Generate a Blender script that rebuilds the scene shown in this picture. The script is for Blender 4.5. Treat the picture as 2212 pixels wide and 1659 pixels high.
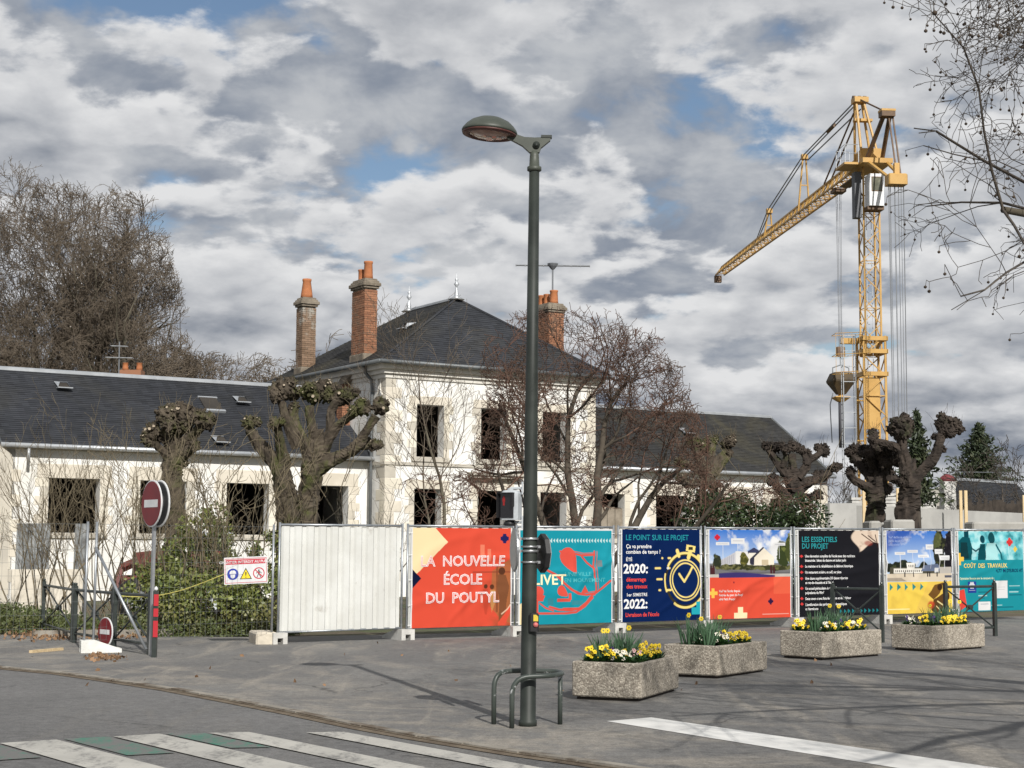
import bpy, bmesh, math, random
import numpy as np
from mathutils import Matrix, Vector, Euler

for o in list(bpy.data.objects):
    bpy.data.objects.remove(o)
scene = bpy.context.scene
COL = scene.collection
RNG = random.Random(7)
NR = np.random.default_rng(7)
R = math.radians

# ------------------------------------------------------------------ camera
FOCAL, EYE = 3500.0, 1.65
PITCH = math.atan((1185.0 - 829.5) / FOCAL)
ROLL = 0.007
fw = np.array([0, math.cos(PITCH), math.sin(PITCH)])
upv = np.array([0, -math.sin(PITCH), math.cos(PITCH)])
rt = np.array([1.0, 0, 0])
cr, sr = math.cos(ROLL), math.sin(ROLL)
cam_r, cam_u = rt * cr + upv * sr, -rt * sr + upv * cr
cam = bpy.data.cameras.new('camera')
cam.sensor_width = 36.0
cam.lens = 36.0 * FOCAL / 2212.0
cam.clip_start = 0.1
cam.clip_end = 5000
camo = bpy.data.objects.new('camera', cam)
COL.objects.link(camo)
camo.matrix_world = Matrix(((cam_r[0], cam_u[0], -fw[0], 0), (cam_r[1], cam_u[1], -fw[1], 0),
                            (cam_r[2], cam_u[2], -fw[2], EYE), (0, 0, 0, 1)))
scene.camera = camo

# ------------------------------------------------------------------ sun and sky
SUN_EL, SUN_AZ = 34.7, 162.5            # azimuth clockwise from +Y (view direction)
to_sun = Vector((math.sin(R(SUN_AZ)) * math.cos(R(SUN_EL)), math.cos(R(SUN_AZ)) * math.cos(R(SUN_EL)), math.sin(R(SUN_EL))))
sun = bpy.data.lights.new('sun', 'SUN')
sun.energy = 5.0
sun.angle = R(0.55)
sun.color = (1.0, 0.965, 0.905)
suno = bpy.data.objects.new('sun', sun)
COL.objects.link(suno)
suno.rotation_euler = (-to_sun).to_track_quat('-Z', 'Y').to_euler()
suno.location = (20, -40, 40)

world = bpy.data.worlds.new('World')
scene.world = world
world.use_nodes = True


class NT:
    """small node-tree writer"""
    def __init__(s, tree):
        s.t = tree
        s.n = tree.nodes
        s.l = tree.links

    def new(s, kind, **kw):
        n = s.n.new(kind)
        for k, v in kw.items():
            setattr(n, k, v)
        return n

    def put(s, sock, v):
        if v is None:
            return
        if isinstance(v, bpy.types.NodeSocket):
            s.l.new(v, sock)
        else:
            sock.default_value = v

    def math(s, op, a, b=None, c=None, clamp=False):
        n = s.new('ShaderNodeMath', operation=op)
        n.use_clamp = clamp
        for i, v in enumerate((a, b, c)):
            s.put(n.inputs[i], v)
        return n.outputs[0]

    def noise(s, vec, scale=5, detail=6, rough=.55, dist=0, lac=2.0):
        n = s.new('ShaderNodeTexNoise')
        s.put(n.inputs['Vector'], vec)
        s.put(n.inputs['Scale'], scale)
        s.put(n.inputs['Detail'], detail)
        s.put(n.inputs['Roughness'], rough)
        s.put(n.inputs['Lacunarity'], lac)
        s.put(n.inputs['Distortion'], dist)
        return n.outputs['Fac']

    def remap(s, v, a, b, c=0.0, d=1.0, smooth=True):
        n = s.new('ShaderNodeMapRange')
        if smooth:
            n.interpolation_type = 'SMOOTHSTEP'
        s.put(n.inputs['Value'], v)
        for k, x in zip(('From Min', 'From Max', 'To Min', 'To Max'), (a, b, c, d)):
            s.put(n.inputs[k], x)
        return n.outputs['Result']

    def mix(s, f, a, b, blend='MIX'):
        n = s.new('ShaderNodeMix', data_type='RGBA', blend_type=blend)
        s.put(n.inputs['Factor'], f)
        ins = [i for i in n.inputs if i.type == 'RGBA']
        for k, v in zip(ins, (a, b)):
            s.put(k, (*v, 1.0) if isinstance(v, tuple) and len(v) == 3 else v)
        return [o for o in n.outputs if o.type == 'RGBA'][0]

    def vmath(s, op, a, b=None):
        n = s.new('ShaderNodeVectorMath', operation=op)
        s.put(n.inputs[0], a)
        if op == 'SCALE':
            s.put(n.inputs['Scale'], b)
        else:
            s.put(n.inputs[1], b)
        return n.outputs[0]

    def xyz(s, x, y, z):
        n = s.new('ShaderNodeCombineXYZ')
        for i, v in enumerate((x, y, z)):
            s.put(n.inputs[i], v)
        return n.outputs[0]


w = NT(world.node_tree)
w.n.clear()
wout = w.new('ShaderNodeOutputWorld')
sky = w.new('ShaderNodeTexSky', sky_type='NISHITA')
sky.sun_disc = False
sky.sun_elevation = R(SUN_EL)
sky.sun_rotation = R(SUN_AZ)
sky.air_density = 1.0
sky.dust_density = 0.6
sky.ozone_density = 1.6
bg_sky = w.new('ShaderNodeBackground')
w.l.new(sky.outputs[0], bg_sky.inputs['Color'])
bg_sky.inputs['Strength'].default_value = 0.085
# broken cumulus deck: the view direction is projected on a flat cloud layer overhead
tc = w.new('ShaderNodeTexCoord')
sp = w.new('ShaderNodeSeparateXYZ')
w.l.new(tc.outputs['Generated'], sp.inputs[0])
SKY_SEED = 12.5


def deck(lift):
    h = w.math('ADD', w.math('MAXIMUM', sp.outputs[2], 0.0), 0.30 + lift)
    return w.xyz(w.math('DIVIDE', sp.outputs[0], h), w.math('DIVIDE', sp.outputs[1], h), SKY_SEED)


def puffs(v, scale):
    """rounded heaps: folded noise"""
    n = w.noise(v, scale, 3.0, .5, .0)
    return w.math('SUBTRACT', 1.0, w.math('MULTIPLY', w.math('ABSOLUTE', w.math('SUBTRACT', n, .5)), 4.0))


def cloud_density(lift):
    v = deck(lift)
    big = w.noise(v, 1.9, 2, .5, .2)
    bil = puffs(v, 4.6)
    mid = w.noise(v, 7.6, 9, .58, .12)
    return w.math('ADD', w.math('ADD', w.math('MULTIPLY', big, .62), w.math('MULTIPLY', bil, .13)), w.math('MULTIPLY', mid, .32))


d0 = cloud_density(0.0)
d1 = cloud_density(0.011)
low = w.remap(sp.outputs[2], .02, .12, .06, 0.0)
# near layer: heaped clouds, sunlit rims above, grey bases
cover = w.remap(w.math('ADD', d0, low), .485, .535)
lit = w.math('MULTIPLY_ADD', w.math('SUBTRACT', d0, d1), 5.0, .80)
bright = w.math('SUBTRACT', lit, w.remap(d0, .50, .70, 0, .66))
fine = w.noise(deck(0), 14.0, 6, .6, .2)
bright = w.math('ADD', bright, w.math('MULTIPLY_ADD', fine, .24, -.12))
bright = w.remap(bright, -.25, 1.0, 0, 1, smooth=False)
ccol = w.mix(bright, (0.15, 0.19, 0.265), (0.97, 0.975, 0.985))
# far layer: a soft greyer sheet with some holes showing the blue
far_v = w.vmath('ADD', deck(.06), (13.7, 4.1, 2.0))
f0 = w.noise(far_v, 3.8, 6, .55, .3)
f1 = w.noise(far_v, 9.5, 5, .55, .2)
far_cov = w.remap(w.math('ADD', w.math('MULTIPLY_ADD', f1, .35, f0), low), .545, .67)
fcol = w.mix(w.remap(f1, .3, .7), (0.34, 0.39, 0.48), (0.74, 0.765, 0.80))
bg_far = w.new('ShaderNodeBackground')
w.l.new(fcol, bg_far.inputs['Color'])
bg_far.inputs['Strength'].default_value = 0.72
mf = w.new('ShaderNodeMixShader')
w.l.new(far_cov, mf.inputs[0])
w.l.new(bg_sky.outputs[0], mf.inputs[1])
w.l.new(bg_far.outputs[0], mf.inputs[2])
bg_cloud = w.new('ShaderNodeBackground')
w.l.new(ccol, bg_cloud.inputs['Color'])
bg_cloud.inputs["Strength"].default_value = 0.79
world.cycles.sampling_method = 'MANUAL'
world.cycles.sample_map_resolution = 256
mx = w.new('ShaderNodeMixShader')
w.l.new(cover, mx.inputs[0])
w.l.new(mf.outputs[0], mx.inputs[1])
w.l.new(bg_cloud.outputs[0], mx.inputs[2])
w.l.new(mx.outputs[0], wout.inputs['Surface'])

scene.view_settings.view_transform = 'Standard'
scene.view_settings.look = 'None'
scene.view_settings.exposure = -0.02
scene.view_settings.gamma = 1.0
scene.view_settings.use_curve_mapping = False
scene.render.engine = 'CYCLES'
scene.cycles.max_bounces = 6
scene.cycles.transparent_max_bounces = 8


# ------------------------------------------------------------------ survey helpers (photo measurements -> metres)
def ray(x, y):
    a, b = x - 1106.0, y - 829.5
    return fw + rt * (a * cr + b * sr) / FOCAL - upv * (-a * sr + b * cr) / FOCAL


def at(x, y, Y):
    """surveyed point at the given distance ahead (metres)"""
    d = ray(x, y)
    p = np.array([0, 0, EYE]) + d * (Y / d[1])
    return p


FA = np.array([-3.96, 27.88, 0.0])                    # site fence: start and direction
FT = R(58.8)
FU = np.array([math.sin(FT), math.cos(FT), 0.0])
FN = np.array([math.cos(FT), -math.sin(FT), 0.0])     # towards the street


def gz(x, y):
    """the ground climbs very gently towards the right-hand end of the fence"""
    s = (x - FA[0]) * FU[0] + (y - FA[1]) * FU[1]
    return 0.0073 * np.clip(s + np.sqrt(s * s + 9.0), 0, 48) / 2


def gnd(x, y):
    z = 0.0
    for _ in range(6):
        d = ray(x, y)
        p = np.array([0, 0, EYE]) + d * ((z - EYE) / d[2])
        z = float(gz(p[0], p[1]))
    return p


# ------------------------------------------------------------------ mesh helpers
def nrm(v):
    v = np.asarray(v, float)
    n = np.linalg.norm(v)
    return v / n if n > 1e-9 else np.array([0, 0, 1.0])


def frame(d):
    d = nrm(d)
    a = np.array([0, 0, 1.0]) if abs(d[2]) < .95 else np.array([1.0, 0, 0])
    x = nrm(np.cross(a, d))
    return x, np.cross(d, x), d


def raw(name, V, F, mats=None, parent=None, smooth=False, mi=None):
    me = bpy.data.meshes.new(name)
    V = np.asarray(V, dtype=np.float32)
    if isinstance(F, np.ndarray):
        k = F.shape[1]
        me.vertices.add(len(V))
        me.vertices.foreach_set('co', V.ravel())
        me.loops.add(F.size)
        me.loops.foreach_set('vertex_index', F.astype(np.int32).ravel())
        me.polygons.add(len(F))
        me.polygons.foreach_set('loop_start', np.arange(0, F.size, k, dtype=np.int32))
        me.polygons.foreach_set('loop_total', np.full(len(F), k, dtype=np.int32))
        me.update(calc_edges=True)
    else:
        me.from_pydata(V.tolist(), [], F)
        me.update()
    if mats is not None:
        for m in (mats if isinstance(mats, (list, tuple)) else [mats]):
            me.materials.append(m)
    if mi is not None:
        me.polygons.foreach_set('material_index', np.asarray(mi, dtype=np.int32))
    if smooth:
        me.polygons.foreach_set('use_smooth', np.ones(len(me.polygons), dtype=bool))
    o = bpy.data.objects.new(name, me)
    COL.objects.link(o)
    if parent is not None:
        setpar(o, parent)
    return o


def setpar(o, parent):
    o.parent = parent
    if parent.type == 'EMPTY':
        o.matrix_parent_inverse = (Matrix.Translation(parent.location) @ parent.rotation_euler.to_matrix().to_4x4()).inverted()


class MB:
    """collects shapes, build() links them as ONE mesh object"""
    def __init__(s):
        s.v = []
        s.f = []
        s.m = []
        s.cur = 0

    def add(s, V, F):
        k = len(s.v)
        s.v.extend([tuple(map(float, p)) for p in V])
        s.f.extend([tuple(i + k for i in f) for f in F])
        s.m.extend([s.cur] * len(F))
        return s

    def box(s, lo, hi, M=None, taper=0.0):
        (a, b, c), (d, e, f) = lo, hi
        t = taper
        P = [(a, b, c), (d, b, c), (d, e, c), (a, e, c), (a + t, b + t, f), (d - t, b + t, f), (d - t, e - t, f), (a + t, e - t, f)]
        if M is not None:
            P = [M(p) for p in P]
        return s.add(P, [(0, 3, 2, 1), (4, 5, 6, 7), (0, 1, 5, 4), (1, 2, 6, 5), (2, 3, 7, 6), (3, 0, 4, 7)])

    def bbox(s, lo, hi, bev, M=None):
        """box with chamfered vertical and top edges"""
        (a, b, c), (d, e, f) = lo, hi
        def ring(i, z):
            return [(a + i, b, z), (d - i, b, z), (d, b + i, z), (d, e - i, z), (d - i, e, z), (a + i, e, z), (a, e - i, z), (a, b + i, z)]
        def ins(r, k):
            cx, cy = (a + d) / 2, (b + e) / 2
            return [(x + (k if x < cx else -k), y + (k if y < cy else -k), z) for x, y, z in r]
        P = ring(bev, c) + ring(bev, f - bev) + ins(ring(bev, f), bev * .8)
        if M is not None:
            P = [M(p) for p in P]
        F = [tuple(range(7, -1, -1)), tuple(range(16, 24))]
        for k in (0, 8):
            F += [(k + i, k + (i + 1) % 8, k + 8 + (i + 1) % 8, k + 8 + i) for i in range(8)]
        return s.add(P, F)

    def tube(s, p0, p1, r0, r1=None, n=8, cap=True):
        r1 = r0 if r1 is None else r1
        p0, p1 = np.asarray(p0, float), np.asarray(p1, float)
        x, y, _ = frame(p1 - p0)
        P, F = [], []
        for p, r in ((p0, r0), (p1, r1)):
            for i in range(n):
                a = 2 * math.pi * (i + .5) / n
                P.append(p + (x * math.cos(a) + y * math.sin(a)) * r)
        F = [(i, (i + 1) % n, n + (i + 1) % n, n + i) for i in range(n)]
        if cap:
            F += [tuple(range(n - 1, -1, -1)), tuple(range(n, 2 * n))]
        return s.add(P, F)

    def poly(s, pts, r, n=8):
        """tube along a polyline, r a number or one per point"""
        pts = [np.asarray(p, float) for p in pts]
        rr = r if isinstance(r, (list, tuple)) else [r] * len(pts)
        k = len(pts)
        P, F = [], []
        x = None
        for i, p in enumerate(pts):
            d = nrm(pts[min(i + 1, k - 1)] - pts[max(i - 1, 0)])
            if x is None:
                x, y, _ = frame(d)
            else:
                x = nrm(x - d * np.dot(x, d))
                y = np.cross(d, x)
            for j in range(n):
                a = 2 * math.pi * j / n
                P.append(p + (x * math.cos(a) + y * math.sin(a)) * rr[i])
        for i in range(k - 1):
            F += [(i * n + j, i * n + (j + 1) % n, (i + 1) * n + (j + 1) % n, (i + 1) * n + j) for j in range(n)]
        F += [tuple(range(n - 1, -1, -1)), tuple(range((k - 1) * n, k * n))]
        return s.add(P, F)

    def lathe(s, prof, n=24, c=(0, 0, 0), M=None, cap=True):
        P, F = [], []
        for r, z in prof:
            for j in range(n):
                a = 2 * math.pi * j / n
                P.append((c[0] + r * math.cos(a), c[1] + r * math.sin(a), c[2] + z))
        if M is not None:
            P = [M(p) for p in P]
        for i in range(len(prof) - 1):
            F += [(i * n + j, i * n + (j + 1) % n, (i + 1) * n + (j + 1) % n, (i + 1) * n + j) for j in range(n)]
        if cap:
            F += [tuple(range(n - 1, -1, -1)), tuple(range((len(prof) - 1) * n, len(prof) * n))]
        return s.add(P, F)

    def prism(s, outline, d, M=None):
        """outline = 3-D points of one flat face, d = extrusion vector"""
        A = [np.asarray(p, float) for p in outline]
        d = np.asarray(d, float)
        n = len(A)
        P = A + [p + d for p in A]
        if M is not None:
            P = [M(p) for p in P]
        F = [tuple(range(n - 1, -1, -1)), tuple(range(n, 2 * n))]
        F += [(i, (i + 1) % n, n + (i + 1) % n, n + i) for i in range(n)]
        return s.add(P, F)

    def build(s, name, mats, parent=None, smooth=False):
        return raw(name, s.v, s.f, mats, parent, smooth, s.m if s.cur else None)


def empty(name, loc, label, cat, group=None):
    o = bpy.data.objects.new(name, None)
    COL.objects.link(o)
    o.empty_display_size = .3
    o.location = tuple(float(a) for a in loc)
    tag(o, label, cat, group)
    return o


def tag(o, label=None, cat=None, group=None, kind=None):
    for k, v in (('label', label), ('category', cat), ('group', group), ('kind', kind)):
        if v:
            o[k] = v
    return o


def copy_tree(o, parent=None):
    c = o.copy()
    COL.objects.link(c)
    c.parent = parent
    for ch in o.children:
        copy_tree(ch, c)
    return c


# ------------------------------------------------------------------ materials
def s2l(r, g, b):
    f = lambda c: (c / 255 / 12.92) if c <= 10 else ((c / 255 + .055) / 1.055) ** 2.4
    return (f(r), f(g), f(b))


def mat(name, c1, c2=None, scale=4.0, detail=6, rough=.8, bump=0.0, bscale=None, metal=0.0, lo=.35, hi=.65, c3=None, s3=1.0, t3=(.55, .7), obj=False, spec=.4, aniso=None):
    m = bpy.data.materials.new(name)
    m.use_nodes = True
    t = NT(m.node_tree)
    b = t.n['Principled BSDF']
    b.inputs['Roughness'].default_value = rough
    b.inputs['Metallic'].default_value = metal
    b.inputs['Specular IOR Level'].default_value = spec
    if obj:
        vec = t.new('ShaderNodeTexCoord').outputs['Object']
    else:
        vec = t.new('ShaderNodeNewGeometry').outputs['Position']
    if aniso:
        mp = t.new('ShaderNodeMapping')
        t.l.new(vec, mp.inputs[0])
        mp.inputs['Scale'].default_value = aniso
        vec = mp.outputs[0]
    col = (*c1, 1.0)
    if c2 is not None:
        f = t.remap(t.noise(vec, scale, detail, .62), lo, hi)
        col = t.mix(f, c1, c2)
    if c3 is not None:
        g = t.remap(t.noise(vec, s3, 8, .68, .4), *t3)
        col = t.mix(g, col, c3)
    t.put(b.inputs['Base Color'], col)
    if bump:
        bn = t.new('ShaderNodeBump')
        bn.inputs['Strength'].default_value = bump
        bn.inputs['Distance'].default_value = .02
        t.l.new(t.noise(vec, bscale or scale * 4, 6, .65), bn.inputs['Height'])
        t.l.new(bn.outputs[0], b.inputs['Normal'])
    return m
# ================================================================== ground, road, pavement
def asphalt(name, base, light, dark, stain, edge=None):
    m = bpy.data.materials.new(name)
    m.use_nodes = True
    t = NT(m.node_tree)
    b = t.n['Principled BSDF']
    b.inputs['Roughness'].default_value = .88
    b.inputs['Specular IOR Level'].default_value = .3
    pos = t.new('ShaderNodeNewGeometry').outputs['Position']
    broad = t.remap(t.noise(pos, .32, 5, .55, .6), .38, .66)
    col = t.mix(broad, base, light)
    mp = t.new('ShaderNodeMapping')
    t.l.new(pos, mp.inputs[0])
    mp.inputs['Rotation'].default_value = (0, 0, R(-37))
    mp.inputs['Scale'].default_value = (.9, .16, 1)
    streak = t.remap(t.noise(mp.outputs[0], 1.6, 7, .66, .9), .50, .70)
    col = t.mix(t.math('MULTIPLY', streak, .8), col, stain)
    if edge:                                            # sandy dust swept up along the kerb, and curved wheel tracks
        dd = t.new('ShaderNodeVectorMath', operation='DOT_PRODUCT')
        t.l.new(t.vmath('SUBTRACT', pos, (-3.01, 17.8, 0)), dd.inputs[0])
        dd.inputs[1].default_value = (.81, .585, 0)
        near = t.remap(dd.outputs['Value'], 3.2, .2, 0, 1)
        du = t.remap(t.noise(pos, 1.1, 8, .7, 1.2), .42, .66)
        col = t.mix(t.math('MULTIPLY', t.math('MULTIPLY', near, du), .5), col, edge)
        ln = t.vmath('SUBTRACT', pos, (6.5, 27.0, 0))
        le = t.new('ShaderNodeVectorMath', operation='LENGTH')
        t.l.new(ln, le.inputs[0])
        rip = t.math('SINE', t.math('MULTIPLY_ADD', t.noise(pos, .7, 4), 2.6, t.math('MULTIPLY', le.outputs['Value'], 4.2)))
        tr = t.math('MULTIPLY', t.remap(rip, .55, 1.0), t.remap(t.noise(pos, .8, 6, .65), .42, .62))
        col = t.mix(t.math('MULTIPLY', tr, .30), col, edge)
    spots = t.remap(t.noise(pos, 2.4, 5, .7), .60, .74)
    col = t.mix(t.math('MULTIPLY', spots, .5), col, dark)
    grain = t.noise(pos, 70, 3, .75)
    g = t.remap(grain, .3, .7, .62, 1.38, smooth=False)
    grain2 = t.remap(t.noise(pos, 9, 6, .8), .3, .7, .70, 1.3, smooth=False)
    gg = t.math('MULTIPLY', g, grain2)
    col = t.mix(1.0, col, t.xyz(gg, gg, gg), 'MULTIPLY')
    # fine wandering cracks
    vo = t.new('ShaderNodeTexVoronoi', feature='DISTANCE_TO_EDGE')
    wob = t.vmath('ADD', pos, t.vmath('SCALE', t.xyz(t.noise(pos, 1.5, 4), t.noise(t.vmath('ADD', pos, (5, 9, 2)), 1.5, 4), 0), .9))
    t.l.new(wob, vo.inputs['Vector'])
    vo.inputs['Scale'].default_value = .22
    cr_ = t.remap(vo.outputs['Distance'], .0015, .006, .55, 0)
    cr_ = t.math('MULTIPLY', cr_, t.remap(t.noise(pos, .35, 2), .5, .62))
    col = t.mix(cr_, col, (.02, .02, .02))
    t.put(b.inputs['Base Color'], col)
    bn = t.new('ShaderNodeBump')
    bn.inputs['Strength'].default_value = .5
    bn.inputs['Distance'].default_value = .006
    t.l.new(grain, bn.inputs['Height'])
    t.l.new(bn.outputs[0], b.inputs['Normal'])
    return m


M_ROAD = asphalt('road_asphalt', (.120, .118, .116), (.148, .145, .142), (.10, .097, .092), (.15, .143, .132))
M_PAVE = asphalt('pavement_asphalt', (.132, .129, .125), (.170, .165, .156), (.10, .098, .095), (.26, .238, .205), (.32, .285, .235))
M_SOIL = mat('verge_soil', (.075, .062, .04), (.12, .098, .064), scale=1.2, rough=.95, bump=.6, bscale=22, c3=(.07, .085, .035), s3=.8, t3=(.45, .62))
M_KERB = mat('kerb_stone', (.20, .18, .15), (.29, .265, .225), scale=3, rough=.9, bump=.4, bscale=30, c3=(.11, .085, .06), s3=1.4, t3=(.48, .6))
M_DIRT = mat('gutter_dirt', (.105, .078, .052), (.17, .135, .095), scale=5, rough=.95, bump=.7, bscale=40)


def paint(name, c, wear_lo, wear_hi, under):
    m = bpy.data.materials.new(name)
    m.use_nodes = True
    t = NT(m.node_tree)
    b = t.n['Principled BSDF']
    b.inputs['Roughness'].default_value = .7
    pos = t.new('ShaderNodeNewGeometry').outputs['Position']
    mp = t.new('ShaderNodeMapping')
    t.l.new(pos, mp.inputs[0])
    mp.inputs['Rotation'].default_value = (0, 0, R(37))
    mp.inputs['Scale'].default_value = (1.5, .5, 1)
    n = t.math('ADD', t.math('MULTIPLY', t.noise(pos, 26, 5, .7), .42), t.math('MULTIPLY', t.noise(mp.outputs[0], 2.6, 6, .65), .6))
    f = t.remap(n, wear_lo, wear_hi)
    d = t.remap(t.noise(pos, 1.1, 5, .6), .3, .7, .84, 1.05)
    col = t.mix(1.0, c, t.xyz(d, d, d), 'MULTIPLY')
    t.put(b.inputs['Base Color'], t.mix(f, col, under))
    return m


M_WHITE_WORN = paint('worn_road_paint', (.44, .425, .385), .49, .66, (.15, .145, .138))
M_WHITE_LINE = paint('fresh_road_paint', (.70, .69, .66), .62, .80, (.19, .185, .175))
M_GREEN = paint('worn_green_paint', (.045, .175, .12), .39, .56, (.135, .13, .124))


def sheet(name, poly, dz, m, step=None, kind='structure', parent=None):
    """flat sheet following the ground, from a plan outline"""
    V = [(x, y, float(gz(x, y)) + dz) for x, y in poly]
    o = raw(name, V, [tuple(range(len(V)))], m, parent)
    if kind:
        o['kind'] = kind
    return o


# base ground sheet (soil of the plot, reaching the horizon), graded near the street
def ground_grid():
    xs = np.concatenate([np.linspace(-900, -60, 8), np.linspace(-50, 70, 61), np.linspace(90, 900, 8)])
    ys = np.concatenate([np.linspace(-300, -20, 6), np.linspace(-10, 110, 61), np.linspace(130, 1500, 10)])
    X, Y = np.meshgrid(xs, ys)
    Z = gz(X, Y) - .045
    V = np.stack([X, Y, Z], -1).reshape(-1, 3)
    nx, ny = len(xs), len(ys)
    I = np.arange(nx * ny).reshape(ny, nx)
    F = np.stack([I[:-1, :-1], I[:-1, 1:], I[1:, 1:], I[1:, :-1]], -1).reshape(-1, 4)
    return raw('ground', V, F, M_SOIL)


tag(ground_grid(), kind='structure')

KERB = [gnd(x, y)[:2] for x, y in ((0, 1440), (130, 1452), (250, 1469), (370, 1487), (500, 1511), (640, 1538), (780, 1567), (900, 1589), (1000, 1605), (1120, 1624), (1250, 1642))]
kd = nrm(np.append(KERB[0] - KERB[2], 0))[:2]
KERB = [KERB[0] + kd * 60, KERB[0] + kd * 25] + KERB
ke = nrm(np.append(KERB[-1] - KERB[-3], 0))[:2]
KERB = KERB + [KERB[-1] + ke * 3, KERB[-1] + ke * 14]
left_of = np.array([-kd[1], kd[0]])
if left_of[0] > 0:
    left_of = -left_of                                    # towards the carriageway (camera side)


def offs(line, d):
    out = []
    for i, p in enumerate(line):
        t_ = nrm(np.append(line[min(i + 1, len(line) - 1)] - line[max(i - 1, 0)], 0))[:2]
        n_ = np.array([-t_[1], t_[0]])
        if n_ @ left_of < 0:
            n_ = -n_
        out.append(p + n_ * d)
    return out


def band(name, A, B, za, zb, m, kind='structure', sub=1, parent=None):
    V, F = [], []
    n = len(A)
    for j in range(sub + 1):
        f = j / sub
        for a, b in zip(A, B):
            p = a * (1 - f) + b * f
            V.append((p[0], p[1], float(gz(p[0], p[1])) + za * (1 - f) + zb * f))
    for j in range(sub):
        F += [(j * n + i, j * n + i + 1, (j + 1) * n + i + 1, (j + 1) * n + i) for i in range(n - 1)]
    o = raw(name, V, F, m, parent)
    if kind:
        o['kind'] = kind
    return o


# carriageway lies a little below the pavement
def road_sheet():
    xs, ys = np.linspace(-70, 24, 48), np.linspace(-30, 90, 61)
    X, Y = np.meshgrid(xs, ys)
    V = np.stack([X, Y, gz(X, Y) - .024], -1).reshape(-1, 3)
    I = np.arange(X.size).reshape(X.shape)
    F = np.stack([I[:-1, :-1], I[:-1, 1:], I[1:, 1:], I[1:, :-1]], -1).reshape(-1, 4)
    C = V[F].mean(1)
    kk = np.array(KERB)
    keep = ((C[:, None, :2] - kk[None]) @ left_of).max(1) > -3.0
    # keep only the carriageway side (plus a strip under the pavement edge)
    d = np.array([min(((c - kk[i]) @ left_of) for i in [int(np.argmin(np.linalg.norm(kk - c, axis=1)))]) for c in C[:, :2]])
    return tag(raw('road', V, F[d > -2.5], M_ROAD), kind='structure')


road_sheet()
# pavement: whole asphalt forecourt, edged by kerb on one side and the plot on the other
front = offs(KERB, -.10)
fence_foot = [KERB[0] - left_of * 7, KERB[1] - left_of * 7] + [gnd(*q)[:2] for q in ((-60, 1383), (100, 1382), (330, 1379), (560, 1374))] + [FA[:2] + FU[:2] * s - FN[:2] * .9 for s in (0.2, 3, 6, 10, 14, 18, 26, 44)]


def along(line, f):
    L = np.cumsum([0] + [np.linalg.norm(line[i + 1] - line[i]) for i in range(len(line) - 1)])
    s_ = f * L[-1]
    i = int(min(np.searchsorted(L, s_, side='right') - 1, len(line) - 2))
    k = (s_ - L[i]) / (L[i + 1] - L[i])
    return line[i] * (1 - k) + line[i + 1] * k


# forecourt: asphalt lofted between the kerb and the foot of the site fence
PA = front
PB = [along(fence_foot, f) for f in np.linspace(0, 1, len(PA))]
band('pavement', PA, PB, 0.0, 0.0, M_PAVE, sub=40)
# dropped kerb: a worn stone edging, each stone about a metre, almost flush, with a dirty gutter
kerb_root = tag(band('kerb', offs(KERB, .03), offs(KERB, -.105), -.012, -.004, M_DIRT, sub=1), kind='structure')
kl = KERB
seglen = 1.0
acc = 0.0
stones = 0
for i in range(1, len(kl) - 2):
    a, b = kl[i], kl[i + 1]
    L = np.linalg.norm(b - a)
    nst = max(1, int(round(L / seglen)))
    if L > 15:
        continue
    t_ = (b - a) / L
    n_ = np.array([-t_[1], t_[0]])
    if n_ @ left_of < 0:
        n_ = -n_
    for j in range(nst):
        p = a + t_ * (L * (j + .012 / L) / nst)
        q = a + t_ * (L * (j + 1) / nst - .012)
        pts = [p + n_ * .005, q + n_ * .005, q - n_ * .095, p - n_ * .095]
        h = .004 + RNG.uniform(-.003, .004)
        mb = MB()
        V = [(c[0], c[1], float(gz(*c)) - .05) for c in pts] + [(c[0], c[1], float(gz(*c)) + h) for c in pts]
        mb.add(V, [(4, 5, 6, 7), (0, 1, 5, 4), (1, 2, 6, 5), (2, 3, 7, 6), (3, 0, 4, 7)])
        mb.build('kerb_stone', M_KERB, kerb_root)
# gutter dirt line
band('gutter_dirt', offs(KERB, .02), offs(KERB, .13), -.016, -.018, M_DIRT, kind='structure')

# zebra crossing: worn white bars, remains of green paint between them
DIR = nrm(np.array([.60, -.80, 0]))[:2]
bars = [((-4.30, 13.91), (-3.90, 14.19)), ((-3.47, 14.44), (-3.12, 14.68)), ((-2.69, 14.76), (-2.35, 14.86)), ((-1.83, 14.85), (-1.51, 14.93))]
bars = [((-5.15, 13.25), (-4.75, 13.58))] + bars
for a, b in bars:
    a, b = np.array(a), np.array(b)
    L = 4.6
    pts = [a, b, b + DIR * L, a + DIR * L]
    sheet('crossing_bar', pts, -.014, M_WHITE_WORN)
for a, b, L in (((-3.86, 14.26), (-3.52, 14.44), 1.35), ((-3.07, 14.70), (-2.74, 14.77), 1.25), ((-4.72, 13.66), (-4.35, 13.90), 1.1)):
    a, b = np.array(a), np.array(b)
    sheet('green_paint_remains', [a, b, b + DIR * L, a + DIR * L], -.016, M_GREEN)
sheet('stop_line', [(0.93, 15.79), (1.39, 16.16), (3.42, 13.06), (4.6, 11.3), (3.75, 11.3), (2.91, 12.63)], .004, M_WHITE_LINE)
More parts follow.
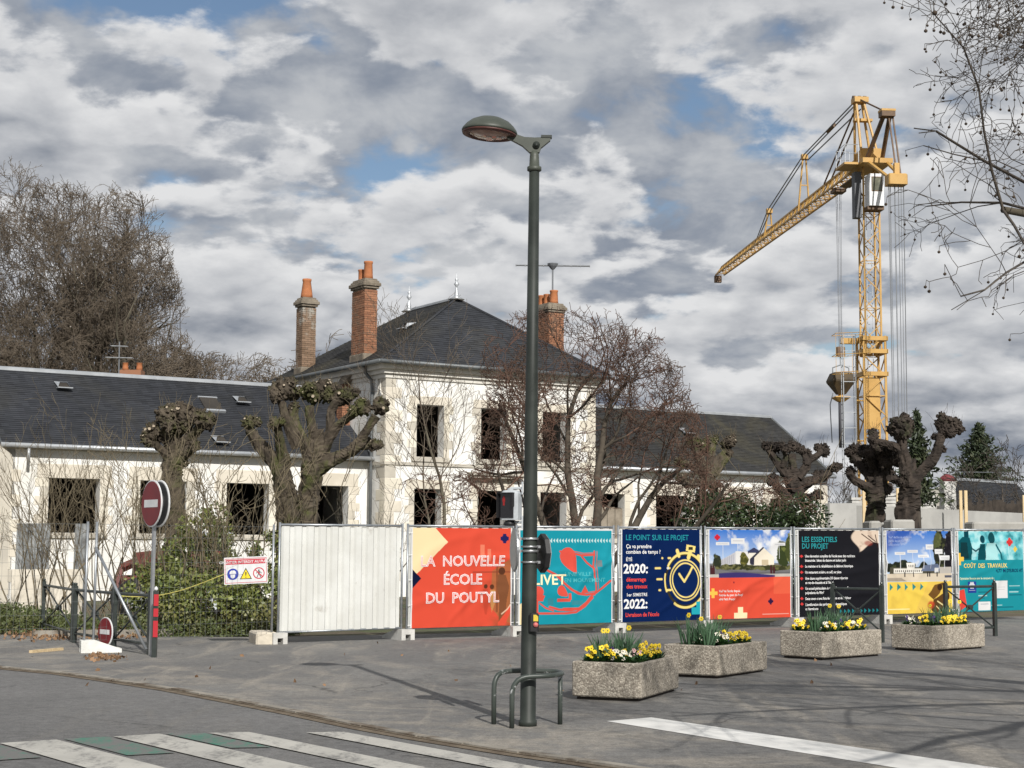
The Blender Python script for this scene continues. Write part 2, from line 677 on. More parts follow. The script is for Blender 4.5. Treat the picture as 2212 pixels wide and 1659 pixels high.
# low concrete edging of the planted strip behind the barriers
e0, e1, e2 = gnd(70, 1378)[:2], gnd(350, 1374)[:2], gnd(560, 1360)[:2]
mb = MB()
for a, b in ((e0, e1), (e1, e2)):
    t_ = nrm(np.append(b - a, 0))
    n_ = np.array([-t_[1], t_[0], 0]) * .14
    A, B = np.append(a, 0), np.append(b, 0)
    mb.prism([A, B, B + n_, A + n_], (0, 0, .13))
mb.build('planting_edge', M_KERB)['kind'] = 'structure'
# ================================================================== the school building
TH = R(58.3)
U = np.array([math.sin(TH), math.cos(TH), 0.0])
Vv = np.array([-math.cos(TH), math.sin(TH), 0.0])
OB = at(829, 1183, 53.0)
OB[2] = 0.0


def S(p):
    """school frame: u along the facade, v into the building, z up"""
    return OB + U * p[0] + Vv * p[1] + np.array([0, 0, p[2]])


M_RENDER = mat('lime_render', (.78, .772, .745), (.67, .655, .615), scale=.9, detail=10, rough=.9, bump=.35, bscale=14, c3=(.50, .465, .39), s3=.6, t3=(.58, .76), lo=.35, hi=.7)
M_STONE = mat('facing_stone', (.56, .51, .425), (.66, .61, .52), scale=1.1, rough=.9, bump=.3, bscale=18, c3=(.42, .38, .31), s3=.9, t3=(.55, .75))
M_STONE2 = mat('weathered_stone', (.43, .40, .345), (.53, .49, .415), scale=1.3, rough=.92, bump=.3, bscale=18)
M_STONE3 = mat('pale_stone', (.70, .655, .56), (.60, .555, .46), scale=1.0, rough=.9, bump=.25, bscale=18)
M_CORNICE = mat('cornice_stone', (.66, .635, .585), (.56, .535, .485), scale=1.0, rough=.85, bump=.15, bscale=12)
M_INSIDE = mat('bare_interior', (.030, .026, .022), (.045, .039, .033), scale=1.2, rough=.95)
M_ZINC = mat('zinc', (.50, .52, .54), (.40, .42, .44), scale=2, rough=.45, metal=.55)
M_GUTTER = mat('grey_gutter', (.11, .12, .125), (.16, .17, .175), scale=2, rough=.5, metal=.4)
M_TERRA = mat('terracotta', (.44, .165, .065), (.35, .13, .055), scale=5, rough=.8, bump=.2, bscale=30)
M_SOOT = mat('sooty_mortar', (.15, .125, .095), (.24, .205, .16), scale=4, rough=.95, bump=.5, bscale=25)
M_WOODOLD = mat('old_board', (.20, .17, .13), (.29, .25, .20), scale=3, rough=.85)


def slate(name, base, moss, amount):
    m = bpy.data.materials.new(name)
    m.use_nodes = True
    t = NT(m.node_tree)
    b = t.n['Principled BSDF']
    b.inputs['Roughness'].default_value = .75
    b.inputs['Specular IOR Level'].default_value = .2
    pos = t.new('ShaderNodeNewGeometry').outputs['Position']
    # single slates of uneven tone: cells stretched along the roof
    mp = t.new('ShaderNodeMapping')
    t.l.new(pos, mp.inputs[0])
    mp.inputs['Rotation'].default_value = (0, 0, TH - R(90))
    mp.inputs['Scale'].default_value = (4.6, 4.6, 11)
    vo = t.new('ShaderNodeTexWhiteNoise')
    fl = t.vmath('FLOOR', mp.outputs[0])
    t.l.new(fl, vo.inputs['Vector'])
    k = t.remap(vo.outputs['Value'], 0, 1, .78, 1.22, smooth=False)
    n = t.remap(t.noise(pos, .5, 6, .6, .4), .35, .7)
    col = t.mix(n, base, tuple(c * 1.35 for c in base))
    mo = t.math('MULTIPLY', t.remap(t.noise(pos, .42, 7, .7, .8), .44, .68), amount)
    col = t.mix(mo, col, moss)
    col = t.mix(1.0, col, t.xyz(k, k, k), 'MULTIPLY')
    t.put(b.inputs['Base Color'], col)
    return m


M_SLATE = slate('slate', (.027, .029, .034), (.050, .047, .038), .40)
M_SLATE_OLD = slate('mossy_slate', (.028, .028, .028), (.058, .053, .037), .80)

school = empty('school_building', S((0, 0, 0)), 'gutted two-storey white school with slate roofs, brick chimneys and long low wings', 'building')


def holed(mb, P, a0, a1, z0, z1, holes, th, out):
    """wall in the plane P(a, depth, z); holes = (a0,a1,z0,z1); out=+1 faces depth -"""
    As = sorted({a0, a1, *[h[0] for h in holes], *[h[1] for h in holes]})
    Zs = sorted({z0, z1, *[h[2] for h in holes], *[h[3] for h in holes]})
    for i in range(len(As) - 1):
        for j in range(len(Zs) - 1):
            ca, cz = (As[i] + As[i + 1]) / 2, (Zs[j] + Zs[j + 1]) / 2
            if any(h[0] < ca < h[1] and h[2] < cz < h[3] for h in holes):
                continue
            for d in (0, th):
                q = [P(As[i], d, Zs[j]), P(As[i + 1], d, Zs[j]), P(As[i + 1], d, Zs[j + 1]), P(As[i], d, Zs[j + 1])]
                mb.add(q, [(0, 1, 2, 3) if d == 0 else (3, 2, 1, 0)])
    for h in holes:
        c = [(h[0], h[2]), (h[1], h[2]), (h[1], h[3]), (h[0], h[3])]
        for k in range(4):
            (x0, y0), (x1, y1) = c[k], c[(k + 1) % 4]
            mb.add([P(x0, 0, y0), P(x1, 0, y1), P(x1, th, y1), P(x0, th, y0)], [(0, 1, 2, 3)])
    for x0, y0, x1, y1 in ((a0, z0, a1, z0), (a1, z0, a1, z1), (a1, z1, a0, z1), (a0, z1, a0, z0)):
        mb.add([P(x0, 0, y0), P(x1, 0, y1), P(x1, th, y1), P(x0, th, y0)], [(0, 1, 2, 3)])


BW, BD, EH = 8.35, 9.05, 7.62          # main block: width, depth, eaves height
WO, WL, WE = 1.17, 12.05, 4.50         # wings: set-back, length, eaves
WD, WR = 7.0, 7.18                     # wing depth, ridge height
up_w = [(1.16, 2.19, 4.66, 6.40), (3.64, 4.65, 4.66, 6.40), (6.13, 7.14, 4.66, 6.40)]
lo_w = [(1.10, 2.13, 1.95, 3.60), (3.55, 4.68, .55, 3.60), (6.05, 7.13, 1.95, 3.60)]
wl_w = [(-10.63, -9.08, 2.03, 3.66), (-7.82, -6.33, 2.03, 3.66), (-5.0, -3.55, 2.03, 3.66), (-2.12, -.74, 2.03, 3.66)]
wr_w = [(BW - b, BW - a, c, d) for a, b, c, d in wl_w]
mb = MB()
holed(mb, lambda a, d, z: S((a, d, z)), 0, BW, 0, EH, up_w + lo_w, .42, 1)
main_wall = mb.build('facade_wall', M_RENDER, school)
mb = MB()
holed(mb, lambda a, d, z: S((d, a, z)), .42, BD, 0, EH, [], .42, 1)
holed(mb, lambda a, d, z: S((BW - d, a, z)), .42, BD, 0, EH, [], .42, 1)
holed(mb, lambda a, d, z: S((a, BD - d, z)), .42, BW - .42, 0, EH, [], .42, 1)
side_wall = mb.build('side_wall', M_RENDER, school)
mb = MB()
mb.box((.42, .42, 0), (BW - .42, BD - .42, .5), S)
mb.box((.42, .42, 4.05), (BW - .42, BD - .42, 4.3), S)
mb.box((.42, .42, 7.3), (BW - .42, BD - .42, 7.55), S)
mb.box((.425, 3.6, .5), (BW - .425, 3.8, 4.05), S)  # partitions added inside so the rooms behind the openings stay dark
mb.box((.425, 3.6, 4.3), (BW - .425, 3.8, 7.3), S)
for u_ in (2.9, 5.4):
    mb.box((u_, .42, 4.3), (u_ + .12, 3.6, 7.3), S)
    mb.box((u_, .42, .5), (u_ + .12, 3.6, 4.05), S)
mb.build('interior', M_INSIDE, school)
wing_wall = {}
for side, wins in (('l', wl_w), ('r', wr_w)):
    a0, a1 = (-WL, 0) if side == 'l' else (BW, BW + WL)
    mb = MB()
    holed(mb, lambda a, d, z: S((a, WO + d, z)), a0, a1, 0, WE, wins, .42, 1)
    holed(mb, lambda a, d, z: S((a, WO + WD - d, z)), a0, a1, 0, WE, [], .42, 1)
    e = a0 if side == 'l' else a1
    k = 1 if side == 'l' else -1
    prof = [(WO, 0), (WO + WD, 0), (WO + WD, WE), (WO + WD / 2, WR - .1), (WO, WE)]
    mb.prism([S((e - k * .002, v_, z_)) for v_, z_ in prof], U * (k * .4))
    wing_wall[side] = mb.build('wing_wall', M_RENDER, school)
    mb = MB()
    i0, i1 = min(a0, a1) + .42, max(a0, a1) - .05
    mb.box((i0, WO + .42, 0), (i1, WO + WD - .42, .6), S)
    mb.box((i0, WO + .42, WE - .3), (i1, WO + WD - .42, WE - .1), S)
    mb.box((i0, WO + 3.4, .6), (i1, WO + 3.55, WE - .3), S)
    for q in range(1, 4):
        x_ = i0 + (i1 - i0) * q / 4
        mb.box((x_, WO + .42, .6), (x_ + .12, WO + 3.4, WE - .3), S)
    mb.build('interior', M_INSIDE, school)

# --- dressed stone: corner quoins, window jambs, lintels, sills (each stone a piece)
SM = [M_STONE, M_STONE3, M_STONE2, M_STONE3, M_STONE]


def stone(parent, lo, hi, m=None, name='stone'):
    mb = MB()
    mb.bbox(lo, hi, .012, S)
    mb.build(name, m or RNG.choice(SM), parent)


def quoins(parent, u0, v0, su, sv, z0, z1, rows):
    """toothed corner at (u0,v0); su/sv point along the two walls"""
    h = (z1 - z0) / rows
    for i in range(rows):
        la, lb = (.62, .36) if i % 2 else (.36, .62)
        la += RNG.uniform(-.04, .04)
        zz = z0 + i * h
        g = .006
        ua, ub = sorted((u0 - su * .012, u0 + su * la))
        va, vb = sorted((v0 - sv * .012, v0 + sv * .05))
        stone(parent, (ua, va, zz + g), (ub, vb, zz + h - g))
        if sv:
            ua, ub = sorted((u0 - su * .011, u0 + su * .05))
            va, vb = sorted((v0 + sv * .052, v0 + sv * lb))
            stone(parent, (ua, va, zz + g), (ub, vb, zz + h - g))


quoins(main_wall, 0, 0, 1, 1, .2, 7.3, 19)
quoins(main_wall, BW, 0, -1, 1, .2, 7.3, 19)
quoins(wing_wall['l'], -WL, WO, 1, 1, .2, WE - .25, 11)
quoins(wing_wall['r'], BW + WL, WO, -1, 1, .2, WE - .25, 11)


def surround(parent, h, v0, rows=6, jw=.28, lint=.42, sill=True):
    a0, a1, z0, z1 = h
    pr = .014
    hh = (z1 - z0) / rows
    for i in range(rows):
        w_ = jw + (.16 if i % 2 else 0) + RNG.uniform(-.02, .02)
        zz = z0 + i * hh
        stone(parent, (a0 - w_, v0 - pr, zz + .005), (a0 - .004, v0 + .1, zz + hh - .005))
        stone(parent, (a1 + .004, v0 - pr, zz + .005), (a1 + w_, v0 + .1, zz + hh - .005))
    stone(parent, (a0 - jw - .1, v0 - pr, z1 + .004), (a1 + jw + .1, v0 + .1, z1 + lint), M_STONE, 'lintel')
    if sill:
        stone(parent, (a0 - jw, v0 - .07, z0 - .16), (a1 + jw, v0 + .15, z0 - .004), M_STONE2, 'sill')


for h in up_w:
    surround(main_wall, h, 0, 6, .2, .28)
for h in lo_w:
    surround(main_wall, h, 0, 6 if h[2] > 1 else 10, .2, .3, sill=h[2] > 1)
for s_, wins in (('l', wl_w), ('r', wr_w)):
    for h in wins:
        surround(wing_wall[s_], h, WO, 6, .26, .42)
# string course, cornice, door canopy, plinth
mb = MB()
mb.box((-.05, -.05, 4.36), (BW + .05, .05, 4.46), S)
mb.box((-.05, .052, 4.36), (.05, WO, 4.46), S)
mb.build('string_course', M_STONE2, school)
mb = MB()
for k, (o_, z0, z1) in enumerate(((.05, 7.22, 7.36), (.14, 7.362, 7.50), (.26, 7.502, 7.66))):
    mb.box((-o_, -o_, z0), (BW + o_, BD + o_, z1), S)
cornice = mb.build('cornice', M_CORNICE, school)
mb = MB()
mb.box((3.25, -.10, 3.93), (5.05, .0, 4.02), S)
mb.box((3.15, -.26, 4.02), (5.20, .0, 4.10), S)
mb.box((3.10, -.34, 4.102), (5.27, .0, 4.20), S)
mb.build('door_canopy', M_STONE2, school)
for s_, (a0, a1) in (('l', (-WL, -.05)), ('r', (BW + .05, BW + WL))):
    mb = MB()
    mb.box((a0, WO - .06, WE - .02), (a1, WO + .1, WE + .10), S)
    mb.box((a0, WO - .16, WE + .102), (a1, WO + .1, WE + .20), S)
    mb.build('wing_cornice', M_STONE2, school)
# ornamental wall anchors (X shaped irons, painted white)
for u_, v_, d in ((.95, -.03, 'u'), (-.03, .42, 'v')):
    mb = MB()
    for sg in (-1, 1):
        pts = []
        for q in range(9):
            f = q / 8 * 2 - 1
            off = sg * (.05 + .17 * f * f)
            pts.append(S((u_ + off, v_, 6.95 + f * .30)) if d == 'u' else S((u_, v_ + off, 6.95 + f * .30)))
        mb.poly(pts, .028, 6)
    mb.build('wall_anchor', M_CORNICE, school)


# --- roofs: lapped slate courses
def courses(mb, a, b, c, d, n, th=.02):
    """a-b eaves edge, d-c top edge (may meet in a point)"""
    a, b, c, d = (np.asarray(S(p), float) for p in (a, b, c, d))
    nn = nrm(np.cross(b - a, (d + c) / 2 - a))
    if nn[2] < 0:
        nn = -nn
    for i in range(n):
        f0, f1 = i / n, min(1.0, (i + 1.25) / n)
        p0, p1 = a + (d - a) * f0, b + (c - b) * f0
        q0, q1 = a + (d - a) * f1, b + (c - b) * f1
        t = nn * (th + RNG.uniform(-.003, .003))
        mb.add([p0 + t, p1 + t, q1 + nn * .003, q0 + nn * .003, p0, p1], [(0, 1, 2, 3), (4, 5, 1, 0)])


ov = .42
zE = 7.72
AF, AR = (BW / 2, 2.72, 10.52), (BW / 2, BD - 2.72, 10.52)
c00, c10, c11, c01 = (-ov, -ov, zE), (BW + ov, -ov, zE), (BW + ov, BD + ov, zE), (-ov, BD + ov, zE)
mb = MB()
courses(mb, c00, c10, AF, AF, 34)
courses(mb, c10, c11, AR, AF, 34)
courses(mb, c11, c01, AR, AR, 34)
roof = mb.build('roof', M_SLATE, school)
mb = MB()
courses(mb, c01, c00, AF, AR, 34)
mb.build('mossy_roof_slope', M_SLATE_OLD, school)
mb = MB()                                            # closes the roof from below
mb.add([S(c00), S(c10), S(c11), S(c01)], [(0, 1, 2, 3)])
mb.box((-ov + .01, -ov + .01, zE - .06), (BW + ov - .01, BD + ov - .01, zE - .005), S)
mb.build('soffit', M_CORNICE, school)
mb = MB()
up3 = np.array([0, 0, .05])
mb.tube(S(AF) + up3, S(AR) + up3, .07, n=6)
mb.build('ridge_capping', M_ZINC, roof)
mb = MB()
for q in (c00, c10):
    mb.tube(S(q) + up3 * .8, S(AF) + up3 * .8, .045, n=5)
mb.build('hip_capping', M_SLATE, roof)
for q in (AF, AR):
    mb = MB()
    c_ = S(q)
    mb.lathe([(.30, .0), (.10, .12), (.085, .16), (.035, .42), (.03, .46), (.10, .56), (.05, .63), (.03, .66), (.065, .72), (.02, .78), (.012, .95), (.004, 1.0)], 10, c_)
    mb.build('finial', M_ZINC, roof, True)
# small roof vents (chatieres) on slopes
def roof_vent(parent, base, nrm_dir, wide, s=1.0):
    """little zinc hood open to the street: base point, facing direction, sideways direction"""
    b = np.asarray(base, float)
    f, w_ = nrm(nrm_dir) * s, nrm(wide) * s
    z = np.array([0, 0, 1.0]) * s
    mb = MB()
    mb.add([b - w_ * .20 + f * .2 - z * .02, b + w_ * .20 + f * .2 - z * .02, b + w_ * .12 + f * .08 + z * .16, b - w_ * .12 + f * .08 + z * .16, b - w_ * .22 - f * .25 + z * .2, b + w_ * .22 - f * .25 + z * .2], [(3, 2, 5, 4), (0, 3, 4), (1, 5, 2)])
    mb.box((-.24, -.06, -.02), (.24, .12, .012), lambda p: b + w_ * p[0] + f * (p[1] + .2) + z * (p[2] - .03))
    mb.build('roof_vent', M_ZINC, parent)
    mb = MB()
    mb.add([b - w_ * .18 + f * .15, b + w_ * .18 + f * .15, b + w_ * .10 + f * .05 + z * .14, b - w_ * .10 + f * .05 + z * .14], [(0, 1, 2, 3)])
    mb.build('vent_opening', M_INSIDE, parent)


def side_roof(v_, k):
    """point on the left slope of the main roof, k=0 eaves .. 1 ridge"""
    return S((-ov + (BW / 2 + ov) * k, v_, zE + (10.52 - zE) * k))


roof_vent(roof, side_roof(2.55, .55) + [0, 0, .05], -U, Vv)
roof_vent(roof, side_roof(3.6, .30) + [0, 0, .05], -U, Vv)
# wing roofs
wing_roof = {}
for s_, (a0, a1) in (('l', (-WL - .12, 0.0)), ('r', (BW, BW + WL + .12))):
    mb = MB()
    eo = .30
    ze = WE + .22
    courses(mb, (a0, WO - eo, ze - .12), (a1, WO - eo, ze - .12), (a1, WO + WD / 2, WR), (a0, WO + WD / 2, WR), 38)
    courses(mb, (a1, WO + WD + eo, ze - .12), (a0, WO + WD + eo, ze - .12), (a0, WO + WD / 2, WR), (a1, WO + WD / 2, WR), 38)
    wing_roof[s_] = mb.build('wing_roof', M_SLATE if s_ == 'l' else M_SLATE_OLD, school)
    mb = MB()
    mb.tube(S((a0, WO + WD / 2, WR + .03)), S((a1, WO + WD / 2, WR + .03)), .085, n=6)
    mb.build('ridge_capping', M_ZINC, wing_roof[s_])
    mb = MB()
    e = a0 if s_ == 'l' else a1
    mb.poly([S((e, WO - eo, ze - .10)), S((e, WO + WD / 2, WR + .01)), S((e, WO + WD + eo, ze - .10))], .05, 4)
    mb.build('verge', M_GUTTER, wing_roof[s_])
    mb = MB()
    g0, g1 = S((a0, WO - eo - .05, ze - .14)), S((a1, WO - eo - .05, ze - .14))
    mb.tube(g0, g1, .075, n=8)
    mb.build('gutter', M_ZINC, school, True)


def wing_pt(u_, k):
    return S((u_, WO - .3 + (WD / 2 + .3) * k, WE + .1 + (WR - WE - .1) * k))


for u_, k in ((-9.55, .78), (-3.6, .72), (-5.2, .13)):
    roof_vent(wing_roof['l'], wing_pt(u_, k) + [0, 0, .04], -Vv, U)
for u_, k in ((14.9, .62), (8.9, .35)):
    roof_vent(wing_roof['r'], wing_pt(u_, k) + [0, 0, .04], -Vv, U)
# tilted-open skylight on the left wing
mb = MB()
def skyf(p):
    b = wing_pt(-4.75, .66)
    sl = nrm(wing_pt(-4.75, 1) - wing_pt(-4.75, 0))
    n_ = nrm(np.cross(U, sl))
    return b + U * p[0] + sl * p[1] + n_ * p[2]
mb.box((-.30, -.42, -.02), (.30, .42, .05), skyf)
sk = mb.build('skylight', M_INSIDE, wing_roof['l'])
mb = MB()
mb.box((-.36, -.50, .0), (.36, -.40, .08), skyf)
mb.box((-.34, .40, .0), (.34, .46, .07), skyf)
mb.build('skylight_frame', M_ZINC, sk)

# --- main gutter and drain pipes
mb = MB()
for a, b in (((-ov, -ov), (BW + ov, -ov)), ((-ov, BD + ov), (-ov, -ov))):
    mb.tube(S((a[0] - .03, a[1] - .03, zE - .01)), S((b[0] - .03, b[1] - .03, zE - .01)), .075, n=8)
mb.build('gutter', M_GUTTER, school, True)
mb = MB()
mb.poly([S((-.36, .95, 7.66)), S((-.30, .95, 7.45)), S((-.10, .88, 7.2)), S((-.08, .86, 6.9)), S((-.08, .86, 4.6)), S((-.08, .86, .1))], .055, 8)
mb.build('drain_pipe', M_GUTTER, school, True)
mb = MB()
mb.poly([S((-WL + .7, WO - .32, WE + .06)), S((-WL + .7, WO - .32, WE - .45))], .05, 8)
mb.build('drain_stub', M_ZINC, school, True)
# boarded lower half of the first window of the right wing
h = wr_w[3]
mb = MB()
for i in range(4):
    w_ = (h[1] - h[0]) / 4
    mb.box((h[0] + i * w_ + .01, WO + .12, h[2]), (h[0] + (i + 1) * w_ - .01, WO + .15, h[2] + 1.15 + RNG.uniform(-.03, .03)), S)
mb.build('window_boarding', M_WOODOLD, school)

# --- brick chimneys
def brick_mat(name, c1, c2, c3):
    m = bpy.data.materials.new(name)
    m.use_nodes = True
    t = NT(m.node_tree)
    b = t.n['Principled BSDF']
    b.inputs['Roughness'].default_value = .9
    g = t.new('ShaderNodeNewGeometry')
    k = g.outputs['Random Per Island']
    col = t.mix(k, c1, c2)
    f = t.remap(t.noise(g.outputs['Position'], 1.6, 6, .65), .5, .68)
    t.put(b.inputs['Base Color'], t.mix(f, col, c3))
    return m


M_BRICK = brick_mat('orange_brick', (.21, .092, .050), (.33, .155, .085), (.20, .12, .078))
M_BRICK_GREY = brick_mat('lichened_brick', (.15, .095, .058), (.25, .165, .11), (.33, .31, .27))


def brick_stack(parent, u0, u1, v0, v1, z0, z1, m, lean=0.0):
    """real bricks proud of a mortar core"""
    mb = MB()
    mb.box((u0 + .02, v0 + .02, z0), (u1 - .02, v1 - .02, z1), S)
    core = mb.build('mortar_core', M_SOOT, parent)
    mb = MB()
    ch = .078
    nc = int((z1 - z0) / ch)
    for i in range(nc):
        z = z0 + i * ch
        off = .115 if i % 2 else 0.0
        for (a0, a1, ax, fix, sg) in ((u0, u1, 0, v0, -1), (u0, u1, 0, v1, 1), (v0, v1, 1, u0, -1), (v0, v1, 1, u1, 1)):
            x = a0 - off
            while x < a1 - .02:
                lo_, hi_ = max(x, a0), min(x + .225, a1)
                x += .232
                if hi_ - lo_ < .04:
                    continue
                e = RNG.uniform(-.006, .006)
                d0, d1 = (fix - .001 + e, fix + .03) if sg < 0 else (fix - .03, fix + .001 + e)
                if ax == 0:
                    mb.box((lo_ + .004, d0, z + .004), (hi_ - .004, d1, z + ch - .006), S)
                else:
                    mb.box((d0, lo_ + .004, z + .004), (d1, hi_ - .004, z + ch - .006), S)
    o = mb.build('brickwork', m, parent)
    o['kind'] = 'stuff'
    return core


def chimney(u0, u1, v0, v1, z0, z1, pots, m, name='chimney'):
    core = brick_stack(school, u0, u1, v0, v1, z0, z1, m)
    mb = MB()
    for k, (o_, a, b) in enumerate(((.05, 0, .08), (.10, .08, .20), (.05, .20, .27), (0, .27, .34))):
        mb.bbox((u0 - o_, v0 - o_, z1 + a), (u1 + o_, v1 + o_, z1 + b - .003), .02, S)
    mb.build('chimney_cap', M_SOOT, core)
    mb = MB()
    mb.bbox((u0 - .05, v0 - .05, z0), (u1 + .05, v1 + .05, z0 + .3), .03, S)
    mb.build('chimney_base', M_SOOT, core)
    for (pu, pv, hgt, r0, r1) in pots:
        mb = MB()
        mb.lathe([(r0, 0), (r0 * .93, hgt * .2), (r1, hgt * .85), (r1 * 1.12, hgt * .9), (r1 * 1.12, hgt), (r1 * .8, hgt), (r1 * .75, hgt * .7)], 12, S((u0 + (u1 - u0) * pu, v0 + (v1 - v0) * pv, z1 + .33)))
        mb.build('chimney_pot', M_TERRA, core, True)
    return core


chimney(.02, .50, 1.72, 2.70, 7.9, 10.45, [(.5, .25, .62, .17, .14), (.5, .75, .40, .13, .12)], M_BRICK)
chimney(.02, .56, 6.78, 7.34, 7.9, 10.45, [(.5, .5, .72, .23, .15)], M_BRICK_GREY)
chimney(7.86, 8.52, 2.30, 3.50, 7.9, 10.35, [(.5, .15, .5, .17, .14), (.5, .55, .42, .12, .11), (.5, .85, .42, .13, .12)], M_BRICK)
brick_stack(school, -.32, -.02, 2.62, 3.05, 5.2, 7.25, M_BRICK)
mb = MB()
mb.add([S(p) for p in ((-.34, 2.55, 7.2), (.0, 2.55, 7.2), (.0, 3.1, 7.2), (-.34, 3.1, 7.2), (.0, 1.75, 8.0), (.3, 1.75, 8.0), (.3, 2.6, 8.0), (.0, 2.6, 8.0))],
       [(0, 1, 2, 3), (7, 6, 5, 4), (0, 4, 5, 1), (1, 5, 6, 2), (2, 6, 7, 3), (3, 7, 4, 0)])
mb.build('corbelled_flue', M_SOOT, school)
# projecting return of the left end (seen as a sliver at the frame's edge)
mb = MB()
mb.box((-WL - 3.2, -.6, 0), (-WL - .16, WO + 4, 4.2), S)
mb.prism([S((-WL - .16, -.6, 4.2)), S((-WL - 3.2, -.6, 4.2)), S((-WL - 3.2, -.6, 6.6))], Vv * 4.6)
mb.build('end_pavilion_wall', M_STONE2, school)
# ================================================================== site fence, banners
M_GALV = mat('galvanised_tube', (.36, .38, .40), (.27, .29, .31), scale=8, rough=.42, metal=.6)
M_SHEET = mat('white_sheet_steel', (.60, .605, .58), (.53, .53, .50), scale=1.5, rough=.5, c3=(.40, .385, .35), s3=2.6, t3=(.60, .76))
M_CONC = mat('pale_concrete', (.56, .55, .52), (.44, .43, .405), scale=4, rough=.9, bump=.4, bscale=30, c3=(.30, .285, .26), s3=3, t3=(.56, .72))
M_TIE = mat('white_nylon', (.75, .75, .75), rough=.5)
M_BLACKST = mat('black_plastic', (.015, .015, .016), rough=.5)
SEG = [(0.0, 2.36), (2.47, 4.68), (4.75, 6.95), (7.06, 9.08), (9.18, 11.44), (11.52, 13.93), (14.01, 16.11), (16.18, 18.42)]
FB, FTOP = .19, 2.05                     # underside and top of a panel above ground


def FP(s, d, z):
    """fence frame: s along, d towards the street, z above local ground"""
    p = FA + FU * s + FN * d
    return np.array([p[0], p[1], float(gz(p[0], p[1])) + z])


panel_names = ['bare white corrugated site fence panel at the left end of the run',
               'corrugated site fence panel behind the orange banner',
               'corrugated site fence panel behind the turquoise banner with the coral drawing',
               'corrugated site fence panel behind the navy stopwatch banner',
               'corrugated site fence panel behind the half coral banner',
               'corrugated site fence panel behind the black text banner',
               'corrugated site fence panel behind the half yellow banner',
               'corrugated site fence panel behind the turquoise schoolchildren banner']
for i, (s0, s1) in enumerate(SEG):
    root = empty('site_fence_panel', FP((s0 + s1) / 2, 0, 0), panel_names[i], 'fence panel', 'site fence panels along the pavement')
    zlo = .12 + (.05 if i == 0 else 0)
    r = .021
    for s in (s0, s1):
        mb = MB()
        mb.tube(FP(s, 0, .05), FP(s, 0, FTOP + .01), r, n=8)
        mb.build('post', M_GALV, root, True)
    tilt = -.05 if i == 0 else 0
    mb = MB()
    mb.tube(FP(s0 + r, 0, FTOP - .03), FP(s1 - r, 0, FTOP - .03), r, n=8)
    mb.build('top_rail', M_GALV, root, True)
    mb = MB()
    mb.tube(FP(s0 + r, 0, FB), FP(s1 - r, 0, FB + .02), r * .9, n=8)
    mb.build('bottom_rail', M_GALV, root, True)
    # trapezoid corrugated sheet
    a, b = s0 + .035, s1 - .035
    nrib = 10
    pitch = (b - a) / nrib
    xs = []
    for k in range(nrib):
        o = a + k * pitch
        xs += [(o, 0), (o + pitch * .14, .038), (o + pitch * .58, .038), (o + pitch * .72, 0)]
    xs.append((b, 0))
    zt = FTOP - .055
    V = [FP(x, d - .016, FB + .02) for x, d in xs] + [FP(x, d - .016, zt) for x, d in xs]
    n = len(xs)
    raw('corrugated_sheet', V, [(k, k + 1, n + k + 1, n + k) for k in range(n - 1)], M_SHEET, root)

# concrete feet with a lifting slot, standing under each joint
feet_labels = ['concrete fence foot under the left end of the white panel', 'concrete fence foot between white panel and orange banner',
               'concrete fence foot right of the orange banner', 'concrete fence foot between turquoise drawing and navy banner',
               'concrete fence foot between navy and coral banners', 'concrete fence foot between coral and black banners',
               'concrete fence foot between black and yellow banners', 'concrete fence foot between yellow banner and turquoise children banner']


def foot_mesh(name, o, fx, fy, root=None):
    """o = point, fx = sideways, fy = towards the street"""
    M = lambda p: o + fx * p[0] + fy * p[1] + np.array([0, 0, p[2]])
    mb = MB()
    w_ = .13
    mb.prism([(-w_, -.62, 0), (-w_, .15, 0), (-w_, .15, .19), (-w_, -.12, .19), (-w_, -.55, .07), (-w_, -.62, .06)], (.08, 0, 0), M)
    mb.prism([(w_ - .08, -.62, 0), (w_ - .08, .15, 0), (w_ - .08, .15, .19), (w_ - .08, -.12, .19), (w_ - .08, -.55, .07), (w_ - .08, -.62, .06)], (.08, 0, 0), M)
    mb.prism([(-w_ + .08, -.60, .04), (-w_ + .08, -.20, .10), (-w_ + .08, .148, .10), (-w_ + .08, .148, .188), (-w_ + .08, -.12, .188), (-w_ + .08, -.55, .068)], (2 * w_ - .16, 0, 0), M)
    mb.box((-w_ + .081, -.3, .012), (w_ - .081, .05, .02), M)
    return mb.build(name, M_CONC, root)


joints = [-.02, 2.415, 4.715, 7.005, 9.13, 11.48, 13.97, 16.145]
for s, lab in zip(joints, feet_labels):
    o = foot_mesh('fence_foot', FP(s, .02, 0), FU, FN)
    tag(o, lab, 'concrete foot', 'concrete feet of the site fence')


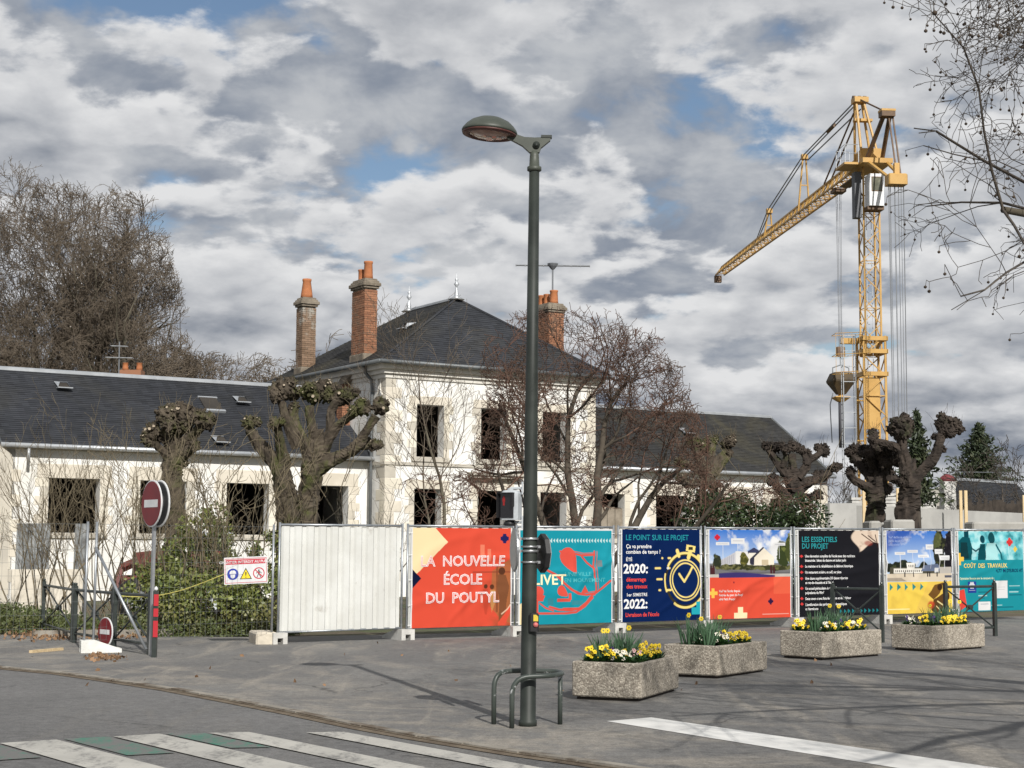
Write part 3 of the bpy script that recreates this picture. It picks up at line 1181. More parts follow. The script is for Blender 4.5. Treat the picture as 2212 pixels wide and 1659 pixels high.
# ------------------------------------------------------------------ banner print: painted point by point into the cloth's colour layer
class Art:
    def __init__(s, base, W=236, H=206, asp=1.15):
        s.W, s.H = W, H
        s.asp = asp                                     # width / height
        s.a = np.zeros((H, W, 3))
        s.a[:] = base
        y, x = np.mgrid[0:H, 0:W]
        s.x, s.y = x / (W - 1), y / (H - 1)

    def put(s, m, c, al=1.0):
        m = np.clip(m, 0, 1)[..., None] * al
        s.a = s.a * (1 - m) + np.asarray(c) * m

    def poly(s, pts, c, al=1.0):
        m = np.zeros(s.x.shape, bool)
        n = len(pts)
        for i in range(n):
            (x0, y0), (x1, y1) = pts[i], pts[(i + 1) % n]
            if y0 == y1:
                continue
            cond = ((y0 <= s.y) != (y1 <= s.y)) & (s.x < (x1 - x0) * (s.y - y0) / (y1 - y0) + x0)
            m ^= cond
        s.put(m.astype(float), c, al)

    def rect(s, x0, y0, x1, y1, c, al=1.0):
        s.put(((s.x >= x0) & (s.x <= x1) & (s.y >= y0) & (s.y <= y1)).astype(float), c, al)

    def disc(s, x, y, rx, ry, c, al=1.0, soft=.1):
        d = np.sqrt(((s.x - x) / rx) ** 2 + ((s.y - y) / ry) ** 2)
        s.put((1 - d) / soft + .5, c, al)

    def ring(s, x, y, r, wd, c, a0=0, a1=360):
        dx, dy = (s.x - x) * s.asp, s.y - y
        d = np.abs(np.hypot(dx, dy) - r)
        ang = np.degrees(np.arctan2(-dy, dx)) % 360
        ok = ((ang - a0) % 360) <= (a1 - a0 if a1 - a0 <= 360 else 360)
        s.put((wd / 2 - d) / .005 + .5, c, 1.0) if a1 - a0 >= 360 else s.put(np.where(ok, (wd / 2 - d) / .005 + .5, 0), c)

    def line(s, pts, wd, c, al=1.0):
        best = np.full(s.x.shape, 9.0)
        for (x0, y0), (x1, y1) in zip(pts[:-1], pts[1:]):
            dx, dy = (x1 - x0) * s.asp, y1 - y0
            px, py = (s.x - x0) * s.asp, s.y - y0
            t = np.clip((px * dx + py * dy) / max(dx * dx + dy * dy, 1e-9), 0, 1)
            best = np.minimum(best, np.hypot(px - t * dx, py - t * dy))
        s.put((wd / 2 - best) / .005 + .5, c, al)

    def cross(s, x, y, r, c, step=True):
        k = r * .36
        ax = s.asp
        s.rect(x - k / ax, y - r, x + k / ax, y + r, c)
        s.rect(x - r / ax, y - k, x + r / ax, y + k, c)
        if step:
            q = r * .62
            s.rect(x - q / ax, y - q, x + q / ax, y + q, c)

    def grad(s, y0, y1, c0, c1, x0=0, x1=1):
        f = np.clip((s.y - y0) / (y1 - y0), 0, 1)[..., None]
        m = ((s.y >= y0) & (s.y <= y1) & (s.x >= x0) & (s.x <= x1))[..., None]
        s.a = np.where(m, np.asarray(c0) * (1 - f) + np.asarray(c1) * f, s.a)

    def fbm(s, sc, seed, octv=4):
        rg = np.random.default_rng(seed)
        out = np.zeros(s.x.shape)
        amp, tot = 1.0, 0
        for o in range(octv):
            k = int(sc * 2 ** o) + 2
            g = rg.random((k + 1, k + 1))
            fx, fy = s.x * (k - 1), s.y * (k - 1)
            ix, iy = fx.astype(int), fy.astype(int)
            ux, uy = fx - ix, fy - iy
            ux, uy = ux * ux * (3 - 2 * ux), uy * uy * (3 - 2 * uy)
            v = (g[iy, ix] * (1 - ux) + g[iy, ix + 1] * ux) * (1 - uy) + (g[iy + 1, ix] * (1 - ux) + g[iy + 1, ix + 1] * ux) * uy
            out += v * amp
            tot += amp
            amp *= .55
        return out / tot

    def tree(s, x, y, rx, ry, c0, c1, seed):
        n = s.fbm(14, seed)
        d = np.hypot((s.x - x) / rx, (s.y - y) / ry) + (n - .5) * .9
        s.put((1 - d) / .1, c0)
        s.put(np.clip((1 - d) / .1, 0, 1) * np.clip((s.fbm(22, seed + 1) - .5) * 6, 0, 1), c1)


M_PRINT = bpy.data.materials.new('printed_banner')
M_PRINT.use_nodes = True
_t = NT(M_PRINT.node_tree)
_a = _t.new('ShaderNodeVertexColor')
_a.layer_name = 'print'
_b = _t.n['Principled BSDF']
_b.inputs['Roughness'].default_value = .65
_b.inputs['Specular IOR Level'].default_value = .06
_t.l.new(_a.outputs['Color'], _b.inputs['Base Color'])
INK = {}


def ink(c):
    k = tuple(round(v, 3) for v in c)
    if k not in INK:
        INK[k] = mat('print_ink', tuple(.84 * v for v in k), rough=.65, spec=.06)
    return INK[k]


CORAL, TEAL, NAVY, CREAM, YEL, WHT, BLK = s2l(226, 84, 62), s2l(26, 150, 168), s2l(6, 34, 84), s2l(250, 226, 178), s2l(246, 208, 92), (.80, .80, .80), (.012, .012, .016)


class Banner:
    def __init__(s, i, label, art, z0=.20, z1=1.985, left=.05, right=.05, seed=0, hem=True):
        s.s0, s.s1 = SEG[i][0] + left, SEG[i][1] - right
        s.z0, s.z1 = z0, z1
        s.sd = seed
        s.rg = np.random.default_rng(seed + 50)
        s.folds = [(s.rg.uniform(.1, .9), s.rg.uniform(.1, .9), s.rg.uniform(0, 6.3), s.rg.uniform(.03, .07), s.rg.uniform(.006, .020)) for _ in range(11)]
        H, W = art.H, art.W
        art.rect(0, 0, .013, 1, WHT)                       # white hem
        art.rect(.988, 0, 1, 1, WHT)
        V = []
        x = np.linspace(0, 1, W)
        y = np.linspace(0, 1, H)
        X, Y = np.meshgrid(x, y)
        P = s.pts(X.ravel(), Y.ravel(), 0)
        I = np.arange(W * H).reshape(H, W)
        F = np.stack([I[:-1, :-1], I[1:, :-1], I[1:, 1:], I[:-1, 1:]], -1).reshape(-1, 4)
        s.o = raw('banner', P, F, M_PRINT, None, True)
        ca = s.o.data.color_attributes.new('print', 'FLOAT_COLOR', 'POINT')
        rgba = np.ones((W * H, 4), dtype=np.float32)
        rgba[:, :3] = art.a.reshape(-1, 3) * .70
        ca.data.foreach_set('color', rgba.ravel())
        tag(s.o, label, 'banner', 'printed banners on the site fence')
        for side in (0, 1):                         # ties through the eyelets
            for f in (.05, .27, .52, .77, .97):
                mb = MB()
                a = s.pts(np.array([.012 if side == 0 else .988]), np.array([f]), .004)[0]
                b = a + FU * (-.075 if side == 0 else .075) - FN * .01
                mb.tube(a, b, .006, n=5)
                mb.build('cable_tie', M_TIE, s.o)

    def disp(s, x, y):
        d = np.zeros_like(x)
        for cx, cy, a, w_, h in s.folds:
            t = (x - cx) * math.cos(a) + (y - cy) * math.sin(a) + .05 * np.sin(6 * ((y - cy) * math.cos(a) - (x - cx) * math.sin(a)) + a)
            l = (-(x - cx) * math.sin(a) + (y - cy) * math.cos(a))
            d += h * np.exp(-(t / w_) ** 2) * np.exp(-(l / .4) ** 2)
        d += .004 * np.sin(9 * x + 3 * y + s.sd) * np.sin(math.pi * y) + .003 * np.sin(23 * x + s.sd * 2) * np.exp(-y / .08)
        d += .006 * np.sin(31 * x + 40 * y) * np.exp(-(1 - y) / .03) * .4
        return d

    def pts(s, x, y, off):
        x, y = np.asarray(x, float), np.asarray(y, float)
        ss = s.s0 + (s.s1 - s.s0) * x
        z = s.z1 + (s.z0 - s.z1) * y
        d = .036 + s.disp(x, y) + off
        P = FA[None] + FU[None] * ss[:, None] + FN[None] * d[:, None]
        g = gz(FA[0] + FU[0] * ss, FA[1] + FU[1] * ss)
        P[:, 2] = g + z
        return P

    def text(s, txt, x, y, h, c, align='LEFT', wide=1.0, fat=0.0, layer=1):
        """x, y = baseline start in banner units (y downwards), h = cap height in banner units"""
        cu = bpy.data.curves.new('lettering', 'FONT')
        cu.body = txt
        cu.align_x = align
        cu.size = 1.0
        cu.resolution_u = 2
        cu.offset = fat
        ob = bpy.data.objects.new('lettering_tmp', cu)
        COL.objects.link(ob)
        dg = bpy.context.evaluated_depsgraph_get()
        me = bpy.data.meshes.new_from_object(ob.evaluated_get(dg))
        bpy.data.objects.remove(ob)
        bpy.data.curves.remove(cu)
        if not len(me.vertices):
            return
        bm = bmesh.new()                              # finer faces, so that the print follows the folds
        bm.from_mesh(me)
        bmesh.ops.triangulate(bm, faces=bm.faces)
        bmesh.ops.subdivide_edges(bm, edges=[e for e in bm.edges if e.calc_length() > .12], cuts=2 if len(txt) < 14 else 1, use_grid_fill=True)
        bm.to_mesh(me)
        bm.free()
        n = len(me.vertices)
        co = np.empty(n * 3, dtype=np.float32)
        me.vertices.foreach_get('co', co)
        co = co.reshape(-1, 3)
        k = h / .70
        hh, ww = s.z1 - s.z0, s.s1 - s.s0
        X = x + co[:, 0] * k * wide * hh / ww
        Y = y - co[:, 1] * k
        P = s.pts(X, Y, .0055 + .003 * (layer - 1))
        me.vertices.foreach_set('co', P.astype(np.float32).ravel())
        me.materials.clear()
        me.materials.append(ink(c))
        me.update()
        o = bpy.data.objects.new('lettering', me)
        COL.objects.link(o)
        o.parent = s.o
        return o


# ---- 1 orange: title
A = Art(CORAL)
br = s2l(140, 84, 52)
ph = A.fbm(7, 3)
A.put(np.clip((A.x - .62) * 3, 0, 1) * np.clip((A.y - .38) * 4, 0, 1) * np.clip((ph - .3) * 3, 0, 1), br, .75)
A.poly([(.80, .44), (1, .30), (1, .98), (.90, .94), (.78, .80)], s2l(166, 108, 66), .8)
A.rect(.84, .38, .86, .86, s2l(110, 62, 40), .6)
A.rect(.60, .44, 1, .455, s2l(140, 62, 46), .6)
A.rect(.68, .17, .72, .34, s2l(240, 140, 110), .8)
A.rect(.75, .21, .785, .34, s2l(240, 150, 120), .6)
for cx, cy, r in ((.90, .44, .034), (.735, .595, .02), (.80, .60, .022)):
    A.disc(cx, cy, r, r * 1.15, s2l(92, 54, 36))
A.poly([(.865, .47), (.94, .48), (.975, .60), (.95, .74), (.94, .97), (.87, .97), (.875, .74), (.85, .6)], s2l(128, 80, 52), .95)
A.poly([(.71, .62), (.76, .62), (.765, .76), (.75, .88), (.73, .88), (.71, .76)], s2l(196, 72, 52), .8)
A.poly([(.78, .63), (.83, .63), (.835, .76), (.80, .86), (.785, .76)], s2l(206, 150, 90), .8)
A.poly([(.86, .97), (1, .78), (1, .84), (.93, 1), (.86, 1)], CORAL)
A.line([(.90, .88), (.96, .83), (1, .77)], .012, s2l(240, 200, 170))
A.poly([(0, 0), (.234, 0), (.354, .142), (.057, .46), (0, .40)], CREAM)
A.poly([(0, .40), (.10, .507), (0, .62)], s2l(16, 24, 56))
A.cross(.925, .105, .05, s2l(34, 36, 92))
B = Banner(1, 'orange banner reading La nouvelle école du Poutyl with cream arrow', A, seed=1)
for tx, y in (('LA  NOUVELLE', .385), ('ÉCOLE', .57), ('DU  POUTYL', .755)):
    B.text(tx, .505, y, .105, (.80, .77, .78), 'CENTER', 1.0, .022)
    B.text(tx, .505, y, .105, s2l(226, 120, 104), 'CENTER', 1.0, -.027, 2)
# ---- 2 turquoise with coral drawing
A = Art(TEAL)
A.put(np.clip((A.fbm(5, 9) - .45) * 2, 0, 1), s2l(40, 166, 182), .5)
A.rect(0, 0, 1, .018, WHT)
A.poly([(0, .80), (.10, .72), (.16, .88), (.14, 1), (0, 1)], CREAM)
for k in range(26):
    x0 = .20 + k * .0315
    A.poly([(x0, .125), (x0 + .02, .100), (x0 + .02, .150)], s2l(206, 232, 230))
cor = s2l(224, 86, 72)
def leafy(cx, cy, sx, sy, ang, c):
    ca, sa = math.cos(ang), math.sin(ang)
    P = []
    for q in range(24):
        t = q / 24 * 2 * math.pi
        x_, y_ = math.cos(t) * sx, math.sin(t) * sy * (1 - .55 * math.cos(t))
        P.append((cx + (x_ * ca - y_ * sa) / A.asp, cy + x_ * sa + y_ * ca))
    A.poly(P, c)
leafy(.535, .34, .15, .085, 1.05, cor)
A.line([(.43, .24), (.55, .255), (.66, .28), (.80, .275)], .022, cor)
A.line([(.43, .235), (.56, .235), (.68, .26), (.80, .255)], .008, cor)
A.line([(.66, .29), (.72, .36), (.80, .42)], .02, cor)
A.line([(.80, .24), (.79, .40), (.81, .55), (.82, .65), (.80, .70)], .02, cor)
A.line([(.83, .24), (.82, .40), (.84, .55), (.845, .64)], .008, cor)
A.rect(.82, .335, .88, .40, s2l(140, 120, 116), .7)
A.line([(.16, .39), (.26, .42), (.38, .48), (.46, .56), (.55, .64), (.62, .685), (.72, .70), (.82, .68), (.90, .62), (.98, .555)], .022, cor)
A.line([(.20, .40), (.30, .43), (.42, .50), (.50, .585), (.58, .65), (.66, .685), (.80, .665)], .008, cor)
A.line([(.78, .70), (.72, .78), (.64, .84), (.55, .86), (.42, .85), (.32, .82)], .024, cor)
A.line([(.78, .73), (.70, .82), (.60, .88), (.50, .89), (.20, .885)], .022, cor)
A.rect(.165, .66, .205, .90, cor)
A.disc(.20, .66, .055, .06, cor)
A.poly([(.15, .68), (.27, .70), (.25, .76), (.17, .76)], cor)
A.line([(.22, .78), (.28, .83), (.36, .86)], .016, cor)
leafy(.46, .665, .075, .05, .6, cor)
A.rect(.40, .735, .54, .77, cor)
A.rect(.52, .68, .55, .75, cor)
A.rect(.30, .73, .36, .80, s2l(60, 130, 140), .7)
A.rect(.55, .76, .68, .80, s2l(70, 140, 150), .7)
A.poly([(.66, .68), (.70, .60), (.74, .68)], cor)
A.rect(.46, .83, .66, .86, cor)
B = Banner(2, 'turquoise banner with coral city drawing and cream lettering behind lamp post', A, seed=2, left=.03)
B.text('OLIVET', .03, .585, .105, s2l(244, 232, 188), 'LEFT', 1.12, .018)
B.text('UNE VILLE', .475, .50, .042, s2l(78, 176, 184), 'LEFT', 1.25, .012)
B.text('EN MOUVEMENT', .475, .565, .042, s2l(78, 176, 184), 'LEFT', 1.15, .012)
# ---- 3 navy stopwatch
A = Art(NAVY)
yel = s2l(250, 226, 136)
dk = s2l(58, 52, 34)
A.ring(.80, .56, .205, .050, yel)
A.ring(.80, .56, .205, .018, NAVY)
A.ring(.80, .56, .285, .028, dk, 190, 540)
A.ring(.80, .56, .30, .026, yel, 20, 150)
A.ring(.80, .56, .30, .026, yel, 235, 352)
A.ring(.80, .56, .30, .02, yel, 165, 205)
A.line([(.72, .49), (.785, .575), (.895, .41)], .026, yel)
A.poly([(.82, .165), (.935, .185), (.925, .255), (.81, .235)], yel)
A.rect(.845, .195, .90, .225, dk)
A.line([(.865, .25), (.845, .31)], .05, yel)
A.line([(.70, .235), (.72, .29)], .045, yel)
A.line([(.97, .30), (1, .34)], .05, yel)
for x0, x1, y in ((.57, .60, .425), (.42, .48, .425), (.44, .50, .545), (.47, .485, .665), (.56, .61, .665), (.585, .61, .315), (.505, .51, .315)):
    A.line([(x0, y), (x1, y)], .022, yel)
A.disc(.575, .425, .015, .015, WHT)
A.poly([(.88, .86), (.94, .86), (.94, .80), (1, .80), (1, .94), (.88, .94)], s2l(40, 170, 186))
B = Banner(3, 'navy blue banner with yellow stopwatch and the years 2020 and 2022', A, seed=3, left=.04, right=.04)
tl = s2l(34, 132, 146)
rd = s2l(226, 76, 66)
B.text('LE POINT SUR LE PROJET', .055, .117, .058, tl, 'LEFT', .93, .02)
B.text('Ça va prendre', .06, .205, .042, WHT, 'LEFT', .95, .016)
B.text('combien de temps ?', .06, .265, .042, WHT, 'LEFT', .95, .016)
B.text('ÉTÉ', .06, .345, .036, WHT, 'LEFT', 1, .016)
B.text('2020:', .03, .475, .098, WHT, 'LEFT', 1.02, .03)
B.text('démarrage', .06, .565, .044, rd, 'LEFT', .95, .02)
B.text('des travaux', .06, .64, .044, rd, 'LEFT', .95, .02)
B.text('1er SEMESTRE', .06, .725, .034, WHT, 'LEFT', .95, .014)
B.text('2022:', .03, .855, .098, WHT, 'LEFT', 1.02, .03)
B.text('Livraison de l’école', .05, .945, .044, rd, 'LEFT', .92, .018)


def sky_pic(A, y1, seed, cloud=.5):
    A.grad(0, y1, s2l(58, 118, 204), s2l(206, 226, 242))
    n = A.fbm(6, seed, 5)
    A.put(np.clip((n - cloud) * 6, 0, 1) * (A.y < y1), (.78, .79, .80), .85)


# ---- 4 perspective of the new school, coral below
A = Art(CORAL)
sky_pic(A, .52, 21, .62)
nn = A.fbm(9, 5, 5)
A.put(np.clip((1 - np.hypot((A.x - .78) / .26, (A.y - .18) / .22)) * 2.2 + (nn - .55) * 4, 0, 1) * (A.y < .5), (.82, .82, .83))
A.rect(0, .38, 1, .53, s2l(120, 120, 122))
A.rect(0, .50, 1, .535, s2l(196, 190, 182))
A.poly([(.14, .34), (.32, .25), (.34, .40), (.13, .40)], s2l(200, 200, 206))
A.poly([(.32, .24), (.50, .25), (.50, .40), (.32, .40)], s2l(232, 230, 226))
A.poly([(.47, .24), (.545, .20), (.60, .23), (.60, .27), (.47, .27)], s2l(58, 62, 92))
A.rect(.48, .26, .60, .38, s2l(236, 230, 216))
A.poly([(.54, .40), (.54, .31), (.66, .20), (.79, .31), (.79, .41)], s2l(244, 234, 214))
A.poly([(.49, .33), (.655, .19), (.665, .205), (.545, .315), (.545, .40), (.49, .38)], s2l(54, 54, 70))
A.rect(.64, .34, .72, .40, s2l(206, 190, 160))
for k in range(7):
    A.line([(.16 + k * .022, .33 - k * .008), (.16 + k * .022, .38)], .006, s2l(150, 150, 160))
A.tree(.10, .34, .05, .08, s2l(46, 52, 40), s2l(80, 84, 56), 31)
A.tree(.42, .34, .05, .08, s2l(72, 74, 34), s2l(126, 120, 62), 33)
A.tree(.90, .27, .09, .16, s2l(56, 66, 36), s2l(110, 118, 62), 35)
A.tree(.98, .20, .06, .16, s2l(70, 78, 42), s2l(120, 122, 72), 36)
A.tree(.35, .42, .28, .035, s2l(54, 58, 36), s2l(118, 116, 76), 37)
A.tree(.74, .43, .28, .035, s2l(60, 62, 38), s2l(112, 112, 70), 38)
A.poly([(.10, .44), (.45, .475), (1, .48), (1, .50), (.4, .50)], s2l(104, 104, 106))
A.put(np.clip((.030 + .02 * np.sin(A.x * 5) - np.abs(A.y - .525)) / .01, 0, 1) * (A.x > .12) * (A.x < .8), s2l(62, 54, 110))
for cx in (.035, .06, .75, .785):
    A.disc(cx, .41, .010, .012, s2l(70, 44, 38))
    A.rect(cx - .013, .42, cx + .013, .50, s2l(74, 40, 44))
for x0, y0, x1, y1 in ((.09, .14, .25, .175), (.27, .095, .43, .16), (.78, .145, .93, .18)):
    A.rect(x0, y0, x1, y1, (.78, .78, .78))
    A.rect(x0 + .02, (y0 + y1) / 2 - .006, x1 - .02, (y0 + y1) / 2 + .004, (.45, .45, .5), .7)
    A.rect((x0 + x1) / 2 - .002, y1, (x0 + x1) / 2 + .002, .33, (.8, .8, .8))
A.cross(.105, .085, .036, s2l(206, 40, 58))
A.rect(0, .54, 1, 1, CORAL)
A.rect(.78, .54, 1, .73, s2l(234, 100, 72))
A.cross(.055, .71, .055, s2l(248, 198, 84), False)
A.poly([(.30, .935), (.345, .935), (.345, .87), (.405, .87), (.405, .935), (.455, .935), (.455, 1), (.30, 1)], s2l(250, 232, 188))
A.cross(.745, .815, .036, s2l(52, 26, 66))
A.rect(.29, .585, .305, .60, s2l(110, 26, 50))
A.rect(.64, .955, .97, .965, s2l(240, 190, 176), .7)
B = Banner(4, 'banner with picture of the planned school above a coral field', A, seed=4)
for k, tx in enumerate(('Vue* de l’école depuis', 'l’entrée du parc du Poutyl', 'côté Petit Poutyl')):
    B.text(tx, .12, .70 + k * .045, .026, (.80, .74, .72), 'LEFT', .85, .01)
# ---- 5 black text banner
A = Art(BLK)
fl = A.fbm(6, 12, 5)
m = np.clip((A.x - .69 + .05 * np.sin(A.y * 20)) / .02, 0, 1) * np.clip((.20 + .06 * np.sin((A.x - .6) * 14) - A.y) / .01 + .5, 0, 1)
A.put(m, s2l(226, 206, 186))
A.put(m * np.clip((fl - .48) * 5, 0, 1), s2l(150, 122, 108))
for a_ in ((.78, .04, .92, .14), (.92, .14, 1, .16), (.86, .06, .95, .13), (.95, .05, .98, .20)):
    A.line([(a_[0], a_[1]), (a_[2], a_[3])], .012, s2l(54, 30, 26), 1)
A.disc(.86, .15, .05, .03, s2l(150, 60, 50), .7, .6)
for k in range(10):
    x0 = .50 + k * .05
    A.poly([(x0, .925), (x0 + .028, .95), (x0, .975)], s2l(36, 132, 140))
for y in (.345, .475, .55, .63, .755, .885, .955):
    yy = y * .905
    A.poly([(.025, yy - .01), (.045, yy - .03), (.065, yy - .01), (.045, yy + .01)], s2l(220, 66, 66))
B = Banner(5, 'black banner headed Les essentiels du projet with white list text', A, seed=5)
B.text('LES ESSENTIELS', .05, .135, .060, s2l(44, 140, 146), 'LEFT', .95, .02)
B.text('DU PROJET', .05, .212, .060, s2l(44, 140, 146), 'LEFT', .95, .02)
for y, tx in ((.315, 'Une rénovation complète de l’école avec des matériaux'), (.365, 'biosourcés : béton de chanvre et isolant paille'), (.433, 'Le maintien et la réhabilitation du bâtiment historique'),
              (.502, 'Un restaurant scolaire, en self, sur place'), (.573, 'Une classe supplémentaire (10 classes réparties'), (.623, 'en rez-de-chaussée et à l’étage)'),
              (.690, 'Un accueil périscolaire de + 180m² avec une salle'), (.740, 'polyvalente de 90m²'), (.808, 'Deux cours « avec îlots de verdure et de fraîcheur'),
              (.877, 'L’amélioration des performances énergétiques'), (.926, 'et thermiques')):
    B.text(tx, .085, y, .030, WHT, 'LEFT', .80, .020)
# ---- 6 site picture over yellow
A = Art(s2l(242, 206, 84))
sky_pic(A, .62, 41, .60)
A.put(np.clip((.34 - A.x * .62 - A.y) * 8, 0, 1), s2l(40, 70, 160), .7)
A.tree(.80, .22, .10, .26, s2l(38, 40, 34), s2l(74, 78, 50), 51)
A.tree(.97, .24, .09, .34, s2l(30, 28, 34), s2l(52, 48, 50), 52)
A.tree(.77, .12, .07, .10, s2l(84, 90, 54), s2l(110, 112, 70), 53)
for x_, y_ in ((.16, .43), (.26, .40), (.05, .45), (.36, .44), (.55, .44)):
    A.tree(x_, y_, .07, .06, s2l(36, 42, 32), s2l(66, 72, 46), int(x_ * 100))
A.rect(.05, .44, .90, .53, s2l(86, 84, 70))
A.rect(.10, .455, .54, .515, s2l(236, 232, 222))
A.rect(.30, .39, .42, .515, s2l(240, 236, 226))
for k in range(14):
    A.rect(.125 + k * .03, .475, .137 + k * .03, .50, s2l(70, 66, 62))
for k in range(3):
    A.rect(.325 + k * .03, .41, .34 + k * .03, .44, s2l(80, 76, 72))
A.poly([(.52, .49), (.55, .42), (.76, .40), (.80, .45), (.80, .49)], s2l(110, 122, 150))
A.rect(.72, .45, .78, .51, (.75, .75, .75))
A.rect(.80, .44, .98, .52, s2l(196, 190, 182))
A.rect(0, .52, 1, .61, s2l(220, 206, 184))
A.poly([(0, .57), (.22, .57), (.30, .61), (0, .61)], s2l(120, 110, 104), .6)
A.rect(.88, .545, 1, .575, s2l(90, 92, 106))
for cx in (.27, .62, .65, .40, .76):
    A.rect(cx - .008, .50, cx + .008, .56, s2l(40, 36, 40))
for x0, y0, x1, y1 in ((.13, .255, .29, .29), (.32, .23, .48, .265), (.48, .29, .63, .325), (.60, .165, .71, .225), (.73, .22, .85, .28), (.79, .30, .95, .36)):
    A.rect(x0, y0, x1, y1, (.78, .78, .78))
    A.rect(x0 + .02, (y0 + y1) / 2 - .005, x1 - .02, (y0 + y1) / 2 + .005, (.45, .45, .5), .6)
    A.rect((x0 + x1) / 2 - .003, y1, (x0 + x1) / 2 + .003, .46, (.75, .75, .78))
A.rect(0, .615, 1, 1, s2l(242, 208, 88))
A.put(np.clip((A.fbm(5, 61) - .5) * 4, 0, 1) * (A.y > .62), s2l(206, 170, 76), .5)
for k in range(5):
    A.poly([(.05 + k * .11, .635), (.10 + k * .11, .68), (.05 + k * .11, .725)], s2l(52, 140, 140))
A.poly([(.42, 1), (.52, .80), (.62, .62), (.95, .62), (.85, .74), (.55, 1)], s2l(234, 198, 92))
A.poly([(.62, .78), (.72, .66), (.86, .63), (.80, .76), (.70, .84)], s2l(116, 82, 40))
A.poly([(.66, .96), (.70, .84), (.86, .76), (.92, .92), (.80, 1), (.70, 1)], s2l(92, 64, 34))
A.disc(.80, .69, .04, .04, s2l(60, 40, 26))
A.disc(.92, .80, .03, .05, s2l(70, 48, 28))
A.line([(.76, .86), (.88, .93)], .016, s2l(240, 222, 160))
A.line([(.74, .92), (.84, 1)], .012, s2l(240, 222, 160))
A.disc(.66, .90, .05, .045, s2l(196, 66, 44), .9, .6)
A.rect(.02, .94, .34, .955, s2l(250, 232, 160))
B = Banner(6, 'banner with picture of the school square above a yellow field', A, seed=6)
for k, tx in enumerate(('Vue* de l’école et de son', 'parvis depuis la rue,', 'côté entrée')):
    B.text(tx, .04, .09 + k * .045, .028, s2l(150, 170, 220), 'LEFT', .95, .012)
# ---- 7 turquoise children
A = Art(TEAL)
A.grad(0, .36, s2l(120, 206, 214), s2l(96, 190, 200))
n7 = A.fbm(8, 71, 5)
A.put(np.clip((n7 - .48) * 5, 0, 1) * (A.y < .36), s2l(190, 236, 238), .8)
A.put(np.clip((.46 - n7) * 5, 0, 1) * (A.y < .36), s2l(26, 120, 132), .8)
dkk = s2l(6, 66, 78)
A.rect(.10, 0, .17, .10, dkk)
A.poly([(.02, .12), (.08, .07), (.18, .08), (.21, .20), (.20, .36), (.0, .36)], s2l(10, 82, 92))
A.poly([(.05, .14), (.14, .14), (.16, .34), (.04, .34)], s2l(14, 56, 62))
A.disc(.37, .10, .035, .05, dkk)
A.poly([(.33, .16), (.40, .16), (.43, .30), (.41, .36), (.29, .36), (.31, .24)], s2l(8, 74, 84))
A.disc(.50, .085, .045, .075, s2l(14, 72, 80))
A.poly([(.43, .15), (.56, .15), (.60, .28), (.58, .36), (.42, .36), (.42, .24)], s2l(176, 228, 230))
A.line([(.21, .22), (.26, .25), (.31, .22)], .02, dkk)
A.line([(.57, .17), (.64, .28), (.65, .35)], .022, s2l(12, 92, 102))
A.line([(.76, .16), (.77, .34)], .014, s2l(190, 236, 238))
A.cross(.775, .135, .055, s2l(222, 60, 60))
A.cross(.865, .225, .035, s2l(232, 206, 90))
A.rect(0, .36, 1, 1, s2l(30, 146, 158))
A.cross(.02, .345, .075, s2l(244, 200, 84), False)
A.rect(.14, .625, .26, .77, s2l(40, 66, 150))
for q in range(6):
    A.disc(.20 + .028 * math.cos(q * 1.047), .675 + .03 * math.sin(q * 1.047), .014, .016, (.78, .78, .8))
A.disc(.20, .675, .012, .014, (.78, .78, .8))
A.rect(.155, .735, .245, .74, (.6, .62, .7))
A.rect(.545, .62, .735, .84, (.80, .80, .80))
A.rect(.58, .70, .70, .706, (.5, .5, .55))
A.rect(.58, .73, .69, .736, (.5, .5, .55))
A.rect(.29, .88, .465, .99, (.80, .80, .80))
A.rect(.32, .905, .44, .915, (.4, .45, .5))
A.poly([(0, .74), (.09, .72), (.12, .93), (.0, 1.0)], s2l(226, 74, 62))
for x0, y0, x1 in ((.29, .755, .46), (.29, .80, .42), (.29, .83, .38), (.76, .685, .92), (.76, .73, .92), (.76, .76, .90), (.76, .80, .95), (.48, .925, .65), (.48, .95, .82)):
    A.rect(x0, y0, x1, y0 + .011, s2l(20, 100, 116) if RNG.random() < .5 else s2l(190, 226, 226), .8)
B = Banner(7, 'turquoise banner with schoolchildren photo and the cost of the works', A, seed=7)
B.text('COÛT  DES  TRAVAUX', .08, .455, .052, s2l(226, 206, 120), 'LEFT', 1.0, .022)
B.text('4,77 M D’EUROS HT', .975, .515, .042, s2l(10, 60, 92), 'RIGHT', .95, .02)
B.text('Opération financée avec le concours de :', .02, .60, .027, s2l(226, 232, 196), 'LEFT', .95, .014)
# ================================================================== street furniture
M_LAMP = mat('dark_green_paint', (.017, .021, .018), (.030, .036, .031), scale=2.2, rough=.55, spec=.35, c3=(.055, .058, .052), s3=6, t3=(.62, .72))
M_LAMPTOP = mat('grey_green_paint', (.045, .052, .042), (.066, .074, .060), scale=3, rough=.5)
M_LAMPIN = mat('brown_red_lacquer', (.075, .026, .022), (.10, .04, .032), scale=5, rough=.5)
M_LENS = mat('lamp_glass', (.30, .17, .13), (.40, .26, .21), scale=14, rough=.15, spec=.6)
M_REFL = mat('lamp_reflector', (.55, .52, .48), rough=.3, metal=.4)
M_BARRIER = mat('barrier_paint', (.020, .027, .024), (.035, .042, .038), scale=6, rough=.4, spec=.5)
M_RUST = mat('chipped_hoop_paint', (.040, .050, .044), (.055, .065, .058), scale=4, rough=.4, c3=(.36, .37, .37), s3=9, t3=(.57, .62))
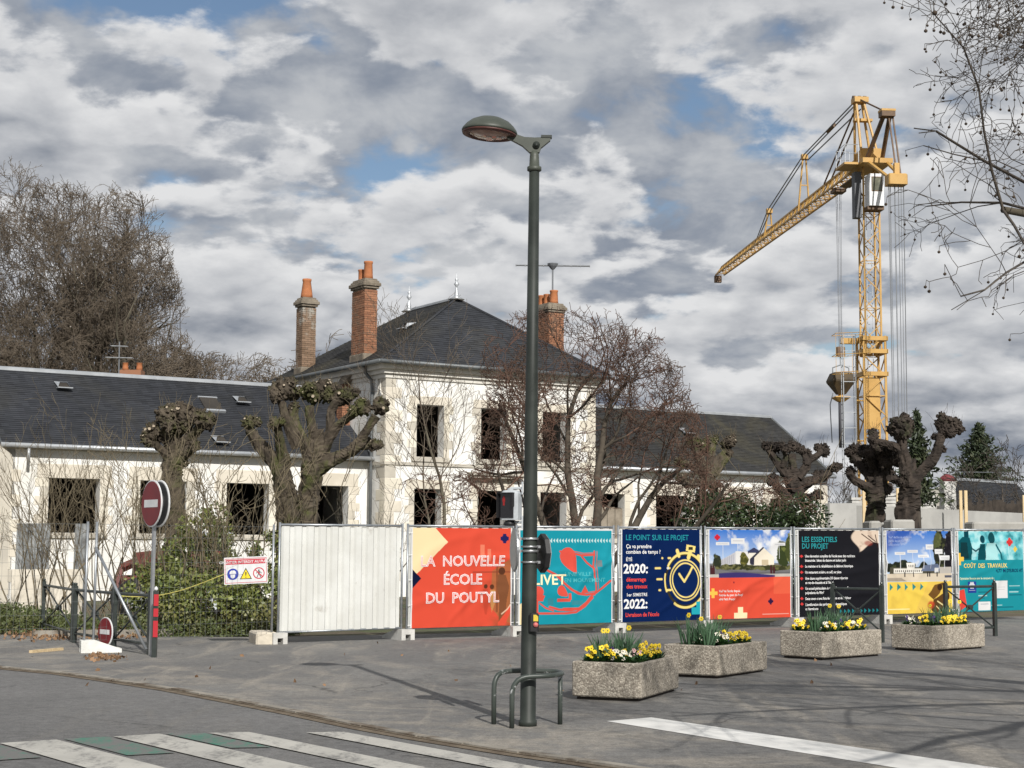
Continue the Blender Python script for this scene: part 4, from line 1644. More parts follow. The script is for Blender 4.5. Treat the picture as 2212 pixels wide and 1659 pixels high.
M_GREYBOX = mat('pale_grey_housing', (.42, .45, .47), (.36, .39, .41), scale=4, rough=.5)
M_DARKGLASS = mat('dark_lens', (.008, .008, .010), rough=.12, spec=.6)
M_SIGNRED = mat('sign_red', (.17, .006, .010), (.13, .006, .009), scale=3, rough=.35)
M_SIGNWHITE = mat('sign_white', (.66, .66, .66), (.55, .56, .57), scale=6, rough=.35)
M_SIGNBACK = mat('sign_back_grey', (.045, .047, .05), (.07, .073, .076), scale=3, rough=.5, metal=.3)
M_ALU = mat('aluminium', (.46, .47, .48), (.36, .37, .38), scale=6, rough=.35, metal=.7)
M_REDPL = mat('red_plastic', (.42, .02, .03), rough=.5)
M_YELBTN = mat('yellow_plate', (.62, .47, .05), rough=.5)
M_PINKBTN = mat('red_button', (.52, .14, .13), rough=.4)

LP = gnd(1140, 1568)
lamp = empty('street_lamp', LP, 'dark green street lamp post with oval head tilted to the left', 'street lamp')
def lp(x, y, z):
    return LP + np.array([x, y, z])
mb = MB()
mb.lathe([(.085, 0), (.085, .05), (.074, .06), (.072, 1.0), (.060, 3.2), (.049, 5.28)], 28, LP, lambda p: np.array(p) + np.array([.006 * (p[2] - LP[2]), 0, 0]))
mb.build('pole', M_LAMP, lamp, True)
def lean(z):
    return .006 * z
mb = MB()
mb.lathe([(.052, 5.27), (.069, 5.28), (.069, 5.315), (.05, 5.32), (.045, 5.42), (.040, 5.47)], 20, lp(lean(5.3), 0, 0))
mb.build('collar', M_LAMPTOP, lamp, True)
c0 = lp(.035, 0, 0)
mb = MB()                                                   # cranked bracket and tail fin
mb.prism([c0 + np.array(p) for p in ((-.26, -.03, 5.66), (-.27, -.03, 5.60), (-.12, -.03, 5.52), (-.05, -.03, 5.455), (.045, -.03, 5.455), (.06, -.03, 5.50), (.15, -.03, 5.575), (.155, -.03, 5.615), (.08, -.03, 5.605), (.0, -.03, 5.60), (-.10, -.03, 5.605))], (0, .06, 0))
mb.build('bracket', M_LAMPTOP, lamp)
mb = MB()
mb.tube(c0 + np.array([.015, -.045, 5.525]), c0 + np.array([.015, .045, 5.525]), .035, n=14)
mb.tube(c0 + np.array([.015, -.05, 5.525]), c0 + np.array([.015, -.046, 5.525]), .02, n=12)
mb.build('pivot', M_LAMP, lamp, True)
mb = MB()
mb.box((.06, -.036, 5.60), (.165, .036, 5.625), lambda p: c0 + np.array(p))
mb.build('tail_plate', M_LAMP, lamp)
HC = at(1057, 291, LP[1])
tilt = R(4.5)


def HM(p):
    x, y, z = p
    return HC + np.array([x * math.cos(tilt) + z * math.sin(tilt), y, -x * math.sin(tilt) + z * math.cos(tilt)])


mb = MB()
mb.lathe([(.268, .012), (.272, .028), (.262, .05), (.235, .085), (.232, .088), (.19, .125), (.12, .158), (.05, .172), (.0, .175)], 36, M=HM)
mb.build('lamp_dome', M_LAMPTOP, lamp, True)
mb = MB()
mb.lathe([(.266, .011), (.262, -.004), (.235, -.012), (.205, -.010), (.20, .0), (.20, .012)], 36, M=HM)
mb.build('lamp_ring', M_LAMPIN, lamp, True)
mb = MB()
mb.lathe([(.199, .006), (.19, -.006), (.12, -.022), (.0, -.028)], 32, M=HM)
glass = mb.build('lamp_glass', M_LENS, lamp, True)
mb = MB()
mb.box((-.03, -.03, -.036), (.03, .09, -.026), HM)
mb.box((.07, -.05, -.036), (.12, .03, -.024), HM)
mb.build('lamp_reflector', M_REFL, glass)

# pedestrian signal on arms at the left of the post
sg0 = at(1101, 1090, LP[1] - .02)
sig = empty('pedestrian_signal', sg0, 'grey pedestrian signal box with dark lens bracketed to the lamp post', 'traffic signal')
yaw = R(-24)


def SGM(p):
    x, y, z = p
    return sg0 + np.array([x * math.cos(yaw) - y * math.sin(yaw), x * math.sin(yaw) + y * math.cos(yaw), z])


mb = MB()
mb.bbox((-.085, -.06, -.145), (.10, .09, .135), .03, SGM)
mb.build('housing', M_GREYBOX, sig)
mb = MB()
mb.box((-.088, -.11, -.125), (-.082, -.058, .11), SGM)
mb.box((-.088, -.11, .104), (.075, -.058, .112), SGM)
mb.box((.067, -.11, -.02), (.073, -.058, .11), SGM)
mb.build('visor', M_BLACKST, sig)
mb = MB()
mb.box((-.08, -.068, -.125), (.066, -.0605, .102), SGM)
len_ = mb.build('signal_lens', M_DARKGLASS, sig)
M_REDLED = bpy.data.materials.new('red_signal_light')
M_REDLED.use_nodes = True
_p = M_REDLED.node_tree.nodes['Principled BSDF']
_p.inputs['Base Color'].default_value = (.2, .01, .01, 1)
_p.inputs['Emission Color'].default_value = (1, .03, .03, 1)
_p.inputs['Emission Strength'].default_value = .06
mb = MB()                                                   # standing figure
for z0, z1, w_ in ((.062, .078, .008), (.025, .058, .014), (-.01, .024, .010)):
    mb.box((-.03 - w_, -.0705, z0), (-.03 + w_, -.069, z1), SGM)
mb.build('red_figure', M_REDLED, len_)
for zz in (.155, -.165):
    mb = MB()
    a = SGM((.0, .02, zz))
    b = lp(-.06, -.02, a[2] - LP[2])
    mb.tube(SGM((0, .02, zz - (.03 if zz > 0 else -.03))), a, .03, n=10)
    mb.tube(a, b, .014, n=8)
    mb.box((-.012, -.03, -.06), (.004, .03, .06), lambda p: b + np.array(p))
    mb.build('arm', M_GREYBOX, sig)
# loudspeaker puck under the box
mb = MB()
mb.lathe([(.05, 0), (.055, .02), (.04, .05)], 14, SGM((.0, .0, -.20)))
mb.build('beeper', M_BLACKST, sig, True)

# two signs strapped to the post, seen almost edge-on from behind
sz = at(1120, 1188, LP[1])[2]
ds = nrm(np.array([-.985, -.17, 0]))                         # left disc: its back looks at us
sd_ = empty('round_sign', lp(-.115, 0, sz - LP[2]), 'round metal sign seen edge-on strapped to left of lamp post', 'sign')
def disc_mb(c, n_, r, th, n=36):
    mb = MB()
    x, y, _ = frame(n_)
    mb.lathe([(r - .012, 0), (r, .006), (r, th), (r - .01, th + .004)], n, M=lambda p: c + x * p[0] + y * p[1] + nrm(n_) * p[2])
    return mb
disc_mb(lp(-.125, -.02, sz - LP[2]), ds, .205, .018).build('plate', M_ALU, sd_)
oc = empty('octagonal_sign', lp(.11, 0, sz - LP[2]), 'black-backed octagonal sign with white face strapped to right of lamp post', 'sign')
on = nrm(np.array([.93, .28, 0]))
oz = at(1168, 1195, LP[1])[2] - LP[2]
disc_mb(lp(.105, 0, oz), on, .185, .05, 8).build('sign_box', M_BLACKST, oc)
disc_mb(lp(.105, 0, oz) + on * .052, on, .178, .006, 8).build('sign_face', M_SIGNWHITE, oc)
for k, zz in enumerate((.105, -.01)):
    mb = MB()
    mb.lathe([(.081, -.011), (.083, -.008), (.083, .008), (.081, .011)], 24, lp(lean(sz), 0, sz - LP[2] + zz))
    mb.build('clamp_band', M_ALU, sd_, True)
    mb = MB()
    mb.box((-.13, -.02, -.014), (-.07, .02, .014), lambda p: lp(p[0], p[1], p[2] + sz - LP[2] + zz))
    mb.build('bracket', M_ALU, sd_)
for k, zz in enumerate((.06, -.085)):
    mb = MB()
    mb.lathe([(.081, -.009), (.083, -.006), (.083, .006), (.081, .009)], 24, lp(lean(oz), 0, oz + zz))
    mb.build('clamp_band', M_ALU, oc, True)
    mb = MB()
    mb.box((.07, -.02, -.012), (.115, .02, .012), lambda p: lp(p[0], p[1], p[2] + oz + zz))
    mb.build('bracket', M_ALU, oc)
# push button
pb = at(1153, 1344, LP[1] - .08) - LP
pbo = empty('push_button', lp(.06, -.06, pb[2] - .1), 'black crossing push-button box with yellow plate on lamp post', 'push button')
PB_ = lambda p: lp(.052 + p[0], -.075 + p[1], pb[2] + p[2])
mb = MB()
mb.bbox((-.045, -.035, -.085), (.045, .05, .085), .014, PB_)
mb.build('housing', M_BLACKST, pbo)
mb = MB()
mb.prism([PB_((-.006, -.037, .01)), PB_((.038, -.037, .01)), PB_((.038, -.037, .055)), PB_((.02, -.037, .07)), PB_((-.006, -.037, .07))], (0, -.002, 0))
mb.build('yellow_plate', M_YELBTN, pbo)
mb = MB()
mb.tube(PB_((.016, -.034, -.022)), PB_((.016, -.046, -.022)), .023, n=16)
mb.build('button', M_PINKBTN, pbo, True)

# protective hoops round the foot of the post
hp = empty('protective_hoop', gnd(1140, 1570), 'low chipped green tube hoop guarding the foot of the lamp post', 'guard rail')


def arc(pts, rad, n=5):
    out = [np.array(pts[0], float)]
    for i in range(1, len(pts) - 1):
        a, b, c = (np.array(q, float) for q in pts[i - 1:i + 2])
        r1 = min(rad, np.linalg.norm(a - b) * .48, np.linalg.norm(c - b) * .48)
        p, q = b + nrm(a - b) * r1, b + nrm(c - b) * r1
        for k in range(n + 1):
            t = k / n
            out.append((1 - t) ** 2 * p + 2 * t * (1 - t) * b + t * t * q)
    out.append(np.array(pts[-1], float))
    return out


g = lambda x, y, z: np.array([x, y, float(gz(x, y)) + z])
l1, l2, l3 = (-.15, 15.50), (.02, 15.16), (.475, 15.52)
hz = .485
mb = MB()
mb.poly(arc([g(*l1, 0), g(*l1, hz), g(.10, 15.72, hz), g(.46, 15.62, hz), g(.50, 15.46, hz - .01), g(.40, 15.24, hz - .01), g(*l2, hz - .02), g(*l2, 0)], .17, 7), .0235, 12)
mb.build('top_tube', M_RUST, hp, True)
mb = MB()
mb.tube(g(*l3, 0), g(l3[0], l3[1], hz - .01), .0235, n=12)
mb.build('leg', M_RUST, hp, True)

# black pedestrian barriers with crossed bars
def barrier(a, b, label, h=.95, double=False, zoff=0):
    a, b = np.array(a, float), np.array(b, float)
    root = empty('pedestrian_barrier', g(*((a + b) / 2), 0), label, 'barrier', 'black crossbar barriers')
    A0, B0 = g(*a, 0), g(*b, 0)
    z = np.array([0, 0, 1.0])
    t = nrm(B0 - A0)
    for P in (A0, B0):
        mb = MB()
        x, y, _ = t, np.cross(z, t), z
        mb.box((-.032, -.032, 0), (.032, .032, h), lambda p: P + x * p[0] + y * p[1] + z * p[2])
        mb.lathe([(.036, h), (.036, h + .015), (.02, h + .02), (.028, h + .04), (.022, h + .06), (.0, h + .066)], 10, P)
        mb.build('post', M_BARRIER, root)
    for zz, r in ((h - .06, .024), (.16, .022)):
        mb = MB()
        mb.tube(A0 + z * zz + t * .03, B0 + z * zz - t * .03, r, n=6)
        mb.build('rail', M_BARRIER, root)
    mb = MB()
    mb.tube(A0 + z * .18 + t * .03, B0 + z * (h - .09) - t * .03, .016, n=6)
    mb.build('cross_bar', M_BARRIER, root)
    mb = MB()
    off = np.cross(z, t) * .034
    mb.tube(A0 + z * (h - .09) + t * .03 + off, B0 + z * .18 - t * .03 + off, .016, n=6)
    mb.build('cross_bar', M_BARRIER, root)
    mb = MB()
    mid = (A0 + B0) / 2 + z * (h / 2 + .05) + off / 2
    mb.tube(mid - off * 1.4, mid + off * 1.6, .045, n=10)
    mb.build('boss', M_BARRIER, root)
    return root


bl = [gnd(92, 1366)[:2], gnd(158, 1388)[:2], gnd(243, 1402)[:2], gnd(322, 1414)[:2]]
ex = (bl[1] - bl[0]) * .03
barrier(bl[0], bl[1] - ex * 1.2, 'black crossbar barrier left of the twin galvanised posts')
barrier(bl[1] + ex, bl[2], 'black crossbar barrier behind the small no-entry sign')
barrier(bl[2] + ex, bl[3], 'black crossbar barrier ending at the tall no-entry sign post')
barrier(gnd(1800, 1384)[:2], gnd(1906, 1388)[:2], 'black crossbar barrier in front of the black banner', h=.98)
barrier(gnd(2044, 1377)[:2], gnd(2150, 1374)[:2], 'black crossbar barrier in front of the turquoise children banner', h=.98)

# no-entry signs
def no_entry(base, z, r, n_, label, post_top, double, pm=M_ALU, pr=.03):
    root = empty('no_entry_sign', base, label, 'road sign', 'no-entry signs')
    n_ = nrm(n_)
    z3 = np.array([0, 0, 1.0])
    c = base + z3 * z
    if post_top:
        mb = MB()
        mb.box((-pr, -pr * .7, 0), (pr, pr * .7, post_top), lambda p: base + np.cross(z3, n_) * p[0] + n_ * p[1] + z3 * p[2])
        mb.build('post', pm, root)
    def face(c, n_):
        disc_mb(c, n_, r, .02).build('rim', M_SIGNWHITE, root)
        disc_mb(c - n_ * .004, n_, r * .93, .002).build('sign_back', M_SIGNBACK, root)
        disc_mb(c + n_ * .0235, n_, r * .94, .002).build('red_disc', M_SIGNRED, root)
        mb = MB()
        x = np.cross(z3, n_)
        mb.box((-r * .66, -r * .16, 0), (r * .66, r * .16, .003), lambda p: c + n_ * .030 + x * p[0] + z3 * p[1] + n_ * p[2])
        mb.build('white_bar', M_SIGNWHITE, root)
    face(c + n_ * .035, n_)
    if double:
        face(c - n_ * .065, -n_)
        mb = MB()
        mb.tube(c - n_ * .06, c + n_ * .03, r * .55, n=16)
        mb.build('hub', M_SIGNBACK, root)
    return root


nb = gnd(325, 1416)
sn = np.array([-.80, -.60, 0])
no_entry(nb, 2.29, .36, sn, 'tall double-sided no-entry sign on a galvanised post beside black barrier', 2.3, True)
sb = g(-6.32, 25.75, 0)
no_entry(sb, .30, .23, np.array([-.74, -.67, 0]), 'small low no-entry sign standing behind the white block', .3, False, M_SIGNBACK, .02)
# short reflector post with red sleeves next to the tall sign
rp = gnd(333, 1420)
mk = empty('marker_post', rp, 'dark marker post with red sleeves beside the tall no-entry sign', 'post')
mb = MB()
mb.box((-.035, -.035, 0), (.035, .035, .98), lambda p: rp + np.array(p))
mb.build('post', M_BARRIER, mk)
for z0, z1 in ((.30, .54), (.60, .72), (.76, .93)):
    mb = MB()
    mb.box((-.02, -.045, z0), (.050, -.0355, z1), lambda p: rp + np.array(p))
    mb.build('red_sleeve', M_REDPL, mk)
mb = MB()
mb.lathe([(.0, .98), (.028, .995), (.03, 1.01), (.015, 1.04), (0, 1.05)], 10, rp)
mb.build('knob', M_SIGNWHITE, mk, True)

# wire-mesh site fence on the left: two panels meeting at twin tubes, brace, rope, warning board
M_WIRE = mat('fence_wire', (.16, .17, .17), rough=.5, metal=.4)
W0, W1, W2 = gnd(600, 1391)[:2], gnd(189, 1409)[:2], None
wd = nrm(np.append(W1 - W0, 0))[:2]
W2 = W1 + wd * 3.4 + np.array([-.2, .6])


def mesh_panel(a, b, label, brace=False):
    a, b = np.array(a), np.array(b)
    root = empty('wire_mesh_panel', g(*((a + b) / 2), 0), label, 'fence panel', 'wire mesh site fence panels')
    t = nrm(np.append(b - a, 0))
    L = np.linalg.norm(b - a)
    P = lambda s, z: g(a[0] + t[0] * s, a[1] + t[1] * s, z)
    for s in (0.06, L - .05):
        mb = MB()
        mb.tube(P(s, .08), P(s, 2.02), .02, n=8)
        mb.build('post', M_GALV, root, True)
    mb = MB()
    k = 0
    s = .16
    while s < L - .1:
        mb.tube(P(s, .18), P(s, 1.98), .0016, n=3, cap=False)
        s += .10
    for z in np.arange(.18, 2.0, .20):
        mb.tube(P(.06, z), P(L - .06, z), .002, n=3, cap=False)
    o = mb.build('wire_mesh', M_WIRE, root)
    o['kind'] = 'stuff'
    return root, P


r1, P1 = mesh_panel(W0 + (W1 - W0) * .02, W1 + (W0 - W1) * .012, 'see-through wire mesh panel in front of the green bush')
r2, P2 = mesh_panel(W1, W2, 'see-through wire mesh panel at the far left edge')
mb = MB()
tw = nrm(np.append(W0 - W1, 0))
mb.tube(g(*(W1 + tw[:2] * .08), 1.62), g(*(nb[:2] + np.array([-.10, .15])), .08), .024, n=8)
tag(mb.build('brace_tube', M_GALV, None, True), 'slanting galvanised brace tube from twin posts to the ground', 'tube')
# white block under the twin tubes
o = foot_mesh('fence_foot', g(W1[0] + .02, W1[1] - .05, 0), nrm(np.array([.35, -.94, 0])) * 1.05, nrm(np.array([-.94, -.35, 0])) * .80)
o.data.materials[0] = mat('white_block', (.70, .70, .67), (.58, .58, .55), scale=4, rough=.85, bump=.3, bscale=25)
tag(o, 'whitewashed concrete fence block under the twin galvanised posts', 'concrete foot', 'concrete feet of the site fence')
# warning board hung on the mesh
cw = at(531, 1232, (W0[1] * .82 + W1[1] * .18) - .05)
bx_, bz_ = nrm(np.array([.985, .17, .05])), np.array([-.035, 0, 1.0])
bd = empty('warning_board', cw, 'white site warning board with three safety symbols hung on the wire mesh', 'sign')
bn_ = nrm(np.cross(bx_, bz_))
WM = lambda p: cw + bx_ * p[0] + bz_ * p[1] + bn_ * (p[2])
if bn_[1] > 0:
    WM = lambda p: cw + bx_ * p[0] + bz_ * p[1] - bn_ * (p[2])
mb = MB()
mb.box((-.36, -.225, 0), (.36, .225, .006), WM)
mb.build('board', M_SIGNWHITE, bd)
M_SREDP = mat('board_red', (.46, .03, .05), rough=.5)
M_SBLUE = mat('board_blue', (.015, .035, .30), rough=.5)
M_SYEL = mat('board_yellow', (.72, .55, .02), rough=.5)
M_SBLK = mat('board_black', (.02, .02, .02), rough=.5)
mb = MB()
for x0, x1, y0, y1 in ((-.345, .345, .195, .203), (-.345, .345, -.205, -.197), (-.345, -.337, -.197, .195), (.337, .345, -.197, .195)):
    mb.box((x0, y0, .0065), (x1, y1, .008), WM)
mb.build('red_border', M_SREDP, bd)
mb = MB()
mb.box((-.325, .105, .0065), (.325, .185, .008), WM)
mb.build('red_strip', M_SREDP, bd)


def flat_text(txt, M, size, m, parent, x=0, y=0, fat=.01):
    cu = bpy.data.curves.new('lettering', 'FONT')
    cu.body = txt
    cu.align_x = 'CENTER'
    cu.resolution_u = 2
    cu.offset = fat
    ob = bpy.data.objects.new('tmp', cu)
    COL.objects.link(ob)
    me = bpy.data.meshes.new_from_object(ob.evaluated_get(bpy.context.evaluated_depsgraph_get()))
    bpy.data.objects.remove(ob)
    for v_ in me.vertices:
        v_.co = M((x + v_.co.x * size, y + v_.co.y * size, .0095))
    me.materials.clear()
    me.materials.append(m)
    o = bpy.data.objects.new('lettering', me)
    COL.objects.link(o)
    setpar(o, parent)


flat_text('CHANTIER INTERDIT AU PUBLIC', WM, .060, M_SIGNWHITE, bd, 0, .123, .02)


def flat_disc(cx, cy, r, m, z, parent, n=28, r_in=0, name='symbol'):
    mb = MB()
    mb.lathe([(max(r_in, .0005), 0), (r, 0), (r, .0012), (max(r_in, .0005), .0012)], n, M=lambda p: WM((cx + p[0], cy + p[1], z + p[2])), cap=False)
    mb.build(name, m, parent)


flat_disc(-.215, -.055, .095, M_SBLUE, .0065, bd, name='blue_disc')
mb = MB()
mb.prism([WM((-.215 + x, -.055 + y, .0085)) for x, y in ((-.055, .005), (-.05, .04), (-.025, .062), (.025, .062), (.05, .04), (.055, .005))], bn_ * .0005)
mb.prism([WM((-.215 + x, -.055 + y, .0085)) for x, y in ((-.04, -.005), (.04, -.005), (.035, -.05), (.015, -.07), (-.015, -.07), (-.035, -.05))], bn_ * .0005)
mb.build('helmet_symbol', M_SIGNWHITE, bd)
mb = MB()
mb.prism([WM((x, y, .0065)) for x, y in ((-.10, -.145), (.10, -.145), (0, .045))], bn_ * .001)
mb.build('triangle_edge', M_SBLK, bd)
mb = MB()
mb.prism([WM((x, y, .0085)) for x, y in ((-.078, -.133), (.078, -.133), (0, .018))], bn_ * .0006)
mb.build('yellow_triangle', M_SYEL, bd)
mb = MB()
mb.prism([WM((x, y, .0105)) for x, y in ((-.012, -.03), (.012, -.03), (.006, -.09), (-.006, -.09))], bn_ * .0006)
mb.prism([WM((x, y, .0105)) for x, y in ((-.008, -.105), (.008, -.105), (.008, -.12), (-.008, -.12))], bn_ * .0006)
mb.build('exclamation_mark', M_SBLK, bd)
flat_disc(.215, -.055, .097, M_SREDP, .0065, bd, r_in=.080, name='red_ring')
mb = MB()
for pts in (((-.012, .058), (.012, .058), (.012, .036), (-.012, .036)), ((-.018, .03), (.018, .03), (.014, -.015), (-.014, -.015)), ((-.014, -.015), (0, -.015), (-.025, -.07), (-.038, -.07)),
            ((0, -.015), (.014, -.015), (.038, -.07), (.024, -.07)), ((.018, .03), (.05, .0), (.044, -.008), (.014, .018)), ((-.018, .03), (-.05, .0), (-.044, -.008), (-.014, .018))):
    mb.prism([WM((.215 + x, -.055 + y, .0065)) for x, y in pts], bn_ * .0008)
mb.build('walking_figure', M_SBLK, bd)
mb = MB()
mb.prism([WM((.215 + x, -.055 + y, .0085)) for x, y in ((-.064, .052), (-.052, .064), (.064, -.052), (.052, -.064))], bn_ * .0006)
mb.build('red_slash', M_SREDP, bd)
# yellow rope sagging along the mesh
a, b = at(252, 1287, 27.6), WM((-.36, -.05, .01))
pts = [a + (b - a) * f + np.array([0, 0, -.16 * math.sin(math.pi * f) * (1 - .3 * f)]) for f in np.linspace(0, 1, 18)]
mb = MB()
mb.poly(pts, .008, 5)
tag(mb.build('rope', mat('yellow_rope', (.50, .44, .12), rough=.8), None, True), 'thin yellow rope sagging from black barrier to warning board', 'rope')

# loose things on the ground
M_TIMBER = mat('raw_timber', (.50, .38, .22), (.60, .47, .29), scale=6, rough=.8, aniso=(1, 6, 6))
p, q = gnd(66, 1411), gnd(134, 1405)
t = nrm(q - p)
mb = MB()
mb.box((0, -.03, .002), (np.linalg.norm(q - p), .03, .045), lambda c: p + t * c[0] + np.cross(np.array([0, 0, 1.]), t) * c[1] + np.array([0, 0, c[2]]))
tag(mb.build('timber_batten', M_TIMBER), 'pale timber batten lying on the asphalt at the left', 'timber')
lg = gnd(570, 1388)
mb = MB()
mb.bbox((-.22, -.55, 0), (.14, .30, .20), .03, lambda c: lg + nrm(np.array([.95, .3, 0])) * c[0] + nrm(np.array([-.3, .95, 0])) * c[1] + np.array([0, 0, c[2]]))
tag(mb.build('concrete_block', mat('cream_concrete', (.60, .54, .44), (.48, .43, .35), scale=5, rough=.9, bump=.5, bscale=20)), 'cream concrete block lying left of the white fence panel', 'block')
# ================================================================== planters with spring flowers
def granito():
    m = bpy.data.materials.new('exposed_aggregate')
    m.use_nodes = True
    t = NT(m.node_tree)
    b = t.n['Principled BSDF']
    b.inputs['Roughness'].default_value = .9
    pos = t.new('ShaderNodeNewGeometry').outputs['Position']
    vo = t.new('ShaderNodeTexVoronoi')
    t.l.new(t.vmath('ADD', pos, t.vmath('SCALE', t.xyz(t.noise(pos, 30, 2), t.noise(pos, 33, 2), 0), .02)), vo.inputs['Vector'])
    vo.inputs['Scale'].default_value = 52
    k = t.new('ShaderNodeSeparateColor')
    t.l.new(vo.outputs['Color'], k.inputs[0])
    col = t.mix(k.outputs[0], (.19, .162, .13), (.55, .495, .41))
    edge = t.remap(vo.outputs['Distance'], .25, .75, 0, .6)
    col = t.mix(edge, col, (.21, .185, .15))
    br = t.remap(t.noise(pos, 2.2, 6, .7, .6), .50, .72, 0, .62)
    col = t.mix(br, col, (.085, .075, .055))
    t.put(b.inputs['Base Color'], col)
    bn = t.new('ShaderNodeBump')
    bn.inputs['Strength'].default_value = .8
    bn.inputs['Distance'].default_value = .008
    bn.invert = True
    t.l.new(vo.outputs['Distance'], bn.inputs['Height'])
    t.l.new(bn.outputs[0], b.inputs['Normal'])
    return m


M_GRANITO = granito()
M_EARTH = mat('potting_soil', (.035, .025, .017), (.06, .045, .03), scale=12, rough=.95, bump=.6, bscale=40)
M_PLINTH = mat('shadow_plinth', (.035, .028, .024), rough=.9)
M_LEAFG = mat('pansy_leaf', (.030, .085, .022), (.055, .13, .035), scale=20, rough=.5, obj=True)
M_BLADE = mat('narcissus_leaf', (.055, .115, .060), (.085, .16, .085), scale=9, rough=.45, obj=True)
M_PYEL = mat('yellow_petal', (.72, .50, .012), (.80, .60, .03), scale=30, rough=.5, obj=True)
M_PWHT = mat('cream_petal', (.74, .70, .52), (.78, .74, .64), scale=30, rough=.5, obj=True)
M_PPUR = mat('purple_petal', (.045, .022, .14), (.03, .015, .09), scale=30, rough=.5, obj=True)
M_PPNK = mat('pink_petal', (.70, .36, .36), (.75, .52, .50), scale=30, rough=.5, obj=True)
M_PEYE = mat('flower_eye', (.09, .02, .012), rough=.6)

PL = [((1385, 1517), 21.5, 'nearest granite planter, beside the lamp post', 'nearest'), ((1552, 1467), 33, 'stained granite planter, second from the lamp post', 'second'),
      ((1778, 1427), 47, 'granite planter in front of the black banner', 'third'), ((2016, 1409), 48, 'farthest granite planter, in front of the yellow banner', 'farthest')]
PW, PLn, PH = .80, 1.52, .40


def leaf_quad(V, F, base, d, length, width, up=np.array([0, 0, 1.0]), bend=.3):
    k = len(V)
    d = nrm(d)
    s_ = nrm(np.cross(d, up))
    mid = base + d * length * .5 + up * bend * length * .2
    tip = base + d * length - up * bend * length * .25
    V += [base - s_ * width * .15, base + s_ * width * .15, mid + s_ * width * .5, mid - s_ * width * .5, tip]
    F += [(k, k + 1, k + 2, k + 3), (k + 3, k + 2, k + 4)]


def blossom(V, F, M_, mi, c, n_, r, rg, petals=5):
    x, y, z = frame(n_)
    for q in range(petals):
        a = 2 * math.pi * (q + rg.uniform(-.1, .1)) / petals
        d = x * math.cos(a) + y * math.sin(a)
        s_ = np.cross(z, d)
        k = len(V)
        V += [c, c + d * r * .55 + s_ * r * .5 + z * r * .12, c + d * r * 1.05 + s_ * r * .22 + z * r * .05, c + d * r * 1.05 - s_ * r * .22 + z * r * .05, c + d * r * .55 - s_ * r * .5 + z * r * .12]
        F.append((k, k + 1, k + 2, k + 3, k + 4))
        M_.append(mi)
    k = len(V)
    for q in range(6):
        a = q * math.pi / 3
        V.append(c + (x * math.cos(a) + y * math.sin(a)) * r * .28 + z * r * .14)
    F.append(tuple(range(k, k + 6)))
    M_.append(1)


def pansy_proto(petal, seed, nfl, r):
    nfl = max(4, int(nfl * .8))
    r *= .84
    rg = random.Random(seed)
    root = empty('pansy_plant', (0, 0, -50), 'x', 'plant')
    V, F = [], []
    for _ in range(70):
        a = rg.uniform(0, 6.28)
        rr = rg.uniform(0, .07)
        leaf_quad(V, F, np.array([rr * math.cos(a), rr * math.sin(a), rg.uniform(0, .06)]), np.array([math.cos(a), math.sin(a), rg.uniform(.1, 1.3)]), rg.uniform(.05, .085), rg.uniform(.022, .036))
    raw('foliage', V, F, M_LEAFG).parent = root
    for _ in range(nfl):
        V, F, M_ = [], [], []
        a = rg.uniform(0, 6.28)
        rr = rg.uniform(0, .11)
        c = np.array([rr * math.cos(a), rr * math.sin(a), rg.uniform(.07, .17)])
        blossom(V, F, M_, 0, c, np.array([rg.uniform(-1, 1), -.5 + rg.uniform(-.9, .7), .6]), r * rg.uniform(.6, 1.25), rg)
        raw('blossom', V, F, [petal, M_PEYE], None, False, M_).parent = root
    return root


def narcissus_proto(seed, nfl=3):
    rg = random.Random(seed)
    root = empty('narcissus_clump', (0, 0, -50), 'x', 'plant')
    V, F = [], []
    for _ in range(34):
        a = rg.uniform(0, 6.28)
        rr = rg.uniform(0, .07)
        b = np.array([rr * math.cos(a), rr * math.sin(a), 0.0])
        h = rg.uniform(.16, .30)
        lx = rg.uniform(.02, .10)
        d = np.array([math.cos(a) * lx, math.sin(a) * lx, h])
        s_ = np.array([-math.sin(a + .7), math.cos(a + .7), 0]) * .008
        k = len(V)
        V += [b - s_, b + s_, b + d * .55 + s_ * .9, b + d * .55 - s_ * .9, b + d + np.array([d[0] * .35, d[1] * .35, -.01])]
        F += [(k, k + 1, k + 2, k + 3), (k + 3, k + 2, k + 4)]
    raw('blades', V, F, M_BLADE).parent = root
    for _ in range(nfl):
        V, F, M_ = [], [], []
        c = np.array([rg.uniform(-.06, .06), rg.uniform(-.06, .06), rg.uniform(.26, .34)])
        blossom(V, F, M_, 0, c, np.array([rg.uniform(-.4, .4), -1, .2]), .022, rg, 6)
        mbx = MB()
        mbx.v, mbx.f, mbx.m = [tuple(p) for p in V], F, M_
        mbx.cur = 1
        mbx.tube((c[0], c[1], 0), c, .004, n=4)
        raw('blossom', mbx.v, mbx.f, [M_PYEL, M_BLADE], None, False, mbx.m).parent = root
    return root


protos = {'yellow pansy': [pansy_proto(M_PYEL, 1, 11, .030), pansy_proto(M_PYEL, 2, 9, .032)], 'cream pansy': [pansy_proto(M_PWHT, 3, 7, .027)],
          'purple pansy': [pansy_proto(M_PPUR, 4, 8, .028)], 'pink daisy': [pansy_proto(M_PPNK, 5, 7, .024)], 'leafy narcissus': [narcissus_proto(6, 0), narcissus_proto(7, 1), narcissus_proto(8, 0)]}
used_proto = set()
